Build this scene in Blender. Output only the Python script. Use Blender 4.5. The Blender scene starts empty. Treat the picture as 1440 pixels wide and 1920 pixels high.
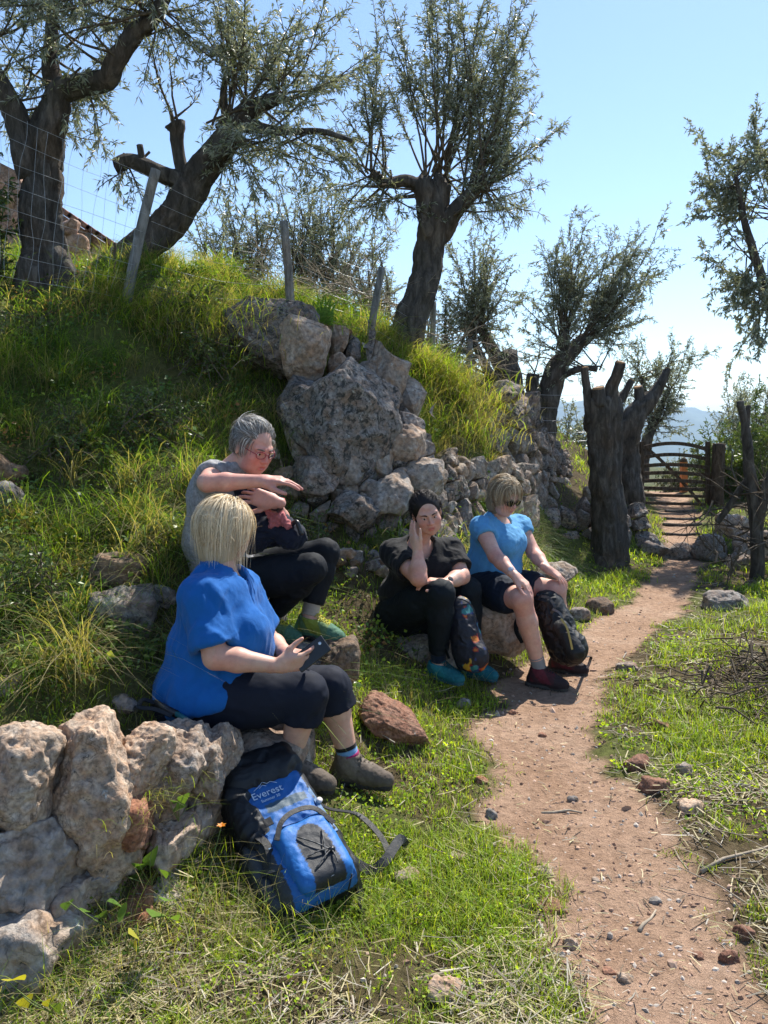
import bpy, math, random
import numpy as np
from mathutils import Vector, Matrix

# ------------------------------------------------------------------ camera, sky, sun, exposure
S = bpy.context.scene
COL = S.collection
CAM_H, PITCH, FPX = 1.6, math.radians(6.3), 1442.0
cam_d = bpy.data.cameras.new('camera')
cam = bpy.data.objects.new('camera', cam_d)
COL.objects.link(cam)
cam.location = (0, 0, CAM_H)
cam.rotation_euler = (math.radians(90) - PITCH, 0, 0)
cam_d.sensor_fit = 'HORIZONTAL'
cam_d.sensor_width = 36.0
cam_d.lens = 36.0 * FPX / 1440.0
cam_d.clip_start = 0.05
cam_d.clip_end = 20000
S.camera = cam

SUN_AZ, SUN_EL = math.radians(30), math.radians(52)      # azimuth to the right of +Y
world = bpy.data.worlds.new('World')
S.world = world
world.use_nodes = True
wn = world.node_tree
wn.nodes.clear()
w_out = wn.nodes.new('ShaderNodeOutputWorld')
w_bg = wn.nodes.new('ShaderNodeBackground')
w_sky = wn.nodes.new('ShaderNodeTexSky')
w_sky.sky_type = 'NISHITA'
w_sky.sun_disc = False
w_sky.sun_elevation = SUN_EL
w_sky.sun_rotation = SUN_AZ
w_sky.altitude = 100
w_sky.air_density = 1.0
w_sky.dust_density = 0.18
w_sky.ozone_density = 3.0
w_bg.inputs['Strength'].default_value = 0.10
wn.links.new(w_sky.outputs[0], w_bg.inputs['Color'])
wn.links.new(w_bg.outputs[0], w_out.inputs['Surface'])

sun_d = bpy.data.lights.new('sun', 'SUN')
sun_d.energy = 4.3
sun_d.angle = math.radians(0.55)
sun_d.color = (1.0, 0.95, 0.86)
sun = bpy.data.objects.new('sun', sun_d)
COL.objects.link(sun)
sun_dir = Vector((math.sin(SUN_AZ) * math.cos(SUN_EL), math.cos(SUN_AZ) * math.cos(SUN_EL), math.sin(SUN_EL)))
sun.rotation_euler = (-sun_dir).to_track_quat('-Z', 'Y').to_euler()
sun.location = sun_dir * 30

S.view_settings.view_transform = 'Standard'
S.view_settings.look = 'None'
S.view_settings.gamma = 1.0
S.view_settings.use_curve_mapping = False
S.view_settings.exposure = 1.07
S.render.engine = 'CYCLES'
S.cycles.max_bounces = 6
S.cycles.diffuse_bounces = 3
S.cycles.transmission_bounces = 4
S.cycles.transparent_max_bounces = 6
S.cycles.use_denoising = True

# ------------------------------------------------------------------ small helpers
rng = np.random.default_rng(11)
random.seed(5)


def at(px, py, Y):
    """point of the place seen at photo pixel (px, py), Y metres ahead"""
    cx, cy = (px - 720) / FPX, (960 - py) / FPX
    d = (cx, math.cos(PITCH) + cy * math.sin(PITCH), -math.sin(PITCH) + cy * math.cos(PITCH))
    t = Y / d[1]
    return np.array([d[0] * t, Y, CAM_H + d[2] * t])


def tag(o, label=None, cat=None, group=None, kind=None):
    if label: o['label'] = label
    if cat: o['category'] = cat
    if group: o['group'] = group
    if kind: o['kind'] = kind
    return o


def link(name, me, mat=None, parent=None, smooth=True):
    if mat is not None and len(me.materials) == 0:
        me.materials.append(mat)
    o = bpy.data.objects.new(name, me)
    COL.objects.link(o)
    if parent is not None:
        o.parent = parent
    return o


def empty(name, loc=(0, 0, 0)):
    o = bpy.data.objects.new(name, None)
    o.empty_display_size = 0.1
    COL.objects.link(o)
    o.location = loc
    return o


def place(o, parent):
    """parent keeping world coordinates (parts are modelled in world space under an Empty at the thing's base)"""
    o.parent = parent
    o.matrix_parent_inverse = Matrix.Translation(-Vector(parent.location))
    return o


def npmesh(name, V, F, smooth=True, cols=None, attr='Col'):
    """V (n,3); F list of int arrays (m,k) of one or several k"""
    if isinstance(F, np.ndarray):
        F = [F]
    F = [f for f in F if len(f)]
    me = bpy.data.meshes.new(name)
    V = np.ascontiguousarray(V, dtype=np.float32)
    me.vertices.add(len(V))
    me.vertices.foreach_set('co', V.ravel())
    tot = np.concatenate([np.full(len(f), f.shape[1], dtype=np.int32) for f in F])
    loops = np.concatenate([np.ascontiguousarray(f, dtype=np.int32).ravel() for f in F])
    starts = np.concatenate([[0], np.cumsum(tot)[:-1]]).astype(np.int32)
    me.loops.add(len(loops))
    me.loops.foreach_set('vertex_index', loops)
    me.polygons.add(len(tot))
    me.polygons.foreach_set('loop_start', starts)
    me.polygons.foreach_set('loop_total', tot)
    me.polygons.foreach_set('use_smooth', np.full(len(tot), bool(smooth)))
    if cols is not None:
        a = me.attributes.new(attr, 'FLOAT_COLOR', 'POINT')
        c = np.ones((len(V), 4), dtype=np.float32)
        c[:, :cols.shape[1]] = cols
        a.data.foreach_set('color', c.ravel())
    me.update(calc_edges=True)
    return me


class MB:
    """collects vertices and faces (tris and quads) for one mesh"""
    def __init__(s):
        s.v, s.t, s.q, s.c, s.n = [], [], [], [], 0

    def add(s, V, tris=None, quads=None, col=None):
        V = np.asarray(V, dtype=np.float64)
        if tris is not None and len(tris): s.t.append(np.asarray(tris) + s.n)
        if quads is not None and len(quads): s.q.append(np.asarray(quads) + s.n)
        s.v.append(V)
        s.n += len(V)
        if col is not None:
            col = np.asarray(col, dtype=np.float64)
            if col.ndim == 1: col = np.tile(col, (len(V), 1))
            s.c.append(col)

    def mesh(s, name, smooth=True):
        V = np.concatenate(s.v)
        F = []
        if s.t: F.append(np.concatenate(s.t))
        if s.q: F.append(np.concatenate(s.q))
        return npmesh(name, V, F, smooth, np.concatenate(s.c) if s.c else None)

    def build(s, name, mat, parent=None, smooth=True):
        o = link(name, s.mesh(name, smooth), mat)
        if parent is not None: place(o, parent)
        return o


def _hash(ix, iy, iz, seed):
    h = (ix.astype(np.uint32) * np.uint32(374761393) + iy.astype(np.uint32) * np.uint32(668265263)
         + iz.astype(np.uint32) * np.uint32(2147483647) + np.uint32((seed * 974634777 + 12345) & 0xffffffff))
    h = (h ^ (h >> np.uint32(13))) * np.uint32(1274126177)
    h = (h ^ (h >> np.uint32(16))) * np.uint32(2246822519)
    h = h ^ (h >> np.uint32(15))
    return h.astype(np.float64) / 4294967295.0 * 2 - 1


def vnoise(P, seed=0):
    P = np.asarray(P, dtype=np.float64)
    if P.shape[1] == 2:
        P = np.concatenate([P, np.zeros((len(P), 1))], 1)
    I = np.floor(P).astype(np.int64)
    f = P - I
    f = f * f * f * (f * (f * 6 - 15) + 10)
    x, y, z = I[:, 0], I[:, 1], I[:, 2]
    r = 0
    for dx in (0, 1):
        wx = f[:, 0] if dx else 1 - f[:, 0]
        for dy in (0, 1):
            wy = f[:, 1] if dy else 1 - f[:, 1]
            for dz in (0, 1):
                wz = f[:, 2] if dz else 1 - f[:, 2]
                r = r + wx * wy * wz * _hash(x + dx, y + dy, z + dz, seed)
    return r


def fbm(P, octaves=4, seed=0, gain=0.5, lac=2.03):
    a, r, P = 1.0, 0, np.asarray(P, dtype=np.float64)
    for k in range(octaves):
        r = r + a * vnoise(P, seed + k * 17)
        P = P * lac + 3.7
        a *= gain
    return r


def smoothstep(a, b, x):
    t = np.clip((x - a) / (b - a), 0, 1)
    return t * t * (3 - 2 * t)


def ico(n):
    t = (1 + 5 ** .5) / 2
    V = np.array([(-1, t, 0), (1, t, 0), (-1, -t, 0), (1, -t, 0), (0, -1, t), (0, 1, t), (0, -1, -t), (0, 1, -t),
                  (t, 0, -1), (t, 0, 1), (-t, 0, -1), (-t, 0, 1)], float)
    V /= np.linalg.norm(V, axis=1)[:, None]
    F = np.array([(0, 11, 5), (0, 5, 1), (0, 1, 7), (0, 7, 10), (0, 10, 11), (1, 5, 9), (5, 11, 4), (11, 10, 2), (10, 7, 6),
                  (7, 1, 8), (3, 9, 4), (3, 4, 2), (3, 2, 6), (3, 6, 8), (3, 8, 9), (4, 9, 5), (2, 4, 11), (6, 2, 10), (8, 6, 7), (9, 8, 1)])
    for _ in range(n):
        E = np.concatenate([F[:, [0, 1]], F[:, [1, 2]], F[:, [2, 0]]])
        Es = np.sort(E, 1)
        u, inv = np.unique(Es, axis=0, return_inverse=True)
        inv = inv.ravel()
        M = V[u[:, 0]] + V[u[:, 1]]
        M /= np.linalg.norm(M, axis=1)[:, None]
        m = inv + len(V)
        k = len(F)
        a, b, c = m[:k], m[k:2 * k], m[2 * k:]
        V = np.concatenate([V, M])
        F = np.concatenate([np.stack([F[:, 0], a, c], 1), np.stack([F[:, 1], b, a], 1), np.stack([F[:, 2], c, b], 1), np.stack([a, b, c], 1)])
    return V, F


ICO = {k: ico(k) for k in range(0, 6)}


def rock_shape(seed, size, n=4, rough=0.09, cuts=9, box=0.55, pits=0.0):
    """a weathered faceted stone: size = (sx, sy, sz) full extents"""
    r = np.random.default_rng(seed)
    D, F = ICO[n]
    p = 2.0 + 3.0 * box
    rad = (np.abs(D) ** p).sum(1) ** (-1 / p)
    V = D * rad[:, None] * 0.5
    for _ in range(cuts):
        nrm = r.normal(size=3)
        nrm /= np.linalg.norm(nrm)
        d = r.uniform(0.34, 0.52)
        s = V @ nrm - d
        V = V - np.where(s > 0, s * 0.9, 0)[:, None] * nrm
    ext = V.max(0) - V.min(0)
    V = (V - (V.max(0) + V.min(0)) / 2) / ext
    V = V * np.array(size)
    L = float(np.mean(size))
    nn = D
    d = fbm(V / L * 2.2 + seed * 3.1, 4, seed) * rough * L
    d += (1 - np.abs(fbm(V / L * 4.5 + seed, 4, seed + 5)) * 2) * rough * 0.25 * L
    if pits > 0:
        c = vnoise(V / L * 8 + seed, seed + 9) + 0.7 * vnoise(V / L * 17 + seed, seed + 10) + .4 * vnoise(V / L * 33, seed + 12)
        d -= np.maximum(c - 0.15, 0) * pits * L
        d += fbm(V / L * 14, 3, seed + 31) * pits * 0.35 * L
    return V + nn * d[:, None], F


def catmull(P, n):
    P = np.asarray(P, float)
    if len(P) == 2:
        t = np.linspace(0, 1, n)[:, None]
        return P[0] * (1 - t) + P[1] * t
    Q = np.concatenate([[2 * P[0] - P[1]], P, [2 * P[-1] - P[-2]]])
    seg = np.linalg.norm(np.diff(P[:, :3], axis=0), axis=1)
    s = np.concatenate([[0], np.cumsum(seg)])
    out = []
    for u in np.linspace(0, s[-1], n):
        i = min(np.searchsorted(s, u, side='right') - 1, len(P) - 2)
        t = (u - s[i]) / max(seg[i], 1e-9)
        a, b, c, d = Q[i], Q[i + 1], Q[i + 2], Q[i + 3]
        out.append(0.5 * ((2 * b) + (-a + c) * t + (2 * a - 5 * b + 4 * c - d) * t * t + (-a + 3 * b - 3 * c + d) * t ** 3))
    return np.array(out)


def frames(C):
    T = np.gradient(C, axis=0)
    T /= np.linalg.norm(T, axis=1)[:, None] + 1e-12
    N = np.zeros_like(T)
    ref = np.array([0, 0, 1.0]) if abs(T[0, 2]) < 0.8 else np.array([1.0, 0, 0])
    n = np.cross(T[0], ref)
    n /= np.linalg.norm(n)
    for i in range(len(T)):
        n = n - T[i] * (n @ T[i])
        n /= np.linalg.norm(n) + 1e-12
        N[i] = n
    return T, N, np.cross(T, N)


def tube(C, R, k=8, cap=True, bark=0.0, seed=0, flat=1.0, bark_f=1.0):
    """tube along C (n,3) with radii R; bark > 0 adds long ridges"""
    C = np.asarray(C, float)
    R = np.broadcast_to(np.asarray(R, float), (len(C),))
    T, N, B = frames(C)
    a = np.linspace(0, 2 * np.pi, k, endpoint=False)
    ca, sa = np.cos(a), np.sin(a) * flat
    rr = np.tile(R[:, None], (1, k))
    if bark > 0:
        s = np.concatenate([[0], np.cumsum(np.linalg.norm(np.diff(C, axis=0), axis=1))])
        A, Sx = np.meshgrid(a, s)
        P = np.stack([np.cos(A) * 2.2 * bark_f, np.sin(A) * 2.2 * bark_f, Sx * 2.6], -1).reshape(-1, 3) + seed * 5.3
        big = fbm(P, 3, seed).reshape(A.shape)
        P2 = np.stack([np.cos(A) * 6 * bark_f, np.sin(A) * 6 * bark_f, Sx * 7], -1).reshape(-1, 3) + seed
        fine = 1 - 2 * np.abs(fbm(P2, 3, seed + 3)).reshape(A.shape)
        rr = rr * (1 + bark * big + bark * 0.45 * fine)
    V = C[:, None, :] + N[:, None, :] * (rr * ca)[..., None] + B[:, None, :] * (rr * sa)[..., None]
    n = len(C)
    V = V.reshape(-1, 3)
    i, j = np.meshgrid(np.arange(n - 1), np.arange(k), indexing='ij')
    j2 = (j + 1) % k
    Q = np.stack([i * k + j, i * k + j2, (i + 1) * k + j2, (i + 1) * k + j], -1).reshape(-1, 4)
    tr = []
    if cap:
        V = np.concatenate([V, [C[0] - T[0] * R[0] * 0.1], [C[-1] + T[-1] * R[-1] * 0.15]])
        b0, b1 = n * k, n * k + 1
        for jj in range(k):
            tr.append((b0, (jj + 1) % k, jj))
            tr.append((b1, (n - 1) * k + jj, (n - 1) * k + (jj + 1) % k))
    return V, np.array(tr, dtype=int).reshape(-1, 3), Q


# ------------------------------------------------------------------ materials
def mat_new(name):
    m = bpy.data.materials.new(name)
    m.use_nodes = True
    nt = m.node_tree
    nt.nodes.clear()
    out = nt.nodes.new('ShaderNodeOutputMaterial')
    return m, nt, out


def N(nt, typ, **kw):
    n = nt.nodes.new(typ)
    for k, v in kw.items():
        if k.startswith('i_'):
            key = k[2:].replace('_', ' ')
            n.inputs[key].default_value = v
        else:
            setattr(n, k, v)
    return n


def ramp(nt, fac, stops):
    r = nt.nodes.new('ShaderNodeValToRGB')
    el = r.color_ramp.elements
    while len(el) < len(stops): el.new(0.5)
    for e, (p, c) in zip(el, stops):
        e.position = p
        e.color = tuple(c) + (1,) if len(c) == 3 else c
    nt.links.new(fac, r.inputs[0])
    return r.outputs[0]


def mixc(nt, fac, a, b, mode='MIX'):
    m = nt.nodes.new('ShaderNodeMix')
    m.data_type = 'RGBA'
    m.blend_type = mode
    for sock, v in ((m.inputs[0], fac), (m.inputs[6], a), (m.inputs[7], b)):
        if hasattr(v, 'links'): nt.links.new(v, sock)
        elif isinstance(v, (int, float)): sock.default_value = v
        else: sock.default_value = tuple(v) + (1,) if len(v) == 3 else v
    return m.outputs[2]


def noise(nt, vec, scale, detail=5, rough=0.55, dist=0.0):
    n = N(nt, 'ShaderNodeTexNoise')
    n.inputs['Scale'].default_value = scale
    n.inputs['Detail'].default_value = detail
    n.inputs['Roughness'].default_value = rough
    n.inputs['Distortion'].default_value = dist
    if vec is not None: nt.links.new(vec, n.inputs['Vector'])
    return n.outputs[0]


def coords(nt, kind='Object', rand=False):
    tc = N(nt, 'ShaderNodeTexCoord')
    v = tc.outputs[kind]
    if rand:
        oi = N(nt, 'ShaderNodeObjectInfo')
        m = N(nt, 'ShaderNodeVectorMath', operation='MULTIPLY_ADD')
        m.inputs[1].default_value = (1, 1, 1)
        sc = N(nt, 'ShaderNodeVectorMath', operation='SCALE')
        sc.inputs[0].default_value = (37.0, 19.0, 23.0)
        nt.links.new(oi.outputs['Random'], sc.inputs['Scale'])
        nt.links.new(v, m.inputs[0])
        nt.links.new(sc.outputs[0], m.inputs[2])
        return m.outputs[0], oi.outputs['Random']
    return v


def bump(nt, h, strength=0.5, dist=0.02, prev=None):
    b = N(nt, 'ShaderNodeBump')
    b.inputs['Strength'].default_value = strength
    b.inputs['Distance'].default_value = dist
    nt.links.new(h, b.inputs['Height'])
    if prev is not None: nt.links.new(prev, b.inputs['Normal'])
    return b.outputs[0]


def principled(nt, out, color, rough=0.8, spec=0.3, normal=None, **kw):
    p = N(nt, 'ShaderNodeBsdfPrincipled')
    if hasattr(color, 'links'): nt.links.new(color, p.inputs['Base Color'])
    else: p.inputs['Base Color'].default_value = tuple(color) + (1,)
    if hasattr(rough, 'links'): nt.links.new(rough, p.inputs['Roughness'])
    else: p.inputs['Roughness'].default_value = rough
    p.inputs['Specular IOR Level'].default_value = spec
    if normal is not None: nt.links.new(normal, p.inputs['Normal'])
    for k, v in kw.items():
        p.inputs[k.replace('_', ' ')].default_value = v
    if out is not None: nt.links.new(p.outputs[0], out.inputs['Surface'])
    return p


def mat_stone(name, base, warm, warm_amt, lichen_dark, lichen_light, scale=1.0, bump_s=0.6):
    m, nt, out = mat_new(name)
    v, rnd = coords(nt, 'Object', True)
    n1 = noise(nt, v, 3.2 * scale, 6, 0.6)
    n2 = noise(nt, v, 9 * scale, 8, 0.65, 0.4)
    n3 = noise(nt, v, 34 * scale, 6, 0.6)
    c = ramp(nt, n1, [(0.3, [x * 0.62 for x in base]), (0.52, base), (0.75, [min(1, x * 1.35) for x in base])])
    wm = ramp(nt, n2, [(0.5 - warm_amt * 0.35, (0, 0, 0)), (0.72 - warm_amt * 0.2, (1, 1, 1))])
    c = mixc(nt, wm, c, warm)
    rr = ramp(nt, rnd, [(0.0, (0.72, 0.70, 0.70)), (0.5, (1.0, 0.98, 0.95)), (1.0, (1.18, 1.04, 0.92))])
    c = mixc(nt, 1.0, c, rr, 'MULTIPLY')
    if lichen_dark > 0:
        ld = noise(nt, v, 15 * scale, 10, 0.78, 0.5)
        f = ramp(nt, ld, [(0.62 - 0.2 * lichen_dark, (0, 0, 0)), (0.69 - 0.2 * lichen_dark, (0.92, 0.92, 0.92))])
        c = mixc(nt, f, c, (0.045, 0.047, 0.044))
    if lichen_light > 0:
        ll = noise(nt, v, 13 * scale, 7, 0.7, 0.3)
        f = ramp(nt, ll, [(0.66 - 0.16 * lichen_light, (0, 0, 0)), (0.74 - 0.16 * lichen_light, (1, 1, 1))])
        c = mixc(nt, f, c, (0.5, 0.5, 0.46))
    sp = ramp(nt, n3, [(0.36, (0.58, 0.58, 0.58)), (0.64, (1.18, 1.18, 1.18))])
    c = mixc(nt, 1.0, c, sp, 'MULTIPLY')
    vo = N(nt, 'ShaderNodeTexVoronoi', feature='DISTANCE_TO_EDGE')
    vo.inputs['Scale'].default_value = 5.0 * scale
    dv = N(nt, 'ShaderNodeVectorMath', operation='MULTIPLY_ADD')
    nz = N(nt, 'ShaderNodeTexNoise'); nz.inputs['Scale'].default_value = 6 * scale; nz.inputs['Detail'].default_value = 5
    nt.links.new(v, nz.inputs['Vector'])
    nt.links.new(nz.outputs['Color'], dv.inputs[0]); dv.inputs[1].default_value = (0.35 / scale,) * 3; nt.links.new(v, dv.inputs[2])
    nt.links.new(dv.outputs[0], vo.inputs['Vector'])
    ck = ramp(nt, vo.outputs['Distance'], [(0.0, (0.42, 0.42, 0.42)), (0.035, (1, 1, 1))])
    gate_ = ramp(nt, n1, [(0.45, (0, 0, 0)), (0.6, (1, 1, 1))])
    c = mixc(nt, gate_, c, mixc(nt, 1.0, c, ck, 'MULTIPLY'))
    b = bump(nt, n2, bump_s, 0.03 / scale)
    b = bump(nt, n3, bump_s, 0.009 / scale, b)
    principled(nt, out, c, 0.9, 0.2, b)
    return m


M = {}
M['lime'] = mat_stone('limestone', (0.40, 0.375, 0.345), (0.34, 0.24, 0.17), 0.42, 0.12, 0.15, 1.0, 0.8)
M['lime_warm'] = mat_stone('warm_limestone', (0.45, 0.395, 0.335), (0.40, 0.275, 0.19), 0.42, 0.22, 0.2, 2.0, 1.0)
M['lichen'] = mat_stone('lichen_limestone', (0.30, 0.285, 0.27), (0.27, 0.19, 0.14), 0.34, 0.62, 0.3, 1.3, 0.9)
M['lime_dark'] = mat_stone('dark_limestone', (0.29, 0.28, 0.27), (0.25, 0.18, 0.14), 0.3, 0.45, 0.2, 1.2, 0.7)
M['red_rock'] = mat_stone('red_rock', (0.24, 0.115, 0.075), (0.34, 0.20, 0.14), 0.35, 0.25, 0.1, 2.4, 1.0)
M['brown_rock'] = mat_stone('brown_rock', (0.21, 0.165, 0.125), (0.25, 0.16, 0.10), 0.4, 0.3, 0.2, 1.6, 1.0)
M['pink_wall'] = mat_stone('pink_limestone', (0.52, 0.38, 0.30), (0.48, 0.29, 0.20), 0.5, 0.12, 0.1, 1.0, 0.5)


def mat_ground():
    m, nt, out = mat_new('earth')
    v = coords(nt, 'Object')
    at_ = N(nt, 'ShaderNodeAttribute', attribute_name='Col')
    sep = N(nt, 'ShaderNodeSeparateColor')
    nt.links.new(at_.outputs['Color'], sep.inputs[0])
    n1 = noise(nt, v, 2.2, 6, 0.6)
    n2 = noise(nt, v, 26, 6, 0.7)
    n3 = noise(nt, v, 120, 4, 0.7)
    path = ramp(nt, n1, [(0.3, (0.34, 0.215, 0.14)), (0.55, (0.44, 0.295, 0.205)), (0.75, (0.51, 0.375, 0.28))])
    g2 = ramp(nt, n2, [(0.3, (0.62, 0.6, 0.58)), (0.6, (1.08, 1.06, 1.05))])
    path = mixc(nt, 1.0, path, g2, 'MULTIPLY')
    soil = ramp(nt, n2, [(0.3, (0.055, 0.042, 0.024)), (0.55, (0.12, 0.09, 0.05)), (0.75, (0.18, 0.14, 0.085))])
    green = ramp(nt, n2, [(0.3, (0.07, 0.09, 0.018)), (0.7, (0.17, 0.22, 0.045))])
    far = ramp(nt, n1, [(0.35, (0.05, 0.07, 0.03)), (0.65, (0.11, 0.11, 0.06))])
    c = mixc(nt, sep.outputs[1], soil, green)
    c = mixc(nt, sep.outputs[0], c, path)
    c = mixc(nt, sep.outputs[2], c, far)
    b = bump(nt, n2, 1.0, 0.03)
    b = bump(nt, n3, 1.0, 0.008, b)
    principled(nt, out, c, 0.95, 0.1, b)
    return m


def mat_leafy(name, rough=0.5, spec=0.35, trans=0.35, back=None, tint=(1.25, 1.2, 0.55)):
    """colour from the Col attribute, thin translucent sheet; back = colour multiplier of the underside"""
    m, nt, out = mat_new(name)
    a = N(nt, 'ShaderNodeAttribute', attribute_name='Col')
    c = a.outputs['Color']
    if back is not None:
        g = N(nt, 'ShaderNodeNewGeometry')
        c = mixc(nt, g.outputs['Backfacing'], c, back)
    p = principled(nt, None, c, rough, spec)
    t = N(nt, 'ShaderNodeBsdfTranslucent')
    ct = mixc(nt, 1.0, c, tint, 'MULTIPLY')
    nt.links.new(ct, t.inputs['Color'])
    mx = N(nt, 'ShaderNodeMixShader')
    mx.inputs[0].default_value = trans
    nt.links.new(p.outputs[0], mx.inputs[1])
    nt.links.new(t.outputs[0], mx.inputs[2])
    nt.links.new(mx.outputs[0], out.inputs['Surface'])
    return m


def mat_bark(name, a, b_, s=1.0):
    m, nt, out = mat_new(name)
    v = coords(nt, 'Object')
    mp = N(nt, 'ShaderNodeMapping')
    mp.inputs['Scale'].default_value = (1, 1, 0.28)
    nt.links.new(v, mp.inputs['Vector'])
    n1 = noise(nt, mp.outputs[0], 16 * s, 8, 0.7, 0.6)
    n2 = noise(nt, mp.outputs[0], 55 * s, 6, 0.7, 0.3)
    c = ramp(nt, n1, [(0.3, [x * 0.35 for x in a]), (0.5, a), (0.72, b_)])
    n3 = noise(nt, v, 2.2, 4, 0.6)
    w = ramp(nt, n3, [(0.5, (1, 1, 1)), (0.75, (1.25, 1.0, 0.8))])
    c = mixc(nt, 1.0, c, w, 'MULTIPLY')
    bb = bump(nt, n1, 1.0, 0.035)
    bb = bump(nt, n2, 0.8, 0.01, bb)
    principled(nt, out, c, 0.92, 0.15, bb)
    return m


def mat_simple(name, col, rough=0.7, spec=0.3, nscale=60, var=0.25, bs=0.3, bd=0.004, **kw):
    m, nt, out = mat_new(name)
    v = coords(nt, 'Object')
    n = noise(nt, v, nscale, 5, 0.6)
    c = ramp(nt, n, [(0.3, [x * (1 - var) for x in col]), (0.7, [min(1, x * (1 + var)) for x in col])])
    principled(nt, out, c, rough, spec, bump(nt, n, bs, bd), **kw)
    return m


M['ground'] = mat_ground()
M['grass'] = mat_leafy('grass_blade', 0.5, 0.3, 0.58, None, (1.2, 1.2, 0.35))
M['straw'] = mat_leafy('straw', 0.6, 0.3, 0.25, None, (1.1, 1.0, 0.8))
M['broad'] = mat_leafy('broad_leaf', 0.4, 0.45, 0.38)
M['olive'] = mat_leafy('olive_leaf', 0.42, 0.5, 0.32, (0.36, 0.38, 0.31), (1.2, 1.15, 0.7))
M['twig'] = mat_simple('twig', (0.11, 0.085, 0.06), 0.9, 0.15, 40, 0.4)
M['drytwig'] = mat_simple('dry_twig', (0.30, 0.25, 0.19), 0.9, 0.15, 40, 0.4)
M['bark'] = mat_bark('olive_bark', (0.085, 0.074, 0.064), (0.20, 0.178, 0.155))
M['cutwood'] = mat_simple('cut_wood', (0.33, 0.20, 0.11), 0.85, 0.15, 50, 0.3)
M['post'] = mat_bark('post_wood', (0.24, 0.235, 0.22), (0.40, 0.39, 0.37), 1.2)
M['gatewood'] = mat_bark('gate_wood', (0.085, 0.06, 0.042), (0.15, 0.11, 0.085), 1.6)
M['wire'] = mat_simple('wire', (0.42, 0.43, 0.44), 0.45, 0.5, 90, 0.2, Metallic=0.7)
M['gravel'] = mat_leafy('gravel', 0.9, 0.15, 0.0)
M['orange'] = mat_simple('orange_post', (0.62, 0.20, 0.06), 0.7, 0.3, 20, 0.15)

def unit(v):
    v = np.asarray(v, float)
    return v / (np.linalg.norm(v, axis=-1, keepdims=True) + 1e-12)


# ------------------------------------------------------------------ terrain
PATH = np.array([(0.95, 0.0), (0.92, 1.0), (0.86, 1.95), (0.80, 2.8), (0.80, 3.7), (1.12, 4.8), (1.7, 5.7), (2.33, 6.6), (2.95, 7.8),
                 (3.5, 8.9), (3.9, 10.0), (4.5, 11.8), (5.2, 14.0), (5.6, 17.0), (5.2, 21.0)])
PATHC = catmull(PATH, 160)
PATHZ = lambda Y: np.interp(Y, [0, 5, 7, 9.15, 9.3, 10.2, 10.35, 11.2, 11.35, 12, 14, 17, 21], [0, 0, .02, .05, .2, .24, .29, .31, .36, .37, .40, .2, -0.8])


def path_dist(X, Y):
    P = np.stack([X.ravel(), Y.ravel()], 1)
    best = np.full(len(P), 1e9)
    for c in PATHC[::2]:
        d = (P[:, 0] - c[0]) ** 2 + (P[:, 1] - c[1]) ** 2
        best = np.minimum(best, d)
    return np.sqrt(best).reshape(X.shape)


PX = [  # bank seen in the photograph: pixel and distance
    (0, 1345, 2.75), (200, 1338, 2.8), (330, 1330, 2.95), (60, 1300, 2.95), (0, 1250, 3.2), (150, 1240, 3.2), (280, 1230, 3.3),
    (230, 1110, 3.55), (80, 1110, 3.5), (330, 1040, 3.85), (0, 1000, 3.9), (200, 980, 4.1), (0, 850, 4.6), (200, 850, 4.7),
    (330, 850, 4.8), (450, 900, 4.8), (0, 700, 5.4), (200, 700, 5.4), (350, 720, 5.5), (430, 760, 5.5), (30, 640, 5.75), (250, 610, 6.0), (380, 590, 6.15),
    (0, 515, 6.35), (150, 525, 6.35), (80, 505, 6.9), (250, 520, 6.7), (400, 560, 7.0), (560, 575, 7.0), (700, 640, 7.6), (760, 650, 8.0),
    (830, 695, 8.6), (900, 715, 9.6), (960, 725, 10.0), (1020, 800, 11.4),
    (500, 1040, 5.1), (560, 1015, 5.3), (650, 1025, 5.25), (730, 1020, 5.35), (800, 985, 5.65),
    (560, 640, 6.6), (640, 640, 6.75), (720, 690, 6.9), (480, 640, 6.6), (420, 660, 6.2),
    (840, 730, 7.8), (840, 800, 7.3), (830, 860, 7.0), (790, 760, 7.2), (900, 790, 8.0),
    (850, 965, 6.2), (850, 1050, 5.85), (930, 960, 7.0), (660, 1100, 4.9), (660, 1180, 4.6), (700, 1250, 4.3), (770, 1290, 4.2), (560, 1120, 4.6),
    (440, 1130, 3.8), (520, 1230, 3.75), (600, 1290, 3.7), (540, 1180, 3.95),
    (900, 1130, 5.4), (1080, 1080, 7.0), (1000, 1060, 7.5), (1060, 1042, 8.55), (980, 1045, 8.3), (1150, 1075, 8.3),
    (1000, 935, 9.4), (1080, 935, 9.7), (1180, 962, 10.0), (940, 922, 8.2), (1060, 912, 10.2), (1000, 930, 8.9),
    (1110, 850, 11.8), (1140, 880, 12.2),
]
CP = [tuple(at(*p)) for p in PX]
for y in (0, 1, 2, 3, 4, 5, 6, 7, 8, 9, 9.35, 10, 10.5, 11, 12, 14, 17, 21):
    i = np.argmin(abs(PATHC[:, 1] - y))
    x, z = PATHC[i, 0], float(PATHZ(y))
    CP += [(x - 0.3, y, z), (x + 0.3, y, z), (x + 1.4, y, z + 0.05), (x + 3.2, y, z + 0.12), (x + 6.5, y, z + 0.1)]
    if y < 2.4: CP += [(-0.7, y, 0.03), (-1.6, y, 0.06 + 0.02 * y), (-4, y, 0.5)]
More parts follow.
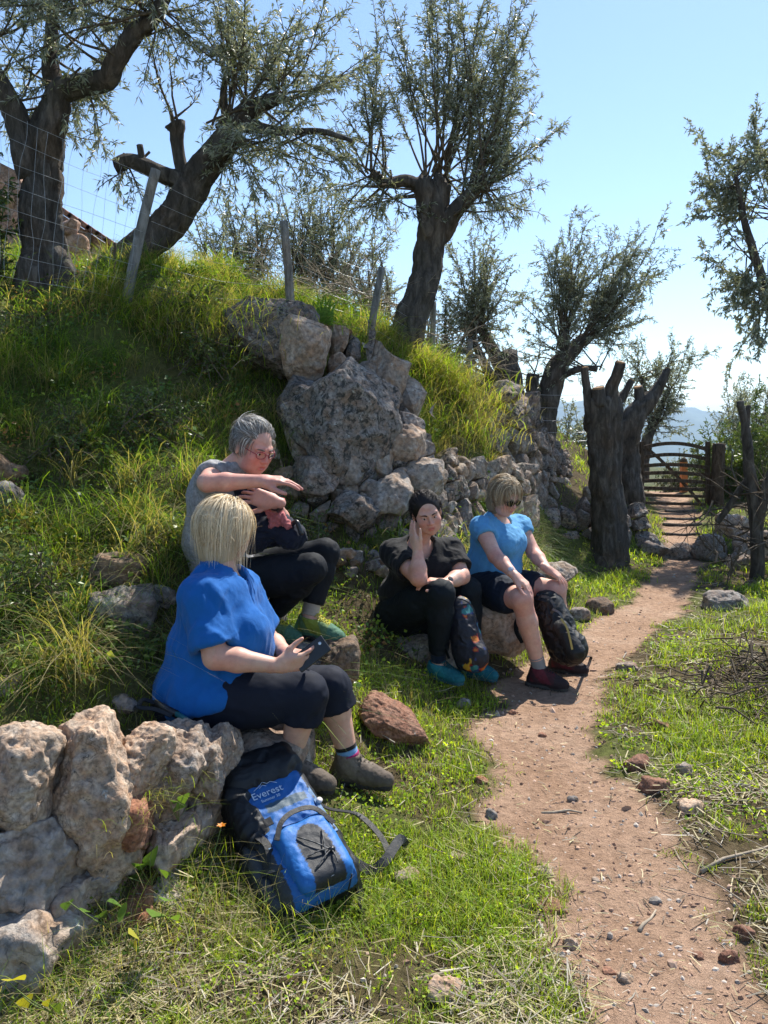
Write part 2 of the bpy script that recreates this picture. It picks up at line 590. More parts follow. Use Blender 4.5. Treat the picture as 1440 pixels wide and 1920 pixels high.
CP += [(-0.1, 2.6, 0), (-0.05, 3.2, 0.0), (0.25, 4.0, 0.02), (0.5, 4.75, 0.03), (0.95, 5.2, 0.04), (-0.45, 2.6, 0.02), (-0.95, 2.15, 0.05),
       (-3.5, 2.6, 0.7), (-4, 4, 1.3), (-5, 5.5, 2.2), (-5, 7, 3.0), (-7, 9, 3.4), (-4, 12, 3.2), (0, 10, 2.6), (0, 13, 2.5), (2.2, 12.5, 1.9), (-8, 14, 3.5),
       (0, 18, 2.0), (-6, 20, 3.0), (3, 16, 1.0), (-10, 6, 3.4), (3.1, 11.5, 0.9), (2.9, 10.2, 0.75), (3.0, 9.5, 0.70), (1.5, 9.1, .82), (1.9, 8.45, .15)]
CP = np.array(CP)
_d = np.linalg.norm(CP[:, None, :2] - CP[None, :, :2], axis=2)
_A = np.zeros((len(CP) + 3, len(CP) + 3))
_A[:len(CP), :len(CP)] = _d + np.eye(len(CP)) * -0.02
_A[:len(CP), -3] = 1
_A[:len(CP), -2:] = CP[:, :2]
_A[-3, :len(CP)] = 1
_A[-2:, :len(CP)] = CP[:, :2].T
_w = np.linalg.solve(_A, np.concatenate([CP[:, 2], [0, 0, 0]]))


def ground_z(X, Y, rough=True):
    X, Y = np.asarray(X, float), np.asarray(Y, float)
    sh = X.shape
    x, y = X.ravel(), Y.ravel()
    z = np.zeros(len(x))
    nc = len(CP)
    xc, yc = np.clip(x, -11, 11.5), np.clip(y, -1.5, 22)
    for i0 in range(0, len(x), 20000):
        s = slice(i0, i0 + 20000)
        d = np.sqrt((xc[s, None] - CP[None, :, 0]) ** 2 + (yc[s, None] - CP[None, :, 1]) ** 2)
        z[s] = d @ _w[:nc] + _w[nc] + xc[s] * _w[nc + 1] + yc[s] * _w[nc + 2]
    pd = path_dist(x, yc)
    w = smoothstep(0.75, 0.3, pd) * smoothstep(-1, 0, y) * smoothstep(22, 18, y)
    z = z * (1 - w) + PATHZ(yc) * w
    if rough:
        P = np.stack([x, y], 1)
        k = 1 - 0.75 * w
        z += fbm(P * 1.3, 3, 3) * 0.035 * k + fbm(P * 5, 3, 8) * 0.014 * k + fbm(P * 17, 2, 9) * 0.005
        xt = np.interp(y, [0, 2.2, 2.7, 3.2, 4.2, 4.9, 5.6, 6.8, 8, 12], [-.75, -.65, -.5, -.38, -.02, .38, .85, 1.55, 2.1, 3.0])
        bank = smoothstep(-.25, -.8, x - xt) * smoothstep(2.6, 3.2, y) * smoothstep(12, 9, y)
        z += bank * (fbm(P * 1.9, 3, 13) * .11 + fbm(P * 4.5, 2, 14) * .05)
        z -= 0.02 * smoothstep(0.42, 0.15, pd) * (y < 20)
    r = np.sqrt(x ** 2 + (y - 6) ** 2)
    f = smoothstep(15, 60, r)
    zf = -110 * smoothstep(20, 500, r) + 14 * smoothstep(0, -60, x) * smoothstep(900, 60, r)
    return (z * (1 - f) + zf * f).reshape(sh)


def gz(x, y):
    return float(ground_z(np.array([x]), np.array([y]))[0])


def axis(segs):
    out = [segs[0][0]]
    for a, b, h in segs:
        n = max(1, int(round((b - a) / h)))
        out += list(np.linspace(a, b, n + 1)[1:])
    return np.array(out)


gx = axis([(-9000, -3000, 1500), (-3000, -600, 300), (-600, -100, 60), (-100, -16, 8), (-16, -6, 0.5), (-6, -3, 0.12), (-3, 4, 0.058), (4, 8, 0.13), (8, 16, .5), (16, 100, 8), (100, 600, 60), (600, 3000, 300), (3000, 9000, 1500)])
gy = axis([(-200, -12, 20), (-12, 0, 1.0), (0, 1.4, 0.1), (1.4, 7, 0.048), (7, 13, 0.09), (13, 22, 0.4), (22, 100, 6), (100, 600, 60), (600, 3000, 300), (3000, 12000, 1500)])
GX, GY = np.meshgrid(gx, gy)
GZ = ground_z(GX, GY)
GZ -= 0.45 * np.exp(-(((GX + 0.9) / 0.35) ** 2 + ((GY - 2.66) / 0.1) ** 2)) * 0
V = np.stack([GX, GY, GZ], -1).reshape(-1, 3)
ny, nx = GX.shape
ii, jj = np.meshgrid(np.arange(ny - 1), np.arange(nx - 1), indexing='ij')
Fg = np.stack([ii * nx + jj, ii * nx + jj + 1, (ii + 1) * nx + jj + 1, (ii + 1) * nx + jj], -1).reshape(-1, 4)
pdv = path_dist(np.clip(GX, -20, 20), np.clip(GY, -1, 21)).ravel()
P2 = V[:, :2]
edge = fbm(P2 * 2.3, 4, 21) * 0.075 + fbm(P2 * 9, 3, 22) * 0.05
wid = np.interp(V[:, 1], [0, 2.5, 4.5, 6.0, 9, 12], [1.0, 1.0, 1.02, 1.3, 1.35, 1.2])
pm = smoothstep(0.36, 0.27, pdv * wid + edge)
gm = smoothstep(-0.2, 0.25, fbm(P2 * 1.1, 4, 31)) * (1 - pm)
gm = np.maximum(gm * 0.6 * smoothstep(1.7, 3.2, V[:, 1]), smoothstep(-0.5, -1.2, V[:, 0]) * 0.4)
fm = smoothstep(14, 30, np.hypot(V[:, 0], V[:, 1] - 6))
ground = link('ground', npmesh('ground', V, Fg, True, np.stack([pm, gm, fm], 1)), M['ground'])
tag(ground, kind='structure')


sel = Fg[(pm[Fg].mean(1) > .35) & (np.abs(V[Fg[:, 0], 0]) < 9) & (V[Fg[:, 0], 1] < 19) & (V[Fg[:, 0], 1] > -2)]
used_, inv_ = np.unique(sel, return_inverse=True)
Vp = V[used_].copy()
Vp[:, 2] += .004
pth = link('path', npmesh('path', Vp, inv_.reshape(sel.shape), True, np.stack([pm, gm, fm], 1)[used_]), M['ground'])
tag(pth, kind='structure')
_GZn = GZ
_PDn = pdv.reshape(GX.shape)


def _grid(A, x, y):
    x, y = np.clip(np.asarray(x, float), gx[0], gx[-1] - 1e-6), np.clip(np.asarray(y, float), gy[0], gy[-1] - 1e-6)
    i, j = np.searchsorted(gx, x, side='right') - 1, np.searchsorted(gy, y, side='right') - 1
    u, v = (x - gx[i]) / (gx[i + 1] - gx[i]), (y - gy[j]) / (gy[j + 1] - gy[j])
    return (A[j, i] * (1 - u) + A[j, i + 1] * u) * (1 - v) + (A[j + 1, i] * (1 - u) + A[j + 1, i + 1] * u) * v


ground_z = lambda x, y: _grid(_GZn, x, y)      # from here on: quick lookup on the sheet


def path_mask(x, y):
    P = np.stack([x, y], 1)
    return _grid(_PDn, x, y) * np.interp(y, [0, 2.5, 4.5, 6.0, 9, 12], [1.0, 1.0, 1.02, 1.3, 1.35, 1.2]) + fbm(P * 2.3, 4, 21) * 0.075 + fbm(P * 9, 3, 22) * 0.05


# distant hills across the bay
def ridge(name, y0, depth, x0, x1, z0, hfun, seed):
    xs = np.linspace(x0, x1, 240)
    ts = np.linspace(0, 1, 24)
    XX, TT = np.meshgrid(xs, ts)
    h = hfun(xs)[None, :] * np.sin(np.pi * np.clip(TT, 0, 1)) ** 0.8
    P = np.stack([XX.ravel() / 420, TT.ravel() * 3], 1)
    h = h * (1 + 0.25 * fbm(P, 5, seed).reshape(h.shape))
    V = np.stack([XX, y0 + depth * TT, z0 + h], -1).reshape(-1, 3)
    n, k = XX.shape
    a, b = np.meshgrid(np.arange(n - 1), np.arange(k - 1), indexing='ij')
    Fq = np.stack([a * k + b, a * k + b + 1, (a + 1) * k + b + 1, (a + 1) * k + b], -1).reshape(-1, 4)
    o = link(name, npmesh(name, V, Fq), M['hill'])
    tag(o, kind='structure')
    return o


M['hill'] = mat_simple('hill_scrub', (0.07, 0.085, 0.05), 0.95, 0.1, 0.01, 0.4, 0.0)
ridge('hills', 3200, 2400, -5200, 6400, -112,
      lambda x: 168 + 46 * np.sin(x / 900 + 1.0) + 40 * np.exp(-((x - 1500) / 700) ** 2) - 30 * smoothstep(1200, 2600, x), 41)

# ------------------------------------------------------------------ stone walls: interlocking rubble, one object per stone
def clip_poly(poly, a, b, c):
    """keep a*x + b*y <= c"""
    out = []
    n = len(poly)
    for i in range(n):
        p, q = poly[i], poly[(i + 1) % n]
        dp, dq = a * p[0] + b * p[1] - c, a * q[0] + b * q[1] - c
        if dp <= 0: out.append(p)
        if (dp < 0 < dq) or (dq < 0 < dp):
            t = dp / (dp - dq)
            out.append((p[0] + (q[0] - p[0]) * t, p[1] + (q[1] - p[1]) * t))
    return out


def patch_fn(bottom, top):
    b = np.array([at(*p) for p in bottom])
    t = np.array([at(*p) for p in top])
    Lb = np.concatenate([[0], np.cumsum(np.linalg.norm(np.diff(b, axis=0), axis=1))])
    Lt = np.concatenate([[0], np.cumsum(np.linalg.norm(np.diff(t, axis=0), axis=1))])
    W = 0.5 * (Lb[-1] + Lt[-1])
    H = np.mean(np.linalg.norm(b[[0, -1]] - t[[0, -1]], axis=1))

    def f(uv):
        u, v = uv[:, 0] / W, uv[:, 1] / H
        B = np.stack([np.interp(u * Lb[-1], Lb, b[:, k]) for k in range(3)], 1)
        T = np.stack([np.interp(u * Lt[-1], Lt, t[:, k]) for k in range(3)], 1)
        return B * (1 - v[:, None]) + T * v[:, None]
    return f, W, H


def rubble(parent, bottom, top, size, seed, mats, depth=0.16, jitter=0.45, bulge=0.26, gap=0.004, aspect=1.35, keep=None, name='stone'):
    r = np.random.default_rng(seed)
    f, W, H = patch_fn(bottom, top)
    seeds = []
    v, row = 0.0, 0
    while v < H:
        h = size * r.uniform(0.6, 1.35)
        u = -r.uniform(0, size)
        while u < W + size * .3:
            w = size * aspect * r.uniform(0.45, 1.75)
            seeds.append((u + w / 2 + r.normal() * size * jitter * 0.25, v + h / 2 + r.normal() * size * jitter * 0.35))
            if r.random() < 0.18: seeds.append((u + w + r.normal() * 0.01, v + r.uniform(0, h)))
            u += w
        v += h
    sd = np.array(seeds)
    count = 0
    for i, s in enumerate(sd):
        if not (-0.02 < s[0] < W + 0.02 and s[1] < H * 1.02): continue
        if keep is not None and not keep(s[0] / W, s[1] / H): continue
        R = size * 2.2
        poly = [(s[0] - R, s[1] - R), (s[0] + R, s[1] - R), (s[0] + R, s[1] + R), (s[0] - R, s[1] + R)]
        nb = np.where(np.hypot(sd[:, 0] - s[0], sd[:, 1] - s[1]) < R * 2)[0]
        for j in nb:
            if j == i: continue
            dx, dy = sd[j] - s
            L = math.hypot(dx, dy)
            if L < 1e-6: continue
            poly = clip_poly(poly, dx / L, dy / L, (sd[j][0] * dx + sd[j][1] * dy + -(dx * dx + dy * dy) / 2) / L - gap)
            if len(poly) < 3: break
        if len(poly) < 3: continue
        poly = np.array(poly)
        for _ in range(1):   # round the corners
            q = np.roll(poly, -1, 0)
            poly = np.stack([poly * .82 + q * .18, poly * .18 + q * .82], 1).reshape(-1, 2)
        # resample
        k = 18
        cl = np.concatenate([poly, poly[:1]])
        sl = np.concatenate([[0], np.cumsum(np.linalg.norm(np.diff(cl, axis=0), axis=1))])
        t = np.linspace(0, sl[-1], k, endpoint=False)
        poly = np.stack([np.interp(t, sl, cl[:, a]) for a in (0, 1)], 1)
        c = poly.mean(0)
        rad = np.linalg.norm(poly - c, axis=1).mean()
        if rad < size * 0.16: continue
        bl = bulge * rad * r.uniform(0.6, 1.5)
        out0 = r.normal() * 0.02
        tilt = r.normal(size=2) * 0.22
        rings = [(0.78, -depth), (0.98, -depth * 0.45), (1.0, -0.02 * rad), (0.955, bl * 0.5), (0.82, bl * 0.86), (0.55, bl * 1.0), (0.28, bl)]
        uv = np.concatenate([c + (poly - c) * s_ for s_, _ in rings] + [c[None]])
        dz = np.concatenate([np.full(k, d) for _, d in rings] + [[bl * 1.02]])
        P = f(np.clip(uv, [-1, -0.3], [W + 1, H * 1.2]))
        e = 0.02
        c3 = f(c[None])[0]
        du = f(np.array([[min(c[0] + e, W), c[1]]]))[0] - f(np.array([[max(c[0] - e, 0), c[1]]]))[0]
        dv = f(np.array([[c[0], min(c[1] + e, H)]]))[0] - f(np.array([[c[0], c[1] - e]]))[0]
        nrm = np.cross(du, dv)
        nrm /= np.linalg.norm(nrm) + 1e-9
        if nrm[1] > 0 and abs(nrm[1]) > 0.2: nrm = -nrm
        elif nrm @ (np.array([0, 0, 1.6]) - c3) < 0: nrm = -nrm
        loc = (uv - c) / rad
        P = P + nrm * (dz + out0 + (loc @ tilt) * rad * 0.5 * (dz > -depth * 0.5))[:, None]
        ctr = c3 + nrm * bl * 0.2
        for _ in range(5):
            pn = unit(nrm + r.normal(size=3) * 0.42)
            dd = (P - ctr) @ pn - rad * r.uniform(0.04, 0.28)
            P = P - np.where(dd > 0, dd * 0.85, 0)[:, None] * pn
        P = P + (fbm(P / rad * 1.1 + seed + i, 3, seed + i)[:, None] * nrm * 0.2 + np.stack([vnoise(P / rad * 2 + 9 * a, i + a) for a in (1, 2, 3)], 1) * 0.055) * rad
        nr = len(rings)
        a, b = np.meshgrid(np.arange(nr - 1), np.arange(k), indexing='ij')
        Q = np.stack([a * k + b, a * k + (b + 1) % k, (a + 1) * k + (b + 1) % k, (a + 1) * k + b], -1).reshape(-1, 4)
        T = np.array([((nr - 1) * k + j, (nr - 1) * k + (j + 1) % k, nr * k) for j in range(k)])
        if np.dot(np.cross(du, dv), nrm) < 0: Q, T = Q[:, ::-1], T[:, ::-1]
        o = link(name, npmesh(name, P - c3, [T, Q], False), mats[r.choice(len(mats))])
        o.location = c3
        place(o, parent)
        count += 1
    return count


def boulder(name, px, py, Y, wpx, hpx, seed, mat, depth=None, parent=None, n=4, rough=0.09, cuts=9, box=0.55, pits=0.0, rot=0.0, rotx=0.0, dz=0.0):
    c = at(px, py, Y)
    k = np.linalg.norm(c - np.array([0, 0, CAM_H])) / FPX
    size = (wpx * k, (depth if depth else (wpx + hpx) / 2 * k), hpx * k)
    V, F = rock_shape(seed, size, n, rough, cuts, box, pits)
    cr, sr = math.cos(rot), math.sin(rot)
    V = V @ np.array([[cr, 0, -sr], [0, 1, 0], [sr, 0, cr]])       # roll in the picture plane
    if rotx:
        cr, sr = math.cos(rotx), math.sin(rotx)
        V = V @ np.array([[cr, sr, 0], [-sr, cr, 0], [0, 0, 1]])
    o = link(name, npmesh(name, V, F), mat)
    o.location = c + np.array([0, 0, dz])
    if parent is not None: place(o, parent)
    return o


# hillside retaining wall of grey stones with boulders
w1 = empty('rubble_wall', at(700, 1015, 5.4))
tag(w1, 'weathered rubble retaining wall of small grey stones under the huge lichen-spotted boulder', 'stone wall', kind='thing')
MG = [M['lime'], M['lichen'], M['lime_dark'], M['lime']]
rubble(w1, [(470, 1060, 5.05), (620, 1085, 5.1), (730, 1070, 5.2), (825, 1020, 5.5)], [(500, 840, 5.55), (600, 850, 5.55), (700, 820, 5.6), (810, 790, 5.95)], 0.135, 3, MG, 0.15)
rubble(w1, [(700, 960, 5.55), (770, 930, 5.65), (840, 965, 6.0)], [(690, 655, 6.25), (735, 690, 6.1), (800, 790, 6.2)], 0.19, 9, [M['lime'], M['lichen'], M['lime']], 0.2, bulge=0.45)
rubble(w1, [(590, 720, 5.95), (730, 740, 6.05)], [(598, 620, 6.25), (705, 665, 6.3)], 0.15, 14, [M['lime'], M['lichen'], M['lime']], 0.2, bulge=0.5)
o = boulder('boulder', 648, 802, 5.66, 200, 240, 4, M['lichen'], 0.7, n=5, rough=0.07, cuts=12, box=0.4, rot=-0.25)
tag(o, 'huge grey boulder spotted with black lichen in the middle of the rubble wall', 'boulder')
o = boulder('boulder', 505, 640, 6.15, 175, 135, 23, M['lichen'], 0.6, n=5, rough=0.06, cuts=14, box=0.8, rot=0.12)
tag(o, 'dark angular boulder crowning the rubble wall beside a fern', 'boulder')
o = boulder('boulder', 568, 655, 5.98, 90, 115, 29, M['lime'], 0.4, n=5, rough=0.05, cuts=14, box=0.7, rot=0.15)
tag(o, 'pale flat-faced boulder set against the dark angular boulder at the wall top', 'boulder')
o = boulder('boulder', 763, 830, 5.78, 70, 75, 6, M['lime'], 0.3, n=4, rough=0.1, cuts=12)
tag(o, 'reddish grey boulder resting right against the huge lichen-spotted boulder', 'boulder')
o = boulder('boulder', 795, 905, 5.72, 70, 85, 8, M['lime'], 0.3, n=4, rough=0.08, cuts=12)
tag(o, 'brownish boulder just above the head of the dark-haired seated woman', 'boulder')
o = boulder('boulder', 640, 885, 5.5, 70, 70, 51, M['lime'], 0.25, n=4, rough=0.08, cuts=12)
tag(o, 'pale grey boulder below the huge lichen-spotted boulder', 'boulder')
for px, py, Y, w_, h_, sd, mt, lb in ((575, 770, 5.75, 110, 130, 81, 'lichen', 'dark rock half overgrown at the left flank of the huge boulder'), (590, 900, 5.45, 90, 80, 82, 'lime_dark', 'grey rock low at the left flank of the huge boulder'),
                                      (705, 745, 5.85, 90, 80, 83, 'lichen', 'dark rock wedged above the right shoulder of the huge boulder'), (725, 930, 5.45, 95, 75, 84, 'lime', 'broad pale block under the right side of the huge boulder'),
                                      (665, 960, 5.3, 100, 70, 85, 'lichen', 'dark block in the lower courses of the rubble wall')):
    o = boulder('boulder', px, py, Y, w_, h_, sd, M[mt], .35, n=4, rough=.075, cuts=14, box=.8, rot=((sd * 13) % 7 - 3) * .1)
    tag(o, lb, 'boulder')

w2 = empty('rubble_wall', at(900, 950, 7.0))
tag(w2, 'low collapsed rubble wall between the boulders and the tall wall corner', 'stone wall', kind='thing')
rubble(w2, [(795, 1020, 5.6), (900, 985, 6.45), (1010, 960, 7.8)], [(795, 872, 5.95), (880, 845, 6.7), (1000, 865, 8.0)], 0.17, 17, MG, 0.2, bulge=0.42)

w3 = empty('rubble_wall', at(985, 935, 8.5))
tag(w3, 'tall dry stone wall corner stepping down behind the pollarded trunk', 'stone wall', kind='thing')
rubble(w3, [(912, 945, 8.1), (985, 950, 8.45), (1085, 925, 10.6)], [(918, 728, 8.25), (976, 728, 8.6), (1072, 866, 10.7)], 0.17, 23, [M['lichen'], M['lime_dark'], M['lime']], 0.22, bulge=0.4)
o = boulder('capstone', 945, 735, 8.4, 60, 36, 61, M['lichen'], 0.4, w3, 3)

w4 = empty('rubble_wall', at(1100, 1050, 8.9))
tag(w4, 'low shaded dry stone wall behind the pollarded trunk beside the path', 'stone wall', kind='thing')
rubble(w4, [(968, 1062, 8.55), (1100, 1068, 8.8), (1250, 1055, 9.15)], [(975, 945, 8.9), (1100, 948, 9.1), (1235, 965, 9.3)], 0.20, 37, [M['lime_dark'], M['lichen'], M['lime_dark']], 0.2, bulge=0.4)

# foreground wall of big craggy stones
w5 = empty('dry_stone_wall', at(180, 1700, 2.4))
tag(w5, 'foreground wall of big craggy pale limestone blocks beside the blue backpack', 'stone wall', kind='thing')
FW = [(30, 1450, 2.33, 150, 185, 101, .35, 'lime_warm'), (178, 1480, 2.42, 160, 275, 102, .40, 'lime_warm'), (275, 1420, 2.5, 100, 120, 103, .3, 'lime_warm'),
      (330, 1440, 2.62, 130, 160, 104, .34, 'lime_warm'), (405, 1425, 2.72, 85, 125, 105, .3, 'lime_warm'), (55, 1620, 2.22, 165, 165, 106, .35, 'lime'),
      (205, 1630, 2.36, 90, 90, 107, .3, 'lime'), (50, 1765, 2.1, 200, 150, 108, .35, 'lime'), (248, 1530, 2.42, 95, 125, 109, .3, 'red_rock'),
      (325, 1565, 2.5, 90, 85, 110, .3, 'lime'), (130, 1690, 2.22, 90, 80, 111, .3, 'lime'), (330, 1660, 2.45, 80, 80, 112, .28, 'lime'),
      (245, 1700, 2.35, 100, 90, 113, .28, 'red_rock'), (170, 1790, 2.2, 110, 90, 114, .28, 'lime'), (385, 1530, 2.68, 70, 110, 115, .3, 'lime'),
      (60, 1540, 2.35, 80, 60, 116, .2, 'lime_dark'), (395, 1640, 2.66, 90, 90, 117, .3, 'lime_dark'), (-90, 1560, 2.2, 160, 300, 118, .4, 'lime')]
for px, py, Y, w, h, sd, dp, mt in FW:
    boulder('stone', px, py, Y, w * .94, h * .94, sd, M[mt], dp, w5, n=5 if sd < 107 else 4, rough=0.07, cuts=16, box=0.95, pits=0.038, rot=((sd * 37) % 11 - 5) * .03)


def pick(pal, n, r, v=0.25):
    pal = np.array(pal)
    return pal[r.integers(len(pal), size=n)] * r.uniform(1 - v, 1 + v, (n, 1))


def on_ground(px, py, y0=1.2, y1=16.0):
    Ys = np.linspace(y0, y1, 700)
    P = np.array([at(px, py, y) for y in Ys])
    h = P[:, 2] - ground_z(P[:, 0], P[:, 1])
    i = np.argmax(h < 0)
    return P[i]



# ------------------------------------------------------------------ olive trees
def leaves(P, D, L, W, r, cols, sag=0.15):
    """lance-shaped leaves: base points P, directions D, lengths L, widths W -> V, tris, cols"""
    n = len(P)
    up = r.normal(size=(n, 3))
    side = unit(np.cross(D, up))
    nrm = np.cross(side, D)
    mid = P + D * (L * 0.45)[:, None] + nrm * (L * 0.05)[:, None]
    tip = P + D * L[:, None] - np.array([0, 0, 1]) * (L * sag)[:, None]
    V = np.stack([P, mid + side * (W / 2)[:, None], tip, mid - side * (W / 2)[:, None]], 1).reshape(-1, 3)
    b = np.arange(n)[:, None] * 4
    T = np.concatenate([b + [0, 1, 2], b + [0, 2, 3]])
    return V, T, np.repeat(cols, 4, axis=0)


OLV = np.array([(0.115, 0.14, 0.088), (0.16, 0.185, 0.118), (0.22, 0.24, 0.17), (0.125, 0.16, 0.088), (0.24, 0.265, 0.165)])


class Shoots:
    """grows thin leafy shoots; collects twigs and leaves"""
    def __init__(s, seed, pal=OLV, leaf=(0.064, 0.0115), seg=0.05):
        s.r = np.random.default_rng(seed)
        s.tw = MB()
        s.P, s.D, s.L = [], [], []
        s.pal, s.leaf, s.seg = pal, leaf, seg

    def line(s, p, d, length, curl, up, n=None):
        n = n or max(4, int(length / 0.09))
        pts = [np.array(p, float)]
        d = unit(d)
        for k in range(n - 1):
            d = unit(d + s.r.normal(size=3) * curl + np.array([0, 0, up]))
            pts.append(pts[-1] + d * length / (n - 1))
        return np.array(pts)

    def leafed(s, C, per_m, start=0.15, spread=0.8, size=1.0):
        Ls = np.concatenate([[0], np.cumsum(np.linalg.norm(np.diff(C, axis=0), axis=1))])
        n = int(Ls[-1] * per_m * (1 - start))
        if n < 1: return
        t = s.r.uniform(start, 1, n) * Ls[-1]
        P = np.stack([np.interp(t, Ls, C[:, k]) for k in range(3)], 1)
        T = unit(np.gradient(C, axis=0))
        Td = np.stack([np.interp(t, Ls, T[:, k]) for k in range(3)], 1)
        D = unit(Td + s.r.normal(size=(n, 3)) * spread)
        s.P.append(P); s.D.append(D); s.L.append(s.r.uniform(0.65, 1.25, n) * size)

    def shoot(s, p, d, length, r0=0.012, side=9, side_len=0.38, per_m=95, curl=0.10, up=0.03, droop=0.0, bare=0.2, spread=0.75):
        C = s.line(p, d, length, curl, up)
        s.tw.add(*tube(C, np.linspace(r0, 0.002, len(C)), 4, cap=False))
        s.leafed(C, per_m * 0.6, 0.35, spread)
        n = int(side * length)
        for _ in range(n):
            t = s.r.uniform(bare, 0.97)
            i = min(int(t * (len(C) - 1)), len(C) - 2)
            q = C[i] + (C[i + 1] - C[i]) * s.r.random()
            T = unit(C[i + 1] - C[i])
            dd = unit(T * s.r.uniform(0.4, 1.1) + s.r.normal(size=3) * 0.6 + np.array([0, 0, -droop]))
            L = side_len * s.r.uniform(0.45, 1.25) * (1.15 - 0.6 * t)
            B = s.line(q, dd, L, 0.1, up * 0.6 - droop * 0.12, 5)
            s.tw.add(*tube(B[::2], np.linspace(0.0035, 0.0012, 3), 3, cap=False))
            s.leafed(B, per_m, 0.08, spread)

    def fan(s, origins, targets, n, jitter=0.25, o_jit=0.04, lscale=(0.8, 1.1), **kw):
        """n shoots from random origins towards random targets (world points)"""
        for _ in range(n):
            o = np.array(origins[s.r.integers(len(origins))]) + s.r.normal(size=3) * o_jit
            t = np.array(targets[s.r.integers(len(targets))]) + s.r.normal(size=3) * jitter
            d = t - o
            s.shoot(o, d, np.linalg.norm(d) * s.r.uniform(*lscale), **kw)

    def build(s, tree, leafmat='olive', twigmat='twig', crown='crown'):
        P, D = np.concatenate(s.P), np.concatenate(s.D)
        L = np.concatenate(s.L) * s.leaf[0]
        W = np.full(len(P), s.leaf[1]) * s.r.uniform(0.8, 1.25, len(P))
        cl = s.pal[s.r.integers(len(s.pal), size=len(P))] * s.r.uniform(0.75, 1.25, (len(P), 1))
        V, T, c = leaves(P, D, L, W, s.r, cl)
        o = link(crown, npmesh(crown, V, T, False, c), M[leafmat])
        place(o, tree)
        s.tw.build('branches', M[twigmat], tree)
        return len(P)


def limb(mb, pts, radii, k=20, bark=0.10, seed=0, step=0.03, knob=0.0):
    C = np.array([at(*p) for p in pts])
    C4 = np.concatenate([C, np.array(radii)[:, None]], 1)
    n = max(6, int(np.linalg.norm(np.diff(C, axis=0), axis=1).sum() / step))
    C4 = catmull(C4, n)
    C = C4[:, :3] + np.stack([vnoise(C4[:, :3] * 5 + a * 7, seed + a) for a in range(3)], 1) * 0.02 * (C4[:, 3:] / 0.1).clip(0.3, 1.2)
    C[0], C[-1] = C4[0, :3], C4[-1, :3]
    R = C4[:, 3].copy()
    if knob: R *= 1 + knob * np.exp(-((np.arange(n) - n * 0.93) / (n * 0.07)) ** 2)
    mb.add(*tube(C, R, k, True, bark, seed))
    return C


def cut_end(mb, pts_end, prev, r):
    """pale sawn face on a cut limb"""
    a, b = at(*prev), at(*pts_end)
    d = unit(b - a)
    mb.add(*tube(np.array([b - d * 0.01, b + d * 0.012]), [r * 0.92, r * 0.88], 16))


NL = 0
# -- gnarled tree at the upper edge of the bank
t = empty('olive_tree', at(80, 515, 6.6)); B = MB()
limb(B, [(88, 560, 6.6), (82, 480, 6.6), (74, 400, 6.6), (75, 320, 6.6), (95, 240, 6.6), (108, 190, 6.6)], [.26, .185, .16, .155, .125, .10], 44, .2, 1, .025)
limb(B, [(62, 330, 6.6), (48, 270, 6.58), (28, 220, 6.55), (0, 165, 6.5), (-40, 90, 6.45)], [.12, .11, .10, .085, .07], 26, .12, 2)
limb(B, [(100, 240, 6.6), (115, 175, 6.55), (160, 158, 6.5), (205, 148, 6.45), (218, 115, 6.4), (245, 75, 6.4), (290, 25, 6.35), (330, -50, 6.3)], [.10, .095, .085, .08, .075, .07, .055, .04], 26, .12, 3)
limb(B, [(112, 200, 6.6), (100, 150, 6.7), (94, 110, 6.8), (100, 20, 6.9)], [.09, .075, .06, .04], 20, .12, 4)
limb(B, [(130, 560, 6.5), (115, 500, 6.52), (95, 450, 6.58)], [.10, .09, .06], 20, .15, 5)
B.build('trunk', M['bark'], t)
s = Shoots(101)
O = [at(0, 165, 6.5), at(218, 115, 6.4), at(290, 25, 6.35), at(94, 110, 6.8), at(100, 20, 6.9), at(-40, 90, 6.45), at(330, -50, 6.3)]
s.fan(O, [at(x, y, 6.5) for x, y in ((20, 30), (80, -60), (150, -40), (230, 0), (280, -80), (20, -120), (60, 60), (330, -120), (160, 60), (200, 30))], 29, 0.3, per_m=112, side=11)
s.fan([at(94, 110, 6.8), at(160, 158, 6.5), at(20, 200, 6.5)], [at(x, y, 6.9) for x, y in ((180, 230), (210, 270), (150, 200), (60, 190), (30, 150), (20, 270), (240, 200))], 14, 0.25, per_m=108, droop=0.3, side=11)
s.fan([at(290, 25, 6.35), at(245, 75, 6.4)], [at(x, y, 6.4) for x, y in ((330, 60), (380, 20), (350, 120), (300, -30))], 9, 0.2, per_m=108)
NL += s.build(t)
tag(t, 'thick gnarled olive tree at the top of the bank beside the pink ruin', 'tree', 'olive trees')

# -- leaning tree with cut stubs
t = empty('olive_tree', at(210, 530, 7.0)); B = MB()
limb(B, [(150, 545, 7.0), (210, 500, 7.0), (265, 468, 7.0), (315, 420, 7.0), (355, 360, 7.0), (400, 295, 6.95), (430, 250, 6.9), (470, 205, 6.85), (525, 182, 6.8)], [.10, .12, .14, .145, .13, .12, .10, .075, .05], 36, .17, 11, .025)
limb(B, [(355, 380, 7.0), (338, 340, 6.98), (310, 328, 6.95), (268, 308, 6.9), (240, 300, 6.88), (215, 312, 6.86)], [.11, .085, .07, .065, .055, .045], 22, .16, 12, knob=.3)
limb(B, [(345, 345, 6.98), (336, 295, 6.98), (328, 235, 6.98)], [.06, .052, .058], 20, .14, 13, knob=.5)
limb(B, [(268, 310, 6.9), (262, 272, 6.9)], [.03, .028], 12, .1, 14)
limb(B, [(450, 232, 6.88), (520, 245, 6.8), (600, 246, 6.7), (660, 265, 6.6)], [.06, .035, .025, .015], 14, .1, 15)
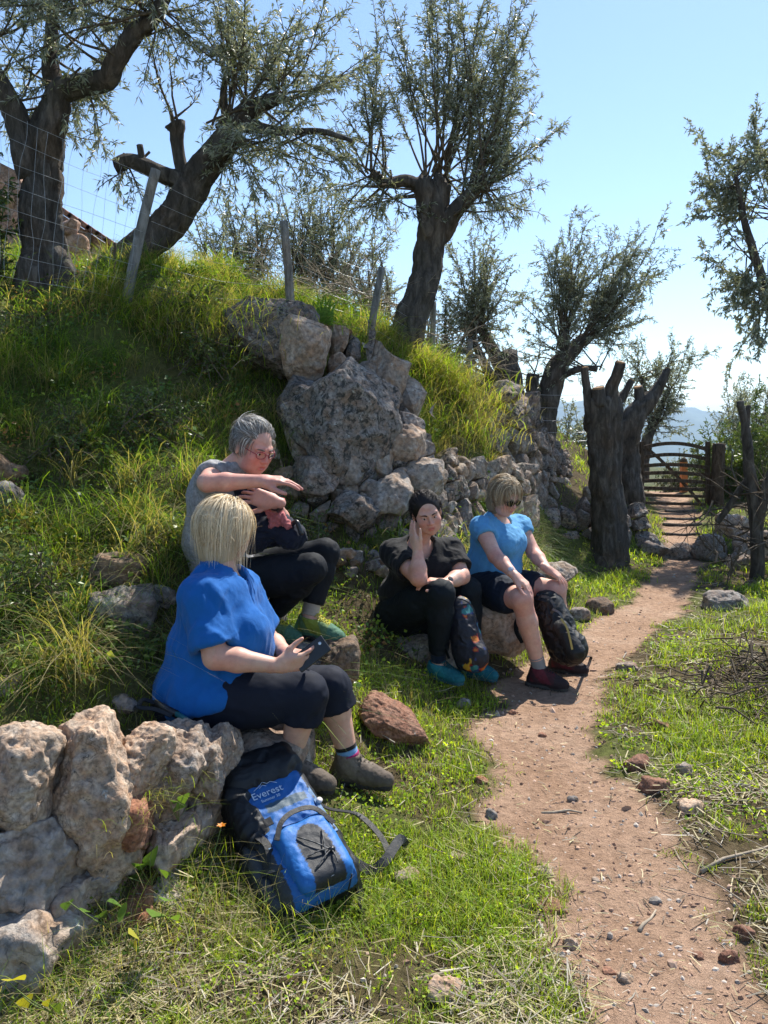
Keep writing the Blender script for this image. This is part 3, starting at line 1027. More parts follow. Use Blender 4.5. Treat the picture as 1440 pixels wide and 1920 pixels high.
limb(B, [(430, 250, 6.9), (420, 170, 6.95), (440, 80, 7.0)], [.05, .03, .02], 14, .1, 16)
B.build('trunk', M['bark'], t)
s = Shoots(102)
O = [at(430, 250, 6.9), at(470, 205, 6.85), at(525, 182, 6.8), at(400, 240, 6.9), at(440, 120, 7)]
s.fan(O, [at(x, y, 6.8) for x, y in ((380, 20), (430, -40), (480, -60), (540, -40), (590, 20), (620, 60), (650, 120), (560, 60), (500, 40))], 26, 0.24, per_m=112, side=12)
s.fan([at(520, 245, 6.8), at(470, 205, 6.85), at(600, 246, 6.7), at(440, 260, 6.9)], [at(x, y, 6.7) for x, y in ((620, 200), (660, 250), (640, 320), (570, 300), (500, 300), (460, 290), (610, 160))], 16, 0.2, per_m=112, droop=0.25, side=12)
s.fan([at(328, 235, 6.98)], [at(x, y, 7) for x, y in ((310, 120), (300, 60), (340, 100), (360, 60))], 4, 0.15, per_m=100)
s.fan([at(400, 230, 6.95), at(430, 250, 6.9)], [at(x, y, 6.9) for x, y in ((340, 180), (380, 240), (420, 300), (450, 330), (390, 200))], 7, 0.15, per_m=108)
s.fan([at(230, 305, 6.88), at(262, 290, 6.9)], [at(x, y, 6.9) for x, y in ((195, 370), (230, 350), (260, 260), (200, 250), (265, 385))], 4, 0.1, per_m=90, droop=0.35)
NL += s.build(t)
tag(t, 'leaning olive tree with two sawn stubs behind the tilted fence post', 'tree', 'olive trees')

# -- centre tree
t = empty('olive_tree', at(765, 650, 8.0)); B = MB()
limb(B, [(752, 670, 8.0), (768, 610, 8.0), (790, 545, 8.0), (803, 480, 8.0), (812, 430, 8.0), (808, 380, 8.0), (800, 345, 8.0)], [.24, .165, .145, .142, .155, .135, .11], 40, .18, 21, .025)
limb(B, [(815, 400, 8.0), (828, 360, 8.0), (832, 335, 8.0)], [.11, .10, .085], 20, .14, 22, knob=.2)
limb(B, [(800, 352, 8.0), (760, 338, 7.98), (725, 342, 7.95), (695, 325, 7.92)], [.08, .06, .05, .04], 18, .14, 23, knob=.25)
limb(B, [(822, 440, 8.0), (850, 400, 7.95), (880, 370, 7.9), (905, 340, 7.85)], [.12, .085, .07, .04], 20, .12, 24)
B.build('trunk', M['bark'], t)
s = Shoots(103)
s.fan([at(800, 335, 8), at(832, 325, 8)], [at(x, y, 8) for x, y in ((730, 20), (770, -40), (850, -50), (800, 40), (890, 0), (940, 20), (840, 60), (980, 40), (690, 60))], 20, 0.2, per_m=104, side=15, side_len=.26, bare=0.25, curl=0.06)
s.fan([at(832, 330, 8), at(880, 370, 7.9), at(905, 340, 7.85), at(850, 400, 7.95)], [at(x, y, 7.9) for x, y in ((1000, 100), (1020, 110), (960, 60), (990, 190), (1000, 250), (980, 320), (930, 120), (960, 400), (930, 380), (900, 180))], 32, 0.24, per_m=108, side=15, side_len=.26, curl=0.06)
s.fan([at(695, 325, 7.92), at(725, 342, 7.95)], [at(x, y, 7.9) for x, y in ((660, 170), (700, 90), (630, 230), (730, 180), (680, 40), (610, 300))], 12, 0.13, per_m=104, side=14, side_len=.25, curl=0.07)
s.fan([at(695, 325, 7.92), at(725, 345, 7.95), at(780, 360, 8)], [at(x, y, 7.9) for x, y in ((640, 390), (690, 410), (740, 420), (620, 360), (770, 430))], 14, 0.14, per_m=100, droop=0.3)
s.fan([at(905, 345, 7.85), at(850, 400, 7.95)], [at(x, y, 7.8) for x, y in ((990, 360), (960, 420), (900, 440), (880, 330), (1000, 300))], 9, 0.12, per_m=100, droop=0.1)
NL += s.build(t)
tag(t, 'tall pollarded olive tree with broad upright crown in the middle of the skyline', 'tree', 'olive trees')

# -- smaller pollarded trees further along
t = empty('olive_tree', at(955, 725, 10.0)); B = MB()
limb(B, [(958, 745, 10), (956, 700, 10), (955, 660, 10)], [.16, .14, .11], 24, .14, 31)
limb(B, [(950, 715, 10), (935, 680, 9.98), (915, 640, 9.95), (902, 612, 9.9)], [.10, .085, .07, .05], 18, .14, 32, knob=.2)
limb(B, [(945, 725, 10), (918, 700, 9.95), (900, 665, 9.9), (886, 640, 9.85)], [.08, .065, .05, .04], 16, .14, 33)
B.build('trunk', M['bark'], t)
s = Shoots(104, leaf=(0.06, 0.013))
s.fan([at(902, 612, 9.9), at(915, 640, 9.95), at(886, 640, 9.85)], [at(x, y, 9.9) for x, y in ((860, 470), (900, 450), (940, 460), (870, 540), (960, 520), (840, 570), (930, 560), (950, 590))], 36, 0.16, per_m=95, side=11)
NL += s.build(t)
tag(t, 'small pollarded olive tree just behind the tall wall corner', 'tree', 'olive trees')

t = empty('olive_tree', at(1018, 820, 11.0)); B = MB()
limb(B, [(1012, 850, 11), (1020, 790, 11), (1030, 735, 11), (1045, 690, 11), (1075, 655, 11), (1100, 632, 11)], [.20, .16, .15, .14, .10, .07], 26, .13, 41)
limb(B, [(1050, 690, 11), (1060, 655, 11), (1058, 622, 11)], [.08, .06, .055], 16, .14, 42, knob=.3)
limb(B, [(1050, 705, 11), (1085, 692, 10.9), (1120, 692, 10.8)], [.055, .045, .035], 14, .12, 43, knob=.3)
limb(B, [(1002, 760, 11), (1000, 725, 11), (1000, 702, 11)], [.10, .10, .09], 18, .14, 44)
B.build('trunk', M['bark'], t)
s = Shoots(105, leaf=(0.06, 0.013))
s.fan([at(1058, 622, 11), at(1050, 650, 11)], [at(x, y, 11) for x, y in ((1050, 390), (1060, 430), (1100, 400), (1020, 480), (1000, 560), (1110, 480), (1080, 520), (1030, 430))], 30, 0.15, per_m=100, side=11)
s.fan([at(1100, 630, 11), at(1085, 645, 11)], [at(x, y, 11) for x, y in ((1210, 430), (1240, 500), (1180, 480), (1230, 560), (1190, 600), (1160, 560), (1220, 620))], 34, 0.14, per_m=104, side=12)
s.fan([at(1120, 692, 10.8), at(1000, 705, 11), at(1050, 670, 11)], [at(x, y, 10.9) for x, y in ((980, 640), (1000, 600), (1150, 640), (970, 690), (1140, 690))], 14, 0.12, per_m=100)
NL += s.build(t)
tag(t, 'two-plumed pollarded olive tree standing behind the sawn-off trunk', 'tree', 'olive trees')

t = empty('olive_tree', at(1215, 850, 14.0)); B = MB()
limb(B, [(1205, 900, 14), (1212, 830, 14), (1235, 770, 14), (1255, 730, 14)], [.10, .09, .06, .04], 14, .12, 51)
limb(B, [(1225, 800, 14), (1215, 750, 14), (1200, 710, 14)], [.05, .04, .03], 12, .12, 52)
B.build('trunk', M['bark'], t)
s = Shoots(106, leaf=(0.07, 0.017))
s.fan([at(1240, 760, 14), at(1255, 730, 14), at(1200, 710, 14), at(1225, 800, 14)], [at(x, y, 14) for x, y in ((1180, 650), (1220, 640), (1260, 645), (1290, 670), (1300, 700), (1270, 760), (1240, 690), (1190, 720), (1150, 690), (1170, 780), (1210, 800), (1260, 800))], 52, 0.22, per_m=70, side=10)
NL += s.build(t)
tag(t, 'round-crowned olive tree behind the sawn-off trunks near the gate', 'tree', 'olive trees')

# -- sawn-off trunks beside the path
def sawn(spec, ends, base, label):
    t = empty('pollarded_tree', at(*base)); B = MB()
    for i, (pts, rad, k) in enumerate(spec): limb(B, pts, rad, k, .18, 60 + i + int(base[0]), .025)
    B.build('trunk', M['bark'], t)
    for prev, end, r in ends:
        c = MB(); cut_end(c, end, prev, r); c.build('cut_face', M['cutwood'], t, smooth=False)
    tag(t, label, 'tree')
    return t


sawn([([(1140, 1090, 8.7), (1142, 1030, 8.7), (1140, 950, 8.7), (1134, 860, 8.7), (1130, 790, 8.7), (1128, 740, 8.7)], [.25, .185, .17, .168, .178, .155], 44),
      ([(1112, 790, 8.7), (1102, 745, 8.68), (1097, 690, 8.66)], [.07, .05, .04], 16),
      ([(1140, 770, 8.65), (1150, 725, 8.6), (1163, 680, 8.55)], [.10, .065, .058], 18),
      ([(1150, 770, 8.7), (1172, 735, 8.75), (1184, 714, 8.78)], [.06, .042, .036], 14),
      ([(1125, 760, 8.6), (1122, 728, 8.58)], [.08, .07], 16)],
     [((1102, 745, 8.68), (1097, 690, 8.66), .04), ((1150, 725, 8.6), (1163, 680, 8.55), .058), ((1172, 735, 8.75), (1184, 714, 8.78), .036), ((1125, 760, 8.6), (1122, 728, 8.58), .07)],
     (1140, 1060, 8.7), 'thick dark pollarded trunk with sawn stubs standing before the low wall')
sawn([([(1185, 990, 9.9), (1182, 930, 9.9), (1175, 850, 9.9), (1185, 790, 9.9), (1210, 755, 9.9), (1232, 730, 9.9), (1252, 692, 9.9)], [.19, .16, .15, .145, .11, .07, .04], 30),
      ([(1205, 770, 9.9), (1198, 742, 9.88), (1196, 726, 9.86)], [.09, .065, .055], 16)],
     [((1232, 730, 9.9), (1252, 692, 9.9), .04), ((1198, 742, 9.88), (1196, 726, 9.86), .055)],
     (1185, 960, 9.9), 'bent forked trunk with sawn tips between the thick trunk and the gate')

# -- tree leaning in from the right edge
t = empty('olive_tree', at(1600, 1120, 11.83)); B = MB()
limb(B, [(1610, 1160, 11.83), (1590, 960, 11.83), (1520, 740, 11.62), (1470, 640, 11.40), (1440, 560, 11.31), (1415, 480, 11.20), (1395, 410, 11.09), (1380, 330, 11.00)], [.22, .2, .16, .12, .07, .056, .045, .025], 18, .1, 71)
limb(B, [(1450, 590, 11.35), (1445, 500, 11.40), (1455, 380, 11.51), (1430, 280, 11.40)], [.045, .04, .03, .015], 12, .1, 72)
B.build('trunk', M['bark'], t)
s = Shoots(107, leaf=(0.07, 0.021))
s.fan([at(1395, 410, 11.09), at(1415, 480, 11.20), at(1380, 340, 11.00), at(1450, 400, 11.40), at(1440, 300, 11.40)], [at(x, y, 11.2) for x, y in ((1400, 230), (1430, 210), (1440, 260), (1380, 300), (1330, 350), (1340, 400), (1420, 330), (1310, 375))], 34, 0.2, per_m=112, side=9, side_len=.38, bare=0.35)
s.fan([at(1415, 480, 11.20), at(1440, 560, 11.31), at(1455, 520, 11.40)], [at(x, y, 11.2) for x, y in ((1320, 530), (1340, 500), (1370, 620), (1400, 640), (1380, 560), (1430, 600), (1440, 420), (1310, 555), (1350, 580))], 30, 0.16, per_m=104, side=8, side_len=.36, droop=.25)
NL += s.build(t)
tag(t, 'olive branches with small leaves reaching in from beyond the picture at upper right', 'tree', 'olive trees')

# ------------------------------------------------------------------ shrubs and brush behind the fence
def shrub(label, base_px, tops, n, Y, seed, pal, leaf, stems=(), cat='shrub', group=None, name='shrub', per_m=80, jit=0.2, leafmat='olive', spread=0.75, droop=0.0, side=10, side_len=.32, r0=.016, osp=.25):
    global NL
    b = at(*base_px, Y)
    t = empty(name, b)
    s = Shoots(seed, pal, leaf)
    s.fan([b + np.array([dx, dy, 0.0]) for dx in (-osp, 0, osp) for dy in (-osp * .8, osp * .8)], [at(x, y, Y) for x, y in tops], n, jit, 0.1, per_m=per_m, side=side, side_len=side_len, spread=spread, bare=0.15, droop=droop, r0=r0)
    NL += s.build(t, leafmat, crown='foliage')
    tag(t, label, cat, group)
    return t


GRN = np.array([(0.06, 0.10, 0.025), (0.09, 0.13, 0.035), (0.05, 0.085, 0.02), (0.12, 0.15, 0.04)])
PALE = OLV * 1.25
shrub('pale olive saplings behind the fence between the leaning tree and the second post', (450, 570), [(400, 380), (430, 350), (480, 370), (390, 440), (420, 480), (500, 420)], 40, 10.5, 201, PALE, (.065, .014), name='olive_sapling', cat='sapling', group='saplings beyond the fence')
shrub('pale olive saplings behind the second fence post', (590, 580), [(540, 350), (580, 340), (610, 330), (650, 380), (560, 420), (640, 440), (680, 420)], 46, 10.8, 202, PALE, (.065, .014), name='olive_sapling', cat='sapling', group='saplings beyond the fence')
shrub('grey-green shrub left of the central olive trunk', (690, 620), [(650, 480), (690, 460), (730, 500), (720, 540), (640, 530)], 26, 10.5, 203, PALE, (.06, .014), group='saplings beyond the fence')
shrub('light green bush right of the central olive trunk', (850, 690), [(810, 590), (850, 570), (890, 600), (860, 620), (820, 640), (900, 650)], 34, 9.8, 204, GRN, (.05, .018), group=None)
shrub('leafy bush between the tall wall corner and the thick trunk', (1065, 900), [(1040, 760), (1070, 740), (1090, 780), (1050, 820), (1085, 850), (1035, 860)], 40, 12.5, 205, OLV, (.06, .018))
shrub('bright long-leaved oleander bush right of the gate', (1390, 960), [(1350, 800), (1390, 770), (1430, 760), (1450, 820), (1370, 860), (1420, 880), (1340, 900), (1400, 830)], 60, 12.8, 206, GRN * 1.2, (.11, .02), leafmat='broad', per_m=70)
shrub('tall grey-green bush behind the oleander at the picture edge', (1420, 900), [(1360, 750), (1400, 725), (1440, 715), (1460, 760), (1330, 780)], 46, 15.0, 207, OLV, (.07, .018))
shrub('low bush seen through the gate bars', (1290, 945), [(1230, 880), (1260, 865), (1300, 860), (1330, 880), (1280, 890), (1240, 910)], 40, 15.5, 208, GRN, (.06, .025), jit=.15)
shrub('low bush beside the orange marker beyond the gate', (1340, 950), [(1330, 850), (1350, 830), (1320, 880), (1370, 870)], 24, 15.0, 209, GRN, (.06, .025), jit=.15)
shrub('olive scrub behind the low wall and the bent trunk', (1150, 920), [(1100, 760), (1150, 740), (1180, 790), (1120, 830), (1160, 860), (1200, 880)], 40, 14.5, 210, OLV, (.07, .018))
shrub('leafy sprig growing at the left edge of the photo by the ruin', (-40, 520), [(0, 430), (10, 470), (-10, 350), (15, 490), (0, 290)], 16, 6.4, 211, GRN, (.06, .02), leafmat='broad', jit=.08)


for i_, (bx_, by_, Y_, w_, h_, lb_) in enumerate(((60, 640, 5.7, 60, 60, 'dark bush on the earth bank under the thick olive trunk'), (330, 590, 6.05, 60, 45, 'small bush on the crest of the bank below the leaning tree'),
        (390, 690, 5.75, 55, 70, 'dark bush in the hollow left of the dark angular boulder'), (120, 860, 4.6, 60, 60, 'low leafy bush halfway up the bank near the photo edge'), (300, 800, 4.95, 55, 45, 'low leafy bush on the bank above the grey-haired woman'),
        (60, 1120, 3.45, 60, 70, 'leafy clump on the bank above the craggy wall'), (560, 1020, 5.0, 40, 40, 'small green bush at the left foot of the rubble wall'))):
    shrub(lb_, (bx_, by_ + 10), [(bx_ - w_, by_ - h_ * .5), (bx_ - w_ * .4, by_ - h_), (bx_ + w_ * .4, by_ - h_), (bx_ + w_, by_ - h_ * .5), (bx_, by_ - h_ * .6)], 26, Y_, 260 + i_, GRN * 1.25, (.030, .013), leafmat='broad', per_m=120, jit=.07, side=16, side_len=.14, cat='bush', r0=.004, osp=.10)


def thicket(label, pts, Y, n, seed, lo=0.3, hi=0.9, mat='twig', name='brush_pile', cat='brush', spread=1.0, r0=.006, kink=.16, z=0.0, kids=4):
    r = np.random.default_rng(seed)
    t = empty(name, at(*pts[0], Y))
    mb = MB()
    for _ in range(n):
        a = at(*pts[r.integers(len(pts))], Y + r.normal() * 0.25) + r.normal(size=3) * np.array([.25, .2, .08]) + np.array([0, 0, z])
        d = unit(r.normal(size=3) * np.array([spread, spread, .5]) + np.array([0, 0, .35]))
        L = r.uniform(lo, hi)
        C = [a]
        for k in range(6):
            d = unit(d + r.normal(size=3) * kink)
            C.append(C[-1] + d * L / 6)
        C = np.array(C)
        mb.add(*tube(C, np.linspace(r0 * r.uniform(.6, 1.4), .0015, 7), 4, False))
        for _ in range(kids):
            i = r.integers(1, 6)
            d2 = unit((C[i] - C[i - 1]) / (L / 6) + r.normal(size=3) * .6)
            mb.add(*tube(np.array([C[i], C[i] + d2 * L * .15 + r.normal(size=3) * .01, C[i] + d2 * L * .33]), [r0 * .45, r0 * .3, .001], 3, False))
    mb.build('twigs', M[mat], t)
    tag(t, label, cat)
    return t


thicket('brown heap of cut brushwood behind the big boulders', [(440, 555), (490, 545), (560, 550), (620, 550), (670, 560), (700, 590)], 8.6, 150, 301, .4, 1.0, 'drytwig', r0=.007)
thicket('dry brown scrub behind the fence between the third and fourth posts', [(830, 680), (870, 680), (900, 690), (790, 650), (740, 640)], 9.2, 70, 302, .4, .9, 'drytwig')
thicket('tangle of bare grey branches at the picture edge right of the path', [(1420, 1040), (1440, 1000), (1450, 1050), (1430, 1010), (1460, 950), (1440, 930)], 8.2, 80, 303, .4, 1.0, 'twig', 'bare_thicket', 'thicket', r0=.012, kink=.25)

t = empty('bare_tree', at(1420, 1090, 8.0)); B = MB()
limb(B, [(1425, 1120, 8), (1420, 1010, 8), (1412, 930, 8), (1404, 860, 8), (1396, 790, 8), (1388, 752, 8)], [.08, .065, .06, .05, .04, .03], 16, .14, 81)
limb(B, [(1398, 800, 8), (1402, 775, 8), (1404, 760, 8)], [.03, .026, .022], 10, .1, 82)
limb(B, [(1420, 1000, 8), (1440, 900, 7.9), (1470, 820, 7.9)], [.05, .04, .03], 12, .14, 83)
limb(B, [(1345, 980, 8.2), (1380, 930, 8.1), (1408, 890, 8)], [.03, .035, .03], 10, .14, 84)
B.build('trunk', M['bark'], t)
tag(t, 'dead bare trunk with forked top at the picture edge right of the gate', 'tree')

# ------------------------------------------------------------------ fence posts, wire, gate, ruin
def post(pts, r, label, mat='post', k=14, name='fence_post', group='fence posts'):
    t = empty(name, at(*pts[0])); B = MB()
    C = catmull(np.array([at(*p) for p in pts]), 16)
    B.add(*tube(C, np.linspace(r * 1.05, r * .95, 16), k, True, .05, int(pts[0][0])))
    B.build('shaft', M[mat], t)
    tag(t, label, 'fence post', group)


post([(236, 570, 5.95), (262, 440, 6.0), (292, 318, 6.0)], .038, 'tilted pale fence post in front of the leaning olive trunk')
post([(546, 600, 6.6), (540, 500, 6.6), (532, 415, 6.6)], .036, 'fence post rising behind the dark angular boulder')
post([(690, 660, 7.2), (702, 580, 7.2), (716, 502, 7.2)], .034, 'fence post leaning right beside the central olive trunk')
post([(808, 715, 8.6), (811, 640, 8.6), (813, 566, 8.6)], .032, 'dark fence post just right of the central olive trunk')
post([(878, 740, 9.6), (880, 680, 9.6), (881, 636, 9.6)], .036, 'short fence post behind the small pollarded tree')
post([(212, 575, 6.2), (214, 520, 6.2), (216, 455, 6.2)], .012, 'thin dark metal fence stake beside the leaning trunk', 'twig', 8)

f = empty('wire_fence', at(120, 520, 5.9))
tag(f, 'sagging square-mesh wire fence strung to the tilted post on the bank', 'fence')
topl = np.array([at(-60, 165, 5.6), at(0, 205, 5.7), at(140, 272, 5.8), at(284, 335, 5.95)])
botl = np.array([at(-60, 500, 5.6), at(0, 515, 5.7), at(130, 540, 5.8), at(240, 560, 5.92)])
topc, botc = catmull(topl, 40), catmull(botl, 40)
for k in range(8):
    w = k / 7
    C = topc * (1 - w) + botc * w
    C = C + np.stack([vnoise(C * 2 + k, 5), vnoise(C * 2 + k, 6), vnoise(C * 2.2 + k, 7)], 1) * .015
    B = MB(); B.add(*tube(C, .0013, 4, False)); B.build('strand', M['wire'], f)
for k in range(15):
    i = 2 + int(k * 2.6)
    w = np.linspace(0, 1, 24)[:, None]
    C = topc[i] * (1 - w) + botc[i] * w
    C = C + np.stack([vnoise(C * 3.5 + k, 8), vnoise(C * 3 + k, 9), C[:, 0] * 0], 1) * .03
    B = MB(); B.add(*tube(C, .001, 4, False)); B.build('stay', M['wire'], f)
f = empty('wire_fence', at(620, 600, 7.0))
tag(f, 'thin wire strands running between the fence posts above the boulders', 'fence')
pp = [[(284, 335 + 40 * k, 6.0), (536, 430 + 26 * k, 6.6), (712, 512 + 22 * k, 7.2), (813, 575 + 18 * k, 8.6), (881, 640 + 12 * k, 9.6)] for k in range(6)]
for k in range(6):
    C = np.array([at(*p) for p in pp[k]])
    C = np.concatenate([np.linspace(C[i], C[i + 1], 10, endpoint=False) for i in range(4)] + [C[-1:]])
    sg = np.abs(np.sin(np.arange(len(C)) / 10 * np.pi))
    C[:, 2] -= sg * .05
    B = MB(); B.add(*tube(C, .0013, 4, False)); B.build('strand', M['wire'], f)

f = empty('wire_fence', at(1020, 800, 10.5))
tag(f, 'thin pale wire strands between the tall wall corner and the pollarded trunk', 'fence')
for k, y in enumerate((738, 762, 786, 808, 824)):
    C = catmull(np.array([at(955 + k * 8, y, 10.0), at(1040, y + 3, 10.2), at(1115, y + 2, 10.4)]), 14)
    B = MB(); B.add(*tube(C, .002, 4, False)); B.build('strand', M['wire'], f)


def bar(mb, a, b, w, h, n=2, sag=0.0):
    """squared timber from a to b"""
    a, b = np.asarray(a, float), np.asarray(b, float)
    t = np.linspace(0, 1, n)[:, None]
    C = a * (1 - t) + b * t
    C[:, 2] += sag * 4 * (t[:, 0] * (1 - t[:, 0]))
    T = unit(np.gradient(C, axis=0))
    side = unit(np.cross(T, np.array([0, 1.0, 0])) if abs(T[0, 1]) < .8 else np.cross(T, np.array([0, 0, 1.0])))
    nn = np.cross(side, T)
    V = []
    for c, s_, q in zip(C, side, nn):
        V += [c + s_ * w / 2 + q * h / 2, c - s_ * w / 2 + q * h / 2, c - s_ * w / 2 - q * h / 2, c + s_ * w / 2 - q * h / 2]
    Q = []
    for i in range(n - 1):
        for j in range(4):
            Q.append((i * 4 + j, i * 4 + (j + 1) % 4, i * 4 + 4 + (j + 1) % 4, i * 4 + 4 + j))
    e = (n - 1) * 4
    Q += [(3, 2, 1, 0), (e, e + 1, e + 2, e + 3)]
    mb.add(np.array(V), None, np.array(Q))


GYD = 12.0
g = empty('field_gate', at(1265, 950, GYD))
tag(g, 'weathered wooden field gate with arched rails closing the path', 'gate')
for (x, y0, y1) in ((1203, 828, 950), (1327, 828, 960)):
    B = MB(); bar(B, at(x, y1, GYD), at(x, y0, GYD), .06, .06); B.build('stile', M['gatewood'], g, False)
for i, (y, sg) in enumerate(((840, .085), (858, .06), (874, .035), (888, .025), (902, .02), (915, .0), (928, .0), (943, .0))):
    B = MB(); bar(B, at(1205, y, GYD - .02), at(1325, y + 3, GYD - .02), .055 if i < 6 else .045, .035, 12, sg); B.build('rail', M['gatewood'], g, False)
B = MB(); bar(B, at(1213, 840, GYD + .03), at(1318, 950, GYD + .03), .045, .025, 6, .05); B.build('brace', M['gatewood'], g, False)
post([(1190, 980, 12.0), (1189, 900, 12.0), (1188, 832, 12.0)], .09, 'dark wooden gate post partly hidden behind the bent trunk', 'gatewood', 14, 'gate_post', None)
post([(1343, 990, 11.9), (1345, 900, 11.9), (1348, 832, 11.9)], .10, 'thick dark wooden gate post at the latch side of the gate', 'gatewood', 14, 'gate_post', None)
p = empty('marker_post', at(1282, 925, 14.5)); B = MB()
bar(B, at(1282, 930, 14.5), at(1282, 866, 14.5), .11, .11); B.build('shaft', M['orange'], p, False)
B = MB(); B.add(*tube(np.array([at(1282, 866, 14.5), at(1282, 861, 14.5), at(1282, 857, 14.5)]), [.07, .06, .01], 12)); B.build('cap', M['twig'], p)
tag(p, 'orange marker post with dark cap standing beyond the gate', 'marker post')

# ruin at the left: rubble house wall with sloping tiled verge
h = empty('stone_house', at(150, 560, 12.0))
tag(h, 'pinkish stone house with sloping tiled verge behind the olive trunks', 'house')


def prism(name, front, depth, mat, parent):
    P = np.array([at(*p) for p in front])
    back = P + np.array([0, depth, 0])
    n = len(P)
    V = np.concatenate([P, back])
    mb = MB()
    mb.add(V)
    tri = [(0, i + 1, i) for i in range(1, n - 1)] + [(n, n + i, n + i + 1) for i in range(1, n - 1)]
    mb.t.append(np.array(tri))
    mb.q.append(np.array([(i, (i + 1) % n, n + (i + 1) % n, n + i) for i in range(n)]))
    return mb.build(name, mat, parent, False)


prism('wall', [(40, 640, 12.1), (40, 365, 12.1), (110, 398, 12.1), (335, 548, 12.1), (400, 600, 12.1), (400, 640, 12.1)], 3.0, M['pink_wall'], h)
rubble(h, [(50, 640, 12.03), (400, 640, 12.03)], [(50, 385, 12.03), (400, 610, 12.03)], 0.19, 71, [M['pink_wall'], M['lime'], M['pink_wall']], 0.1, bulge=.25, gap=.012,
       keep=lambda u, v: True)
for k in range(14):   # verge tiles down the slope
    a, b = k / 14, (k + 1) / 14
    A, Bq = at(105 + 235 * a, 392 + 156 * a, 12.0), at(105 + 235 * b + 4, 392 + 156 * b + 3, 12.0)
    B = MB(); bar(B, A + np.array([0, 0, .05]), Bq + np.array([0, 0, .03]), .07, .4); B.build('tile', M['red_rock'], h, False)
h2 = empty('ruined_wall', at(20, 500, 9.0))
tag(h2, 'pink rendered ruin wall behind the thick olive trunk at the photo edge', 'stone wall', kind='thing')
prism('masonry', [(-160, 560, 9.0), (-160, 250, 9.0), (0, 305, 9.0), (30, 320, 9.0), (48, 360, 9.0), (52, 560, 9.0)], .6, M['pink_wall'], h2)
rubble(h2, [(-60, 540, 8.97), (50, 540, 8.97)], [(-60, 290, 8.97), (40, 335, 8.97)], 0.17, 77, [M['pink_wall']], 0.08, bulge=.16, gap=.006)
# stone pillar remains beside the trunk
h3 = empty('stone_pillar', at(140, 520, 8.5))
tag(h3, 'small heap of reddish stones stacked beside the thick olive trunk', 'stone heap')
for i, (x, y, w, hh) in enumerate(((128, 430, 36, 30), (140, 460, 44, 34), (146, 490, 48, 34), (140, 515, 50, 30), (160, 500, 30, 28))):
    boulder('stone', x, y, 8.4, w, hh, 400 + i, M['pink_wall'], .2, h3, n=3)

# ------------------------------------------------------------------ grass, straw, ground cover
def cam_px(P):
    x, y, z = P[:, 0], P[:, 1], P[:, 2] - CAM_H
    zc = y * math.cos(PITCH) - z * math.sin(PITCH)
    yc = y * math.sin(PITCH) + z * math.cos(PITCH)
    return 720 + FPX * x / zc, 960 - FPX * yc / zc


def scatter(n, x0, x1, y0, y1, seed, power=1.6):
    """points on the ground, density falling off with distance"""
    r = np.random.default_rng(seed)
    u = r.random(n)
    p = 1 - power
    y = (y0 ** p + u * (y1 ** p - y0 ** p)) ** (1 / p)
    x = r.uniform(x0, x1, n)
    P = np.stack([x, y, ground_z(x, y)], 1)
    px, py = cam_px(P)
    k = (px > -90) & (px < 1530) & (py < 2050)
    return P[k]


def blades(P, H, Wd, lean, az, colb, colt, seed, seg=3, droop=0.5):
    """curved tapering blades; lean = sideways reach as a share of the height"""
    n = len(P)
    d = np.stack([np.cos(az), np.sin(az), np.zeros(n)], 1)
    sd = np.stack([-np.sin(az), np.cos(az), np.zeros(n)], 1)
    V, C = [], []
    for k in range(seg + 1):
        t = k / seg
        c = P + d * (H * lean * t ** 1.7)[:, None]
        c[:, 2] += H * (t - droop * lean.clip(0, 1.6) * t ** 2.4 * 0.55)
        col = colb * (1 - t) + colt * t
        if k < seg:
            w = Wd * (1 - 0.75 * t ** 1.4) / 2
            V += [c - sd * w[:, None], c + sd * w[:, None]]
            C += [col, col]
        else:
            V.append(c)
            C.append(col)
    m = 2 * seg + 1
    V = np.stack(V, 1).reshape(-1, 3)
    C = np.stack(C, 1).reshape(-1, 3)
    b = np.arange(n)[:, None] * m
    T = []
    for k in range(seg - 1):
        a = 2 * k
        T += [b + [a, a + 1, a + 3], b + [a, a + 3, a + 2]]
    T.append(b + [2 * seg - 2, 2 * seg - 1, 2 * seg])
    return V, np.concatenate(T), C


def stuff(name, V, T, C, mat, label, cat):
    o = link(name, npmesh(name, V, T, False, C), M[mat])
    return tag(o, label, cat, kind='stuff')


LIME = [(0.40, 0.54, 0.05), (0.48, 0.60, 0.06), (0.30, 0.45, 0.045), (0.52, 0.58, 0.09), (0.25, 0.40, 0.045)]
DEEP = [(0.12, 0.22, 0.045), (0.16, 0.27, 0.055), (0.24, 0.35, 0.07), (0.10, 0.19, 0.05)]
DRY = [(0.46, 0.39, 0.22), (0.54, 0.47, 0.28), (0.40, 0.33, 0.18), (0.36, 0.33, 0.15)]


def bankness(P):
    """0 on the flat verge, 1 on the bank"""
    xt = np.interp(P[:, 1], [0, 2.2, 2.7, 3.2, 4.2, 4.9, 5.6, 6.8, 8, 12], [-.75, -.65, -.5, -.38, -.02, .38, .85, 1.55, 2.1, 3.0])
    return smoothstep(0.06, -0.12, P[:, 0] - xt + 0.05 * vnoise(P[:, :2] * 4, 5))


def covered(P, shapes):
    k = np.zeros(len(P), bool)
    for x, y, rx, ry in shapes:
        k |= ((P[:, 0] - x) / rx) ** 2 + ((P[:, 1] - y) / ry) ** 2 < 1
    return k


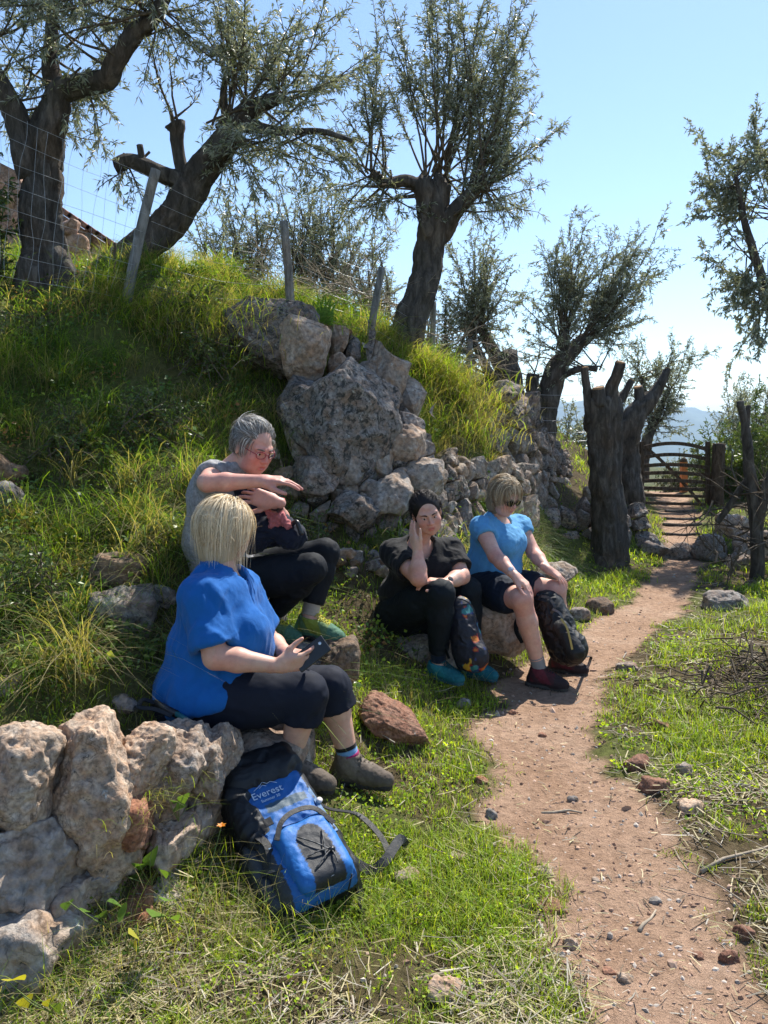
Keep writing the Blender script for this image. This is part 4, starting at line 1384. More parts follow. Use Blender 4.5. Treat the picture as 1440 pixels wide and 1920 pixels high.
# -- short verge grass on both sides of the path
P = scatter(420000, -2.2, 5.4, 1.35, 12.5, 1, 2.1)
r = np.random.default_rng(2)
pm_ = path_mask(P[:, 0], P[:, 1])
bk = bankness(P)
cl = fbm(P[:, :2] * 1.9, 4, 51)
fine = fbm(P[:, :2] * 8, 3, 52)
left = P[:, 0] < np.interp(P[:, 1], PATH[:, 1], PATH[:, 0])
dens = smoothstep(-0.45, 0.35, cl * 0.9 + fine * 0.55 + np.where(left, 0.32, -0.12))
dens *= 1 - 0.45 * smoothstep(2.6, 1.8, P[:, 1])
dens *= smoothstep(0.23, 0.44, pm_ + 0.03 * fine)
dens = np.maximum(dens, 0.03 * (pm_ > 0.27)) * (1 - 0.65 * bk)
k = (r.random(len(P)) < dens) & (P[:, 0] > -2.5)
P, cl, bk, pm_ = P[k], cl[k], bk[k], pm_[k]
n = len(P)
H = r.uniform(0.018, 0.055, n) * (1 + 0.6 * smoothstep(0, 0.6, cl)) * (1 + 0.05 * P[:, 1])
H *= 0.75 + 0.35 * smoothstep(0.25, 0.6, pm_)
Wd = r.uniform(0.0022, 0.0042, n) * (P[:, 1] / 2.6) ** 0.75
c0 = pick(LIME, n, r)
c0 = np.where((r.random(n) < 0.10)[:, None], pick(DRY, n, r), c0)
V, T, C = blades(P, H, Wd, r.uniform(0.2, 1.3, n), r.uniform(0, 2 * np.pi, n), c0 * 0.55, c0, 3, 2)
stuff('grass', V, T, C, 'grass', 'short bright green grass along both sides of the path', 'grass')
N_G1 = n

# -- small-leaved ground cover
P = scatter(150000, -3.0, 5.0, 1.4, 9.5, 5, 1.9)
r = np.random.default_rng(6)
pm_ = path_mask(P[:, 0], P[:, 1]); bk = bankness(P)
cl = fbm(P[:, :2] * 2.3, 4, 61)
left = P[:, 0] < np.interp(P[:, 1], PATH[:, 1], PATH[:, 0])
dens = smoothstep(-0.1, 0.45, cl + np.where(left, .1, -.05) + .35 * bk * smoothstep(3.5, 4.5, P[:, 1])) * smoothstep(0.30, 0.42, pm_) * (1 - 0.5 * smoothstep(2.6, 1.8, P[:, 1]))
k = r.random(len(P)) < dens * 0.75
P, bk = P[k], bk[k]
n = len(P)
P[:, 2] += r.uniform(0.004, 0.045, n) * (1 + bk)
D = unit(r.normal(size=(n, 3)) * np.array([1, 1, .35]))
L = r.uniform(0.009, 0.019, n) * (P[:, 1] / 2.6) ** .6
V, T, C = leaves(P, D, L, L * 0.85, r, np.where((bk > .5)[:, None], pick(DEEP, n, r) * .7, pick(LIME + DEEP[1:3], n, r)), 0.05)
stuff('ground_cover', V, T, C, 'grass', 'low small-leaved green weeds carpeting the verge and bank foot', 'ground cover')

# -- long grass on the bank
P = scatter(130000, -5.2, 3.2, 2.55, 12.5, 7, 1.15)
r = np.random.default_rng(8)
bk = bankness(P)
cl = fbm(P[:, :2] * 1.25, 4, 71)
dens = bk * (0.05 + 0.95 * smoothstep(-0.2, 0.4, cl + .5 * vnoise(P[:, :2] * 5, 73)))
px, py = cam_px(P)
dens *= 1 - 0.85 * ((py < 660) & (py > 530) & (px < 190))          # bare dark earth under the left tree
dens *= 1 - 0.7 * ((px > 560) & (px < 740) & (py > 560) & (P[:, 1] < 6.2))
dens *= 1 - 0.75 * ((px > 150) & (px < 300) & (py > 1040) & (py < 1190))
dens *= 1 - 0.9 * ((px < 430) & (py > 1310))
dens *= 1 - 0.85 * ((px > 790) & (px < 1090) & (py > 840) & (py < 985))
dens *= np.where((px > 560) & (px < 820) & (py > 1030) & (py < 1300), 0.35, 1)
k = r.random(len(P)) < dens
P, cl = P[k], cl[k]
n = len(P)
px, py = cam_px(P)
H = r.uniform(0.09, 0.26, n) * (0.55 + 0.9 * smoothstep(-.3, .5, fbm(P[:, :2] * 2.6, 3, 75))) * np.where(py > 1030, 0.75, 1.0)
Wd = r.uniform(0.0028, 0.0055, n) * (P[:, 1] / 3.6) ** 0.55
dryp = 0.12 + 0.36 * smoothstep(0.0, 0.5, fbm(P[:, :2] * 1.7, 3, 77))
c0 = np.where((r.random(n) < dryp)[:, None], pick(DRY, n, r), pick([tuple(x * .8 for x in c) for c in DEEP] + DEEP + LIME[2:3] + LIME[4:], n, r))
az = np.where(r.random(n) < 0.6, r.normal(-0.9, 0.9, n), r.uniform(0, 6.283, n))
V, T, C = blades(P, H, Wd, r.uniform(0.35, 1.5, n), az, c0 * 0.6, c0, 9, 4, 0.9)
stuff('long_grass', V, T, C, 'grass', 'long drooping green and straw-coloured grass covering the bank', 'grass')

# -- tussocks of tall arching grass on the bank
r = np.random.default_rng(28)
c_ = scatter(1500, -4.6, 2.2, 2.9, 8.2, 29, 1.05)
c_ = c_[bankness(c_) > .8]
px, py = cam_px(c_)
c_ = c_[~((px > 540) & (px < 745) & (py > 560) & (c_[:, 1] < 6.1)) & ~((py < 660) & (px < 190)) & ~((px < 450) & (py > 1290)) & ~((px > 560) & (px < 900) & (py > 1000))][:420]
nb = r.integers(16, 60, len(c_))
P = np.repeat(c_, nb, 0)
n = len(P)
P[:, :2] += r.normal(size=(n, 2)) * .035
P[:, 2] = ground_z(P[:, 0], P[:, 1])
kind = np.repeat(r.random(len(c_)), nb)
H = np.repeat(r.uniform(.16, .46, len(c_)), nb) * r.uniform(.6, 1.1, n)
c0 = np.where((kind + r.normal(0, .12, n) > .52)[:, None], pick(DRY, n, r), pick(DEEP + LIME[2:3], n, r))
az = np.repeat(r.normal(-.8, .7, len(c_)), nb) + r.normal(0, 1.1, n)
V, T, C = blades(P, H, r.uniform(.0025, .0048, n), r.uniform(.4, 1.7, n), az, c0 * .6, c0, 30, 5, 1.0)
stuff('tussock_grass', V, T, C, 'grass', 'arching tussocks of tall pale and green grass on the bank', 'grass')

# -- leafy weeds among the grass on the bank
r = np.random.default_rng(91)
c_ = scatter(900, -3.4, 2.0, 2.9, 7.5, 92, 1.1)
c_ = c_[bankness(c_) > .6]
px, py = cam_px(c_)
c_ = c_[~((px > 540) & (px < 745) & (py > 560) & (py < 1010)) & ~((px < 450) & (py > 1300))][:330]
nl = r.integers(14, 44, len(c_))
P = np.repeat(c_, nl, 0)
n = len(P)
P = P + r.normal(size=(n, 3)) * np.array([.06, .06, .03])
P[:, 2] = np.maximum(P[:, 2], ground_z(P[:, 0], P[:, 1]) + .01) + r.uniform(0, .09, n)
L = r.uniform(.018, .042, n)
kd = np.repeat(r.random(len(c_)), nl)
c0 = np.where((kd > .93)[:, None], pick([(.34, .16, .06), (.40, .26, .10)], n, r), np.where((kd > .7)[:, None], pick(LIME[2:], n, r) * .8, pick(DEEP, n, r) * .8))
V, T, C = leaves(P, unit(r.normal(size=(n, 3)) * np.array([1, 1, .5]) + np.array([0, -.3, .1])), L, L * r.uniform(.4, .8, n), r, c0, .2)
stuff('weeds', V, T, C, 'broad', 'leafy green weeds and a few dead leaves among the bank grass', 'weeds')

# -- tufts hanging over the walls (golden)
r = np.random.default_rng(10)
Q = []
for (x, y, Y, n_, sx, sz) in ((790, 715, 7.6, 900, .34, .12), (850, 740, 7.7, 700, .3, .12), (855, 770, 7.7, 450, .22, .14), (340, 590, 6.0, 800, .4, .1), (600, 610, 6.4, 160, .2, .05),
                              (860, 800, 7.2, 500, .3, .12), (280, 620, 5.9, 600, .5, .1), (300, 1480, 2.45, 150, .06, .02), (255, 1500, 2.42, 120, .05, .02), (860, 1015, 5.6, 120, .14, .05)):
    c = at(x, y, Y)
    q = c + r.normal(size=(n_, 3)) * np.array([sx, .12, sz])
    q[:, 2] = np.maximum(q[:, 2] - .08, ground_z(q[:, 0], q[:, 1]) - 0.02) if Y > 3 else q[:, 2]
    Q.append(q)
P = np.concatenate(Q)
n = len(P)
nearc = P[:, 1] < 3
H = r.uniform(0.12, 0.32, n) * np.where(nearc, .35, 1)
c0 = np.where((r.random(n) < .6)[:, None], pick(DRY, n, r), pick(LIME, n, r))
V, T, C = blades(P, H, np.where(nearc, .0016, .0055), r.uniform(0.5, 1.7, n), r.normal(-0.9, 0.9, n), c0 * .7, c0, 11, 4, 1.0)
stuff('hanging_grass', V, T, C, 'grass', 'golden tufts of dry grass hanging over the stone walls', 'grass')

# -- straw litter lying on the ground
P = scatter(95000, -1.4, 4.6, 1.4, 7.0, 12, 2.5)
r = np.random.default_rng(13)
pm_ = path_mask(P[:, 0], P[:, 1])
left = P[:, 0] < np.interp(P[:, 1], PATH[:, 1], PATH[:, 0])
dl = np.where(left, smoothstep(2.65, 1.9, P[:, 1] + .25 * vnoise(P[:, :2] * 2.5, 83)) * 1.0 + .06, 0.40 * smoothstep(0.25, 0.6, pm_) + .05)
dl = dl * smoothstep(-0.5, 0.25, fbm(P[:, :2] * 2.1, 3, 81) + .1) * smoothstep(0.16, 0.45, pm_) + 0.05
k = r.random(len(P)) < dl
P = P[k]
n = len(P)
P[:, 2] += r.uniform(0.002, 0.03, n)
H = r.uniform(0.03, 0.14, n) * np.where(path_mask(P[:, 0], P[:, 1]) < .3, .38, 1)
az = r.uniform(0, 6.283, n)
d = np.stack([np.cos(az), np.sin(az), r.normal(0, .12, n)], 1)
sd = np.stack([-np.sin(az), np.cos(az), r.normal(0, .3, n)], 1)
bend = r.normal(0, .12, n)
w = r.uniform(.0008, .0022, n) * (P[:, 1] / 2.3) ** .6
pts = [P + d * (H * t)[:, None] + sd * (H * bend * t * t)[:, None] for t in (0, .5, 1)]
V = np.stack([p + s_ * sd * w[:, None] for p in pts for s_ in (-1, 1)], 1).reshape(-1, 3)
b = np.arange(n)[:, None] * 6
T = np.concatenate([b + [0, 1, 3], b + [0, 3, 2], b + [2, 3, 5], b + [2, 5, 4]])
c0 = pick(DRY + [(0.42, 0.38, 0.31), (0.2, 0.15, 0.1), (.3, .26, .2), (.16, .12, .08)], n, r)
stuff('straw', V, T, np.repeat(c0, 6, 0), 'straw', 'pale dry straw and stalk litter strewn over the ground', 'straw')

# -- upright dry stalks in front of the wall
r = np.random.default_rng(15)
Q = []
for (px, py, n_, s_) in ((30, 1840, 260, .16), (330, 1760, 220, .16), (430, 1720, 260, .14), (520, 1760, 160, .14), (200, 1880, 220, .2), (620, 1800, 90, .2), (380, 1640, 70, .06), (120, 1860, 160, .15), (760, 1340, 60, .1), (690, 1270, 160, .12), (740, 1290, 160, .14), (860, 1290, 120, .1)):
    g0 = on_ground(px, py)
    q = np.stack([r.normal(g0[0], s_, n_), r.normal(g0[1], s_ * .7, n_), np.zeros(n_)], 1)
    q[:, 2] = ground_z(q[:, 0], q[:, 1])
    Q.append(q)
P = np.concatenate(Q)
n = len(P)
c0 = np.where((r.random(n) < .65)[:, None], pick(DRY, n, r), pick(LIME, n, r))
V, T, C = blades(P, r.uniform(.06, .24, n), r.uniform(.0013, .0028, n), r.uniform(.2, 1.4, n), r.uniform(0, 6.283, n), c0 * .7, c0, 16, 4, .8)
stuff('dry_stalks', V, T, C, 'grass', 'thin dry grass stalks in front of the craggy wall', 'dry grass')

# -- gravel on the path
P = scatter(60000, -.6, 4.6, 1.5, 9.0, 17, 2.4)
r = np.random.default_rng(18)
pm_ = path_mask(P[:, 0], P[:, 1])
k = r.random(len(P)) < smoothstep(.5, .2, pm_) * .62 + .03
P = P[k]
n = len(P)
sz = .0022 + .0062 * r.random(n) ** 2.6 * (1 + .15 * P[:, 1])
sz = np.where(r.random(n) < .025, sz * 1.9, sz)
D0, F0 = ICO[0]
V = D0[None] * (sz[:, None, None] * r.uniform(.6, 1.3, (n, 12, 1))) * r.uniform(.6, 1.35, (n, 1, 3)) + P[:, None, :] + np.array([0, 0, .0015])
T = (F0[None] + np.arange(n)[:, None, None] * 12).reshape(-1, 3)
c0 = pick([(.40, .26, .18), (.46, .32, .24), (.32, .20, .14), (.46, .40, .34), (.27, .17, .12)], n, r)
stuff('gravel', V.reshape(-1, 3), T, np.repeat(c0, 12, 0), 'gravel', 'small reddish grit and pebbles covering the path', 'gravel')

# -- twigs and woody debris right of the path
r = np.random.default_rng(19)
mb = MB()
P = scatter(3800, 1.0, 4.8, 1.9, 8.5, 20, 2.0)
pm_ = path_mask(P[:, 0], P[:, 1])
P = P[(pm_ > .38) & (P[:, 0] > np.interp(P[:, 1], PATH[:, 1], PATH[:, 0])) & (r.random(len(P)) < .55)]
for p in P[:900]:
    a = r.uniform(0, 6.283)
    L = r.uniform(.05, .32)
    d = np.array([math.cos(a), math.sin(a), r.normal(0, .12)])
    C = np.array([p + d * L * t + r.normal(size=3) * .006 + np.array([0, 0, .012]) for t in (0, .35, .7, 1)])
    mb.add(*tube(C, np.linspace(r.uniform(.002, .005), .001, 4), 4, False))
o = mb.build('twig_litter', M['drytwig'])
tag(o, 'grey dead twigs strewn over the ground right of the path', 'twigs', kind='stuff')
mb = MB()
for _ in range(420):
    g0 = np.array([r.normal(2.35, .28), r.normal(4.35, .35), 0])
    g0[2] = gz(g0[0], g0[1]) + abs(r.normal(0, .07))
    d = unit(r.normal(size=3) * np.array([1, 1, .35]))
    L = r.uniform(.08, .4)
    C = np.array([g0 + d * L * t + r.normal(size=3) * .015 for t in (-.5, -.15, .15, .5)])
    mb.add(*tube(C, np.linspace(r.uniform(.003, .008), .0015, 4), 4, False))
o = mb.build('brush_pile', M['twig'])
tag(o, 'dark pile of dead twigs at the picture edge right of the path', 'brush', kind='stuff')
for i, (px, py, a, L) in enumerate(((1395, 1610, .5, .45), (1050, 1528, -.1, .16), (1215, 1730, .9, .16), (905, 1620, 2.4, .3), (850, 1830, .25, .4))):
    g0 = on_ground(px, py)
    d = np.array([math.cos(a), math.sin(a) * .8, .03])
    C = np.array([g0 + d * L * t + np.array([0, 0, .012]) + r.normal(size=3) * .006 for t in (-.5, -.2, .15, .5)])
    mb = MB(); mb.add(*tube(C, np.linspace(.008, .003, 4), 6))
    o = mb.build('stick', M['drytwig'])
    tag(o, ['pale forked dead stick lying in the weeds right of the path', 'short dark stick lying across the middle of the path', 'small bent stick lower on the path',
            'thin dry stalk lying on the grass beside the fallen strap', 'long thin twig lying on the straw at the bottom of the photo'][i], 'stick')

# ------------------------------------------------------------------ single stones
STN = [  # px, py, w, h, material, label
    (742, 1352, 136, 54, 'red_rock', 'large wedge-shaped red rock lying in the grass before the boots'),
    (903, 1464, 26, 18, 'red_rock', 'small brown stone at the path edge level with the boot'),
    (921, 1526, 20, 18, 'lime_dark', 'small dark stone in the grass at the path edge'),
    (1073, 1500, 18, 16, 'lime_dark', 'small dark stone in the middle of the path'),
    (1016, 1379, 16, 12, 'red_rock', 'small reddish stone in the upper path'),
    (960, 1337, 15, 11, 'red_rock', 'small reddish stone where the path bends'),
    (1193, 1433, 42, 30, 'red_rock', 'red stone in the weeds right of the path'),
    (1281, 1446, 28, 26, 'lime', 'grey stone in the weeds right of the red stone'),
    (1296, 1513, 44, 24, 'lime_warm', 'flat tan stone among the twigs right of the path'),
    (1240, 1361, 30, 22, 'red_rock', 'brown stone below the yellow flower right of the path'),
    (870, 1320, 26, 18, 'lime', 'pale stone in the grass below the teal shoe'),
    (1019, 1636, 32, 20, 'lime_warm', 'flat pale stone on the left side of the path'),
    (1116, 1654, 14, 14, 'lime', 'tiny grey stone in the path centre'),
    (1070, 1770, 24, 24, 'lime_warm', 'angular tan stone on the lower path'),
    (1394, 1752, 26, 26, 'red_rock', 'brown stone at the lower edge of the path, right side'),
    (1366, 1796, 30, 20, 'red_rock', 'reddish stone just below the brown stone on the lower path'),
    (1312, 1798, 24, 18, 'red_rock', 'flat brown stone left of the reddish stone on the lower path'),
    (1227, 1690, 20, 14, 'lime_dark', 'small dark stone beside the bent stick on the path'),
    (836, 1857, 60, 36, 'lime_warm', 'tan flat stone half buried in the straw at the bottom'),
    (1034, 1700, 50, 18, 'red_rock', 'thin reddish slab lying flat on the path'),
    (767, 1646, 50, 26, 'lime_warm', 'pale slab half buried beside the fallen strap'),
    (857, 1608, 34, 18, 'lime_warm', 'pale flat stone in the grass beside the path'),
    (1142, 1824, 26, 14, 'red_rock', 'reddish pebble on the lowest part of the path'),
    (1173, 1837, 26, 18, 'lime_warm', 'pale pebble next to the reddish one on the lowest path'),
    (1224, 1472, 50, 26, 'red_rock', 'brown earthy stone below the red stone right of the path'),
    (1120, 1137, 56, 28, 'brown_rock', 'flat reddish rock on the grassy bank left of the upper path'),
    (1085, 1150, 40, 22, 'lime_dark', 'dark flat rock beside the flat reddish rock'),
    (1360, 1128, 80, 34, 'lime_dark', 'low grey rock in the grass right of the upper path'),
    (1175, 1250, 36, 14, 'lime_dark', 'dark clod at the path edge below the black backpack'),
    (1375, 990, 60, 46, 'lime', 'pale boulder right of the steps below the gate post'),
    (1335, 1030, 66, 50, 'lime_dark', 'dark rounded boulder at the end of the stone step'),
    (1405, 1020, 60, 50, 'lime', 'grey boulder under the bare thicket'),
    (1385, 1055, 44, 34, 'lime', 'small pale boulder below the bare thicket'),
    (1110, 925, 34, 30, 'lime', 'pale stone on top of the low wall beside the trunk'),
    (1030, 1075, 110, 34, 'lime', 'long flat slab resting beside the seated woman in light blue'),
    (1000, 1090, 60, 30, 'brown_rock', 'reddish rubble block behind the seated woman in light blue'),
    (235, 1145, 115, 95, 'lime_dark', 'grey rounded boulder on the bank behind the woman in blue'),
    (230, 1062, 105, 52, 'brown_rock', 'brown flat rock on the bank above the grey rounded boulder'),
    (300, 1115, 55, 40, 'lime_dark', 'small grey rock beside the grey rounded boulder'),
    (10, 885, 62, 70, 'brown_rock', 'reddish rock on the bank at the photo edge'),
    (15, 935, 56, 60, 'lime_dark', 'dark rock under the reddish rock at the photo edge'),
    (20, 1285, 60, 34, 'lime_warm', 'pale pinkish rock in the grass above the craggy wall'),
    (235, 1322, 40, 34, 'lime_dark', 'dark stone behind the craggy wall beside the sandal'),
]
for i, (px, py, w, h, mt, lb) in enumerate(STN):
    g0 = on_ground(px, py + h * 0.35)
    k_ = np.linalg.norm(g0 - np.array([0, 0, CAM_H])) / FPX
    V, F = rock_shape(500 + i, (w * k_, max(w * .7, h) * k_, h * k_ * 1.1), 5 if i == 0 else 4 if w > 58 else 3 if w > 22 else 2, .045 if i == 0 else .08, 14 if i == 0 else 10, 1.2 if i == 0 else .6, .03)
    if i == 0: V = V @ np.array(Matrix.Rotation(math.radians(30), 3, 'Y')).T
    o = link('rock', npmesh('rock', V, F), M[mt])
    o.location = g0 + np.array([0, 0, h * k_ * .25])
    tag(o, lb, 'rock')

# stone step across the path and timber edges above it
st = empty('stone_step', at(1265, 1040, 9.2))
tag(st, 'rough stone step crossing the path in front of the gate', 'step')
for i, (x, y, w, h) in enumerate(((1225, 1030, 60, 34), (1275, 1035, 60, 30), (1320, 1042, 50, 36))):
    boulder('stone', x, y, 9.22, w, h, 640 + i, M['lime_dark'], .35, st, n=3)
for i, (y, Y) in enumerate(((1003, 9.9), (990, 10.4), (979, 10.9), (970, 11.4))):
    B = MB()
    C = np.array([at(1240 + 2 * i, y + 2, Y), at(1280, y + 4, Y - .03), at(1315, y, Y)])
    z = ground_z(C[:, 0], C[:, 1]); C[:, 2] = np.maximum(C[:, 2], z + .01)
    B.add(*tube(catmull(C, 10), .025, 8, True, .1, i))
    o = B.build('step_log', M['bark'])
    tag(o, ['first', 'second', 'third', 'fourth'][i] + ' timber edge across the path counting up from the stone step', 'log', 'timber steps')

# ------------------------------------------------------------------ broad-leaved plants, flowers, fern
def heart(L, W, fold=0.25, k=9):
    t = np.linspace(0, 1, k)
    w = W * np.sin(np.pi * t ** 0.62) ** 0.85 * (1 - .15 * t)
    V = []
    for a, b in zip(t, w):
        y = L * a
        V += [(-b / 2, y, fold * b / 2 - .12 * L * a * a), (0, y, -.12 * L * a * a), (b / 2, y, fold * b / 2 - .12 * L * a * a)]
    Q = []
    for i in range(k - 1):
        Q += [(3 * i, 3 * i + 1, 3 * i + 4, 3 * i + 3), (3 * i + 1, 3 * i + 2, 3 * i + 5, 3 * i + 4)]
    return np.array(V), np.array(Q)


def plant(label, px, py, Y, lv, seed, pal, name='leafy_plant'):
    """lv: list of (px, py, size m) of leaf centres"""
    r = np.random.default_rng(seed)
    b = at(px, py, Y)
    t = empty(name, b)
    sb = MB()
    for i, (x, y, s_) in enumerate(lv):
        c = at(x, y, Y - .04 + r.normal() * .02)
        sb.add(*tube(catmull(np.array([b, (b + c) / 2 + np.array([0, -.02, .015]), c]), 6), .0014, 4, False))
        V, Q = heart(s_, s_ * .9)
        d = c - b
        yaw = math.atan2(-d[0], .35) + r.normal() * .5
        R = Matrix.Rotation(yaw, 3, 'Z') @ Matrix.Rotation(r.uniform(-1.2, -.3), 3, 'X') @ Matrix.Rotation(r.normal() * .5, 3, 'Y')
        V = V @ np.array(R).T + c
        col = np.array(pal[r.integers(len(pal))])
        m = MB(); m.add(V, None, Q, col * r.uniform(.8, 1.2)); m.build('leaf', M['broad'], t)
    sb.build('stem', M['stemgreen'], t)
    tag(t, label, 'plant')


M['stemgreen'] = mat_simple('green_stem', (.12, .16, .04), .6, .3)
LP = [(.10, .19, .03), (.14, .24, .04), (.08, .15, .03)]
plant('heart-leaved plant growing from the craggy wall', 285, 1660, 2.3, [(285, 1595, .075), (262, 1620, .06), (240, 1645, .075), (300, 1630, .05)], 1, LP)
plant('leafy weed with upright leaves at the right end of the craggy wall', 335, 1540, 2.42, [(330, 1510, .06), (345, 1490, .05), (318, 1500, .05)], 2, LP)
plant('round-leaved plant in the shade of the craggy wall', 205, 1740, 2.1, [(200, 1690, .055), (220, 1710, .06), (185, 1715, .045), (128, 1690, .045), (155, 1710, .04)], 3, LP)
plant('broad-leaved weed below the heart-leaved plant', 300, 1760, 2.12, [(285, 1720, .07), (310, 1690, .06), (270, 1745, .05), (320, 1720, .05)], 4, LP)
plant('yellowing leaf plant at the foot of the craggy wall', 240, 1790, 2.05, [(240, 1750, .055), (250, 1770, .04)], 5, [(.5, .42, .05), (.42, .40, .06)])
plant('yellow-green weed at the bottom of the photo left', 100, 1900, 1.85, [(98, 1870, .05), (110, 1880, .04), (15, 1840, .07), (45, 1870, .05)], 6, [(.45, .42, .04), (.16, .24, .04)])
plant('leafy weed beside the backpack base', 470, 1700, 2.3, [(440, 1670, .04), (500, 1690, .04)], 7, LP)
plant('small weed with white-green leaves on the path verge right', 1060 + 170, 1290, 4.55, [(1225, 1270, .05), (1240, 1280, .05), (1250, 1265, .05)], 8, [(.3, .36, .2)])


def flower(label, px, py, Y, size, col, stem_to=None):
    c = at(px, py, Y)
    g0 = np.array([c[0], c[1], gz(c[0], c[1])]) if stem_to is None else at(*stem_to)
    t = empty('flower', g0)
    m = MB(); m.add(*tube(catmull(np.array([g0, (g0 + c) / 2 + np.array([.01, 0, .01]), c]), 8), .0015, 4, False)); m.build('stem', M['stemgreen'], t)
    for k in range(6):
        a = k / 6 * 6.283
        V, Q = heart(size, size * .7, .4, 5)
        R = Matrix.Rotation(a, 3, 'Z') @ Matrix.Rotation(.5, 3, 'X')
        m = MB(); m.add(V @ np.array(R).T + c, None, Q, np.array(col)); m.build('petal', M['broad'], t)
    tag(t, label, 'flower')


flower('orange flower on a tall stalk beside the blue backpack', 415, 1550, 2.32, .018, (.75, .28, .03), (345, 1770, 2.15))
flower('yellow flower in the grass in front of the teal shoe', 848, 1258, 4.55, .035, (.85, .6, .02))
flower('yellow flower in the weeds right of the path', 1245, 1308, 4.45, .03, (.85, .65, .02))

t = empty('fern', at(595, 610, 6.3))
r = np.random.default_rng(33)
for k in range(7):
    b = at(592 + k * 3, 612, 6.3)
    tip = at(565 + k * 11, 555 + 6 * abs(k - 4), 6.25)
    C = catmull(np.array([b, (b + tip) / 2 + np.array([0, 0, .04]), tip]), 16)
    m = MB()
    for i in range(2, 16):
        L = .075 * (1 - i / 17)
        dd = unit(C[i] - C[i - 1])
        for s_ in (-1, 1):
            sd = np.array([dd[2] * s_, -.3, -dd[0] * s_])
            V = np.array([C[i], C[i] + sd * L * .5 + dd * .012, C[i] + sd * L, C[i] + sd * L * .5 - dd * .012])
            m.add(V, [(0, 1, 2), (0, 2, 3)], None, np.array((.12, .24, .03)) * r.uniform(.8, 1.2))
    m.build('frond', M['broad'], t, False)
tag(t, 'bright green fern behind the dark angular boulder', 'fern')

r = np.random.default_rng(123)
WF = []
for k in range(26):
    t = k / 25
    px = 545 + 290 * t + r.normal() * 10
    py = 1052 + 14 * math.sin(t * 3.1) - 40 * max(0, t - .75) / .25 + r.normal() * 9
    WF.append((px, py, r.uniform(20, 42), r.uniform(16, 30)))
for k, (px, py, w, h) in enumerate(WF):
    g0 = on_ground(px, py, 4.4)
    q = np.linalg.norm(g0 - np.array([0, 0, CAM_H])) / FPX
    V, F = rock_shape(900 + k, (w * q, w * q * .8, h * q), 3, .07, 12, .8, .02)
    o = link('fallen_stone', npmesh('fallen_stone', V, F), [M['lime'], M['lichen'], M['lime_dark'], M['brown_rock']][k % 4])
    o.location = g0 + np.array([0, 0, h * q * .3])
    tag(o, 'loose fallen stone lying along the foot of the rubble wall', 'rock', 'fallen stones along the wall foot')

# ------------------------------------------------------------------ sculpting: signed distance shapes -> one continuous mesh
F32 = np.float32


def sd_cone(p, a, b, ra, rb):
    a, b = np.asarray(a, F32), np.asarray(b, F32)
    ba = b - a
    pa = p - a
    t = np.clip((pa[:, 0] * ba[0] + pa[:, 1] * ba[1] + pa[:, 2] * ba[2]) / max(float(ba @ ba), 1e-9), 0, 1)
    q = pa - t[:, None] * ba
    return np.sqrt(q[:, 0] ** 2 + q[:, 1] ** 2 + q[:, 2] ** 2) - (ra + (rb - ra) * t)


def sd_ell(p, c, r, R=None):
    q = p - np.asarray(c, F32)
    if R is not None: q = q @ np.asarray(R, F32)       # columns of R = local axes
    r = np.asarray(r, F32)
    q = q / r
    k0 = np.sqrt(q[:, 0] ** 2 + q[:, 1] ** 2 + q[:, 2] ** 2)
    q = q / r
    k1 = np.sqrt(q[:, 0] ** 2 + q[:, 1] ** 2 + q[:, 2] ** 2) + 1e-6
    return k0 * (k0 - 1) / k1


def smin(a, b, k):
    h = np.maximum(k - np.abs(a - b), 0) / k
    return np.minimum(a, b) - h * h * k * 0.25


def smax(a, b, k): return -smin(-a, -b, k)


def sd_plane(p, c, n): return (p - np.asarray(c, F32)) @ np.asarray(unit(n), F32)


_bb = [None, None, None]


def _far(p, q):
    """is shape q well away from this batch of points?"""
    if _bb[0] is not p:
        _bb[0] = p
        _bb[1] = [float(p[:, k].min()) - .11 for k in range(3)]
        _bb[2] = [float(p[:, k].max()) + .11 for k in range(3)]
    lo, hi = _bb[1], _bb[2]
    if q[0] == 'c':
        a, b, r = q[1], q[2], max(q[3], q[4])
        for k in range(3):
            x, y = float(a[k]), float(b[k])
            if (x if x > y else y) + r < lo[k] or (x if x < y else y) - r > hi[k]: return True
    else:
        c, r = q[1], max(q[2])
        for k in range(3):
            if c[k] + r < lo[k] or c[k] - r > hi[k]: return True
    return False


def union(p, prims, k):
    """smooth union; shapes far from this batch of points are skipped"""
    d = None
    for q in prims:
        if _far(p, q): continue
        e = sd_cone(p, *q[1:5]) if q[0] == 'c' else sd_ell(p, *q[1:])
        d = e if d is None else smin(d, e, k)
    return np.full(len(p), 1.0, F32) if d is None else d


